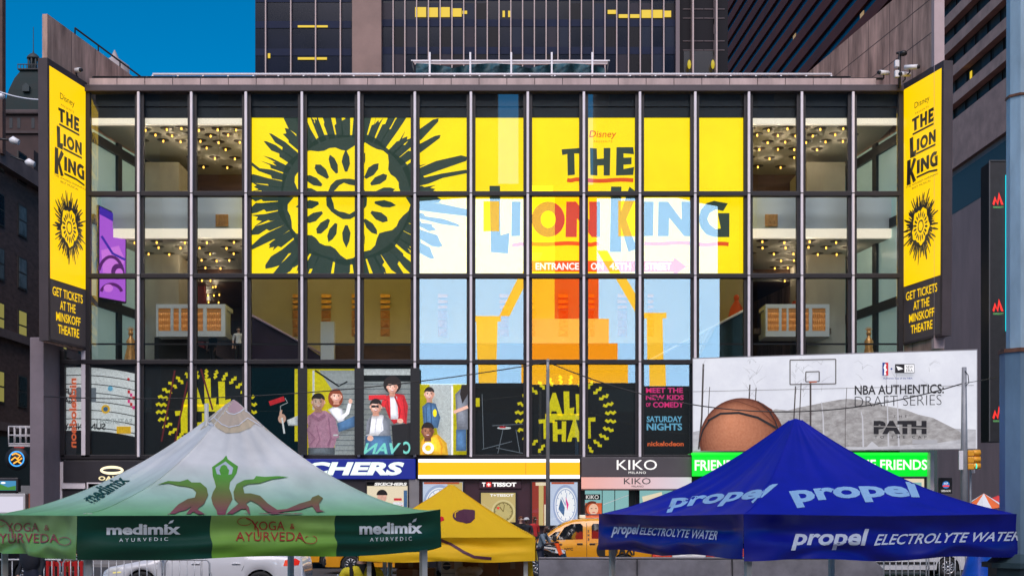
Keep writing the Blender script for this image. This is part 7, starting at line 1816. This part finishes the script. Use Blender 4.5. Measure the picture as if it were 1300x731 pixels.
def person(label, loc, rz, pose, cols, skin='light', long_sleeve=False, hair=(.02, .015, .012), hairstyle='short', cap=None, scale=1.0):
    J = dict(pelvis=(0, 0, .97), waist=(0, -.01, 1.1), chest=(0, -.02, 1.30), neck0=(0, -.01, 1.47), neck=(0, -.02, 1.53), head=(0, -.035, 1.62), crown=(0, -.025, 1.705), nose=(0, -.135, 1.615))
    for s, n in ((-1, 'r'), (1, 'l')):
        J.update({f'sh{n}': (s * .18, 0, 1.43), f'el{n}': (s * .24, .02, 1.16), f'wr{n}': (s * .25, -.06, .92), f'hp{n}': (s * .09, 0, .93), f'kn{n}': (s * .10, -.02, .51), f'an{n}': (s * .10, .02, .09), f'to{n}': (s * .12, -.15, .045)})
    J.update(pose)
    R_ = dict(pelvis=(.16, .12), waist=(.145, .11), chest=(.175, .125), neck0=.075, neck=.058, head=(.078, .092), crown=(.066, .078), nose=.018, sh=.07, el=.05, wr=.03, hp=.105, kn=.07, an=.045, to=.04)
    ks, vs, rs = [], [], []
    for k, p in J.items(): ks.append(k); vs.append(p); rs.append(R_.get(k, R_.get(k[:2])))
    E = [('pelvis', 'waist'), ('waist', 'chest'), ('chest', 'neck0'), ('neck0', 'neck'), ('neck', 'head'), ('head', 'crown'), ('head', 'nose')]
    for n in 'rl': E += [('chest', f'sh{n}'), (f'sh{n}', f'el{n}'), (f'el{n}', f'wr{n}'), ('pelvis', f'hp{n}'), (f'hp{n}', f'kn{n}'), (f'kn{n}', f'an{n}'), (f'an{n}', f'to{n}')]
    idx = {k: i for i, k in enumerate(ks)}; ed = [(idx[a], idx[b]) for a, b in E]
    bones = [(Vector(J[a]), Vector(J[b]), a, b) for a, b in E]
    for n, s in (('r', -1), ('l', 1)):      # palm, four fingers and a thumb
        w = Vector(J[f'wr{n}']); d = (w - Vector(J[f'el{n}'])).normalized(); side = Vector((0, -1, 0)).cross(d); side = side.normalized() if side.length > .1 else Vector((1, 0, 0)); inw = d.cross(side).normalized()
        pi = len(vs); vs.append(tuple(w + d * .07)); rs.append((.036, .02)); ed.append((idx[f'wr{n}'], pi)); bones.append((w, w + d * .07, 'palm', 'palm'))
        for q, L in ((-.027, .07), (-.009, .08), (.009, .075), (.027, .06)):
            a0 = w + d * .10 + side * q; a1 = a0 + d * L * .55 + inw * .012; a2 = a1 + d * L * .3 + inw * .03
            i0 = len(vs); vs += [tuple(a0), tuple(a1), tuple(a2)]; rs += [.0095, .0085, .007]; ed += [(pi, i0), (i0, i0 + 1), (i0 + 1, i0 + 2)]; bones.append((a0, a2, 'palm', 'palm'))
        a0 = w + d * .05 + side * .038; a1 = a0 + d * .035 + side * .02 + inw * .015; i0 = len(vs); vs += [tuple(a0), tuple(a1)]; rs += [.011, .009]; ed += [(pi, i0), (i0, i0 + 1)]; bones.append((a0, a1, 'palm', 'palm'))
    me = skin_mesh(vs, ed, rs, idx['pelvis'])
    def zone(a, b):
        if b in ('head', 'crown', 'nose', 'neck') or a == 'palm' or a == 'neck': return 0
        if b[:2] == 'wr': return 1 if long_sleeve else 0
        if b[:2] == 'to': return 3
        if b[:2] in ('hp', 'kn', 'an'): return 2
        return 1
    mats = [SK[skin], cols[0], cols[1], M_trim]
    for m_ in mats: me.materials.append(m_)
    for p in me.polygons:
        c = p.center; best = None
        for a, b, na, nb in bones:
            t_ = max(0, min(1, (c - a).dot(b - a) / max(1e-9, (b - a).length_squared))); dd = (c - (a + (b - a) * t_)).length
            if best is None or dd < best[0]: best = (dd, na, nb)
        z = zone(best[1], best[2])
        if z == 1 and c.z < J['pelvis'][2] - .02 and best[2] in ('waist',): z = 2
        p.material_index = z; p.use_smooth = True
    t = thing('person', label, 'person', loc, rz=rz); t.scale = (scale,) * 3
    o = bpy.data.objects.new('body', me); COL.objects.link(o); o.parent = t; ROOT[o] = Vector((0, 0, 0)); ROOT[t] = Vector((0, 0, 0))
    h = Vector(J['head']); m = MB()
    fw = (Vector(J['nose']) - h).normalized(); sd_ = Vector((0, 0, 1)).cross(fw).normalized()
    if hairstyle != 'bald':
        n = 14; vv = []
        for j in range(7):
            tt = j / 6 * (1.75 if hairstyle == 'long' else 1.35)
            for k in range(n):
                q = 2 * PI * k / n; dr = math.sin(tt); back = -fw.dot((math.cos(q) * fw + math.sin(q) * sd_))
                lim = min(tt, .95) if back < -.3 else tt
                vv.append(h + Vector((0, 0, .035)) + (fw * math.cos(q) * .105 + sd_ * math.sin(q) * .092) * math.sin(lim) + Vector((0, 0, .092 * math.cos(lim))) - fw * .008)
        m.add(vv, [(j * n + k, j * n + (k + 1) % n, (j + 1) * n + (k + 1) % n, (j + 1) * n + k) for j in range(6) for k in range(n)], smooth=True)
        part('hair', m, mat('hair_%d' % int(hair[0] * 1000), hair, rough=.7), t)
    if cap:
        m = MB(); m.lathe(h + Vector((0, 0, .05)), [(.108, 0), (.106, .03), (.08, .075), (0, .095)], 14); q = h + fw * .13 + Vector((0, 0, .055)); m.ball(q, .075, .075, .012, 10); part('cap', m, cap, t)
    for s in (-1, 1):
        m = MB(); m.ball(h + sd_ * s * .032 + fw * .082 + Vector((0, 0, .012)), .013, .013, .010, 8); part('eye', m, M_white, t)
        m = MB(); m.ball(h + sd_ * s * .032 + fw * .092 + Vector((0, 0, .012)), .006, .006, .006, 8); part('pupil', m, M_ink, t) if False else None
        m = MB(); m.ball(h + sd_ * s * .083 + Vector((0, 0, .0)), .012, .025, .034, 8); part('ear', m, SK[skin], t)
    m = MB(); m.ball(h + fw * .086 + Vector((0, 0, -.048)), .026, .012, .008, 8); part('mouth', m, mat('lip', (.3, .10, .09), rough=.5), t)
    return t, J
C_yshirt = mat('yellow_polo_cloth', (.80, .66, .02), rough=.75, var=.06, scale=12, bump=.2); C_navy = mat('navy_cloth', (.02, .025, .05), rough=.8); C_greys = mat('grey_shirt_cloth', (.17, .22, .27), rough=.8, var=.2, scale=9, bump=.3); C_dark = mat('dark_cloth', (.015, .018, .028), rough=.8, var=.2, scale=6)
C_red = mat('red_cloth_plain', (.6, .03, .03), rough=.7); C_blk2 = mat('black_cloth', (.012, .012, .013), rough=.85)
Ys = 15.2
t, J = person('person in a yellow polo shirt with black straps, head hidden behind the green valance', (X_(459, Ys), Ys, 0), R(14), dict(shl=(.2, 0, 1.40), shr=(-.2, 0, 1.40)), (C_yshirt, C_navy), 'light')
m = MB()
for s in (-1, 1): m.tube([(s * .11, .12, 1.44), (s * .125, .02, 1.475), (s * .13, -.11, 1.38), (s * .135, -.15, 1.22), (s * .15, -.08, 1.08)], .024, 8)
part('backpack_strap', m, C_blk2, t)
m = MB(); m.box(-.17, .17, .12, .32, 1.0, 1.46, bev=.06); part('backpack', m, C_blk2, t)
m = MB(); m.tube([(.06 * math.cos(2 * PI * k / 16) * 1.15, -.015 + .075 * math.sin(2 * PI * k / 16), 1.485 - .012 * math.sin(2 * PI * k / 16 + PI) - .01) for k in range(17)], .018, 8, cap=False); m.add([(-.05, -.10, 1.47), (0, -.13, 1.36), (.05, -.10, 1.47)], [(0, 1, 2)]); part('collar', m, C_blk2, t)
m = MB(); m.box(-.285, -.275, -.05, .02, 1.28, 1.36); part('sleeve_badge', m, M_white, t); m = MB(); m.ball((-.29, -.015, 1.32), .004, .022, .022, 10); part('badge_print', m, mat('badge_blue', (.05, .12, .5), rough=.5), t)
Yg = 39.0
t, J = person('bearded man in grey shirt with shoulder bag holding an orange red cloth', (X_(686, Yg), Yg, 0), R(72), dict(chest=(0, -.08, 1.30), neck0=(0, -.12, 1.46), neck=(0, -.15, 1.52), head=(0, -.19, 1.60), crown=(0, -.185, 1.69), nose=(0, -.29, 1.575), shr=(-.18, -.1, 1.41), shl=(.18, -.1, 1.41), elr=(-.24, -.22, 1.14), wrr=(-.17, -.46, 1.18), ell=(.24, -.26, 1.13), wrl=(.16, -.48, 1.12)), (C_greys, C_navy), 'brown', hairstyle='bald')
m = MB(); h = Vector(J['head']); m.ball(h + Vector((0, -.05, -.075)), .062, .06, .045, 12); part('beard', m, mat('beard_black', (.01, .008, .008), rough=.9), t)
m = MB(); m.tube([(.14, -.05, 1.48), (0, -.23, 1.28), (-.16, -.12, 1.02), (-.2, .05, .95)], .02, 6); m.tube([(.14, -.03, 1.48), (.02, .1, 1.3), (-.17, .1, 1.0)], .02, 6); part('bag_strap', m, C_blk2, t)
b = Vector((X_(708, Yg - .1), Yg - .1, 1.2)); m = MB()
n = 7; vv = []
for j in range(6):
    for k in range(n): vv.append((X_(703 + k * .95 + j * 1.3, 38.9), 38.9 + .05 * math.sin(k * 1.7 + j), Z_(687 + j * 3.3 + 1.0 * math.sin(k * 1.1), 38.9)))
m.add(vv + [(x, y + .03, z) for x, y, z in vv], [(j * n + k, j * n + k + 1, (j + 1) * n + k + 1, (j + 1) * n + k) for j in range(5) for k in range(n - 1)] + [(q + 42, q + n + 42, q + n + 43, q + 43) for j in range(5) for k in range(n - 1) for q in [j * n + k]], smooth=True)
single('held_cloth', m, mat('orange_red_glowing_cloth', (.85, .10, .02), rough=.5, var=.4, scale=14, emit=.15, ecol=(1, .12, .02)), 'bright orange red cloth held by the man in the grey shirt', 'vest', b)  # cloth is given its own glow through emission
t, J = person('person in a dark jacket standing behind the crowd fence at the left', (X_(40, 24), 24, 0), R(-20), {}, (C_dark, C_navy), 'light', long_sleeve=True)
m = MB(); m.ball((0, -.02, 1.25), .21, .15, .3, 14); part('jacket', m, C_dark, t)
person('person in black with reddish hair walking past the watch shop', (X_(661, 51), 51, .13), R(20), {}, (C_blk2, C_blk2), 'light', long_sleeve=True, hair=(.18, .05, .02), hairstyle='long', scale=1.03)
person('person in a pale cap between two others in front of the watch shop', (X_(669, 50.6), 50.6, .13), R(-30), {}, (C_dark, C_navy), 'brown', cap=mat('pale_cap', (.6, .6, .62), rough=.7), scale=1.0)
person('person in a red top walking in front of the red and gold shop display', (X_(678, 50.8), 50.8, .13), R(40), {}, (C_red, C_navy), 'brown', hair=(.12, .05, .02), scale=1.03)
person('person in a white top standing right of the left hanging lobby box', (X_(303, 57.2), 57.2, zf3), R(10), {}, (mat('white_cotton', (.75, .75, .75), rough=.8), C_blk2), 'light', hair=(.03, .02, .015), scale=1.0)
person('person in a dark coat standing below the left hanging box on the lobby floor', (X_(270, 58.6), 58.6, zf3), R(-40), {}, (C_dark, C_blk2), 'brown', long_sleeve=True, scale=1.05)
person('person in an orange red top leaning at the rail behind the right hanging box', (X_(1012, 61), 61, zf3 + 2.05), R(0), {}, (mat('orange_red_top', (.6, .10, .03), rough=.8), C_blk2), 'light', hair=(.03, .02, .015))
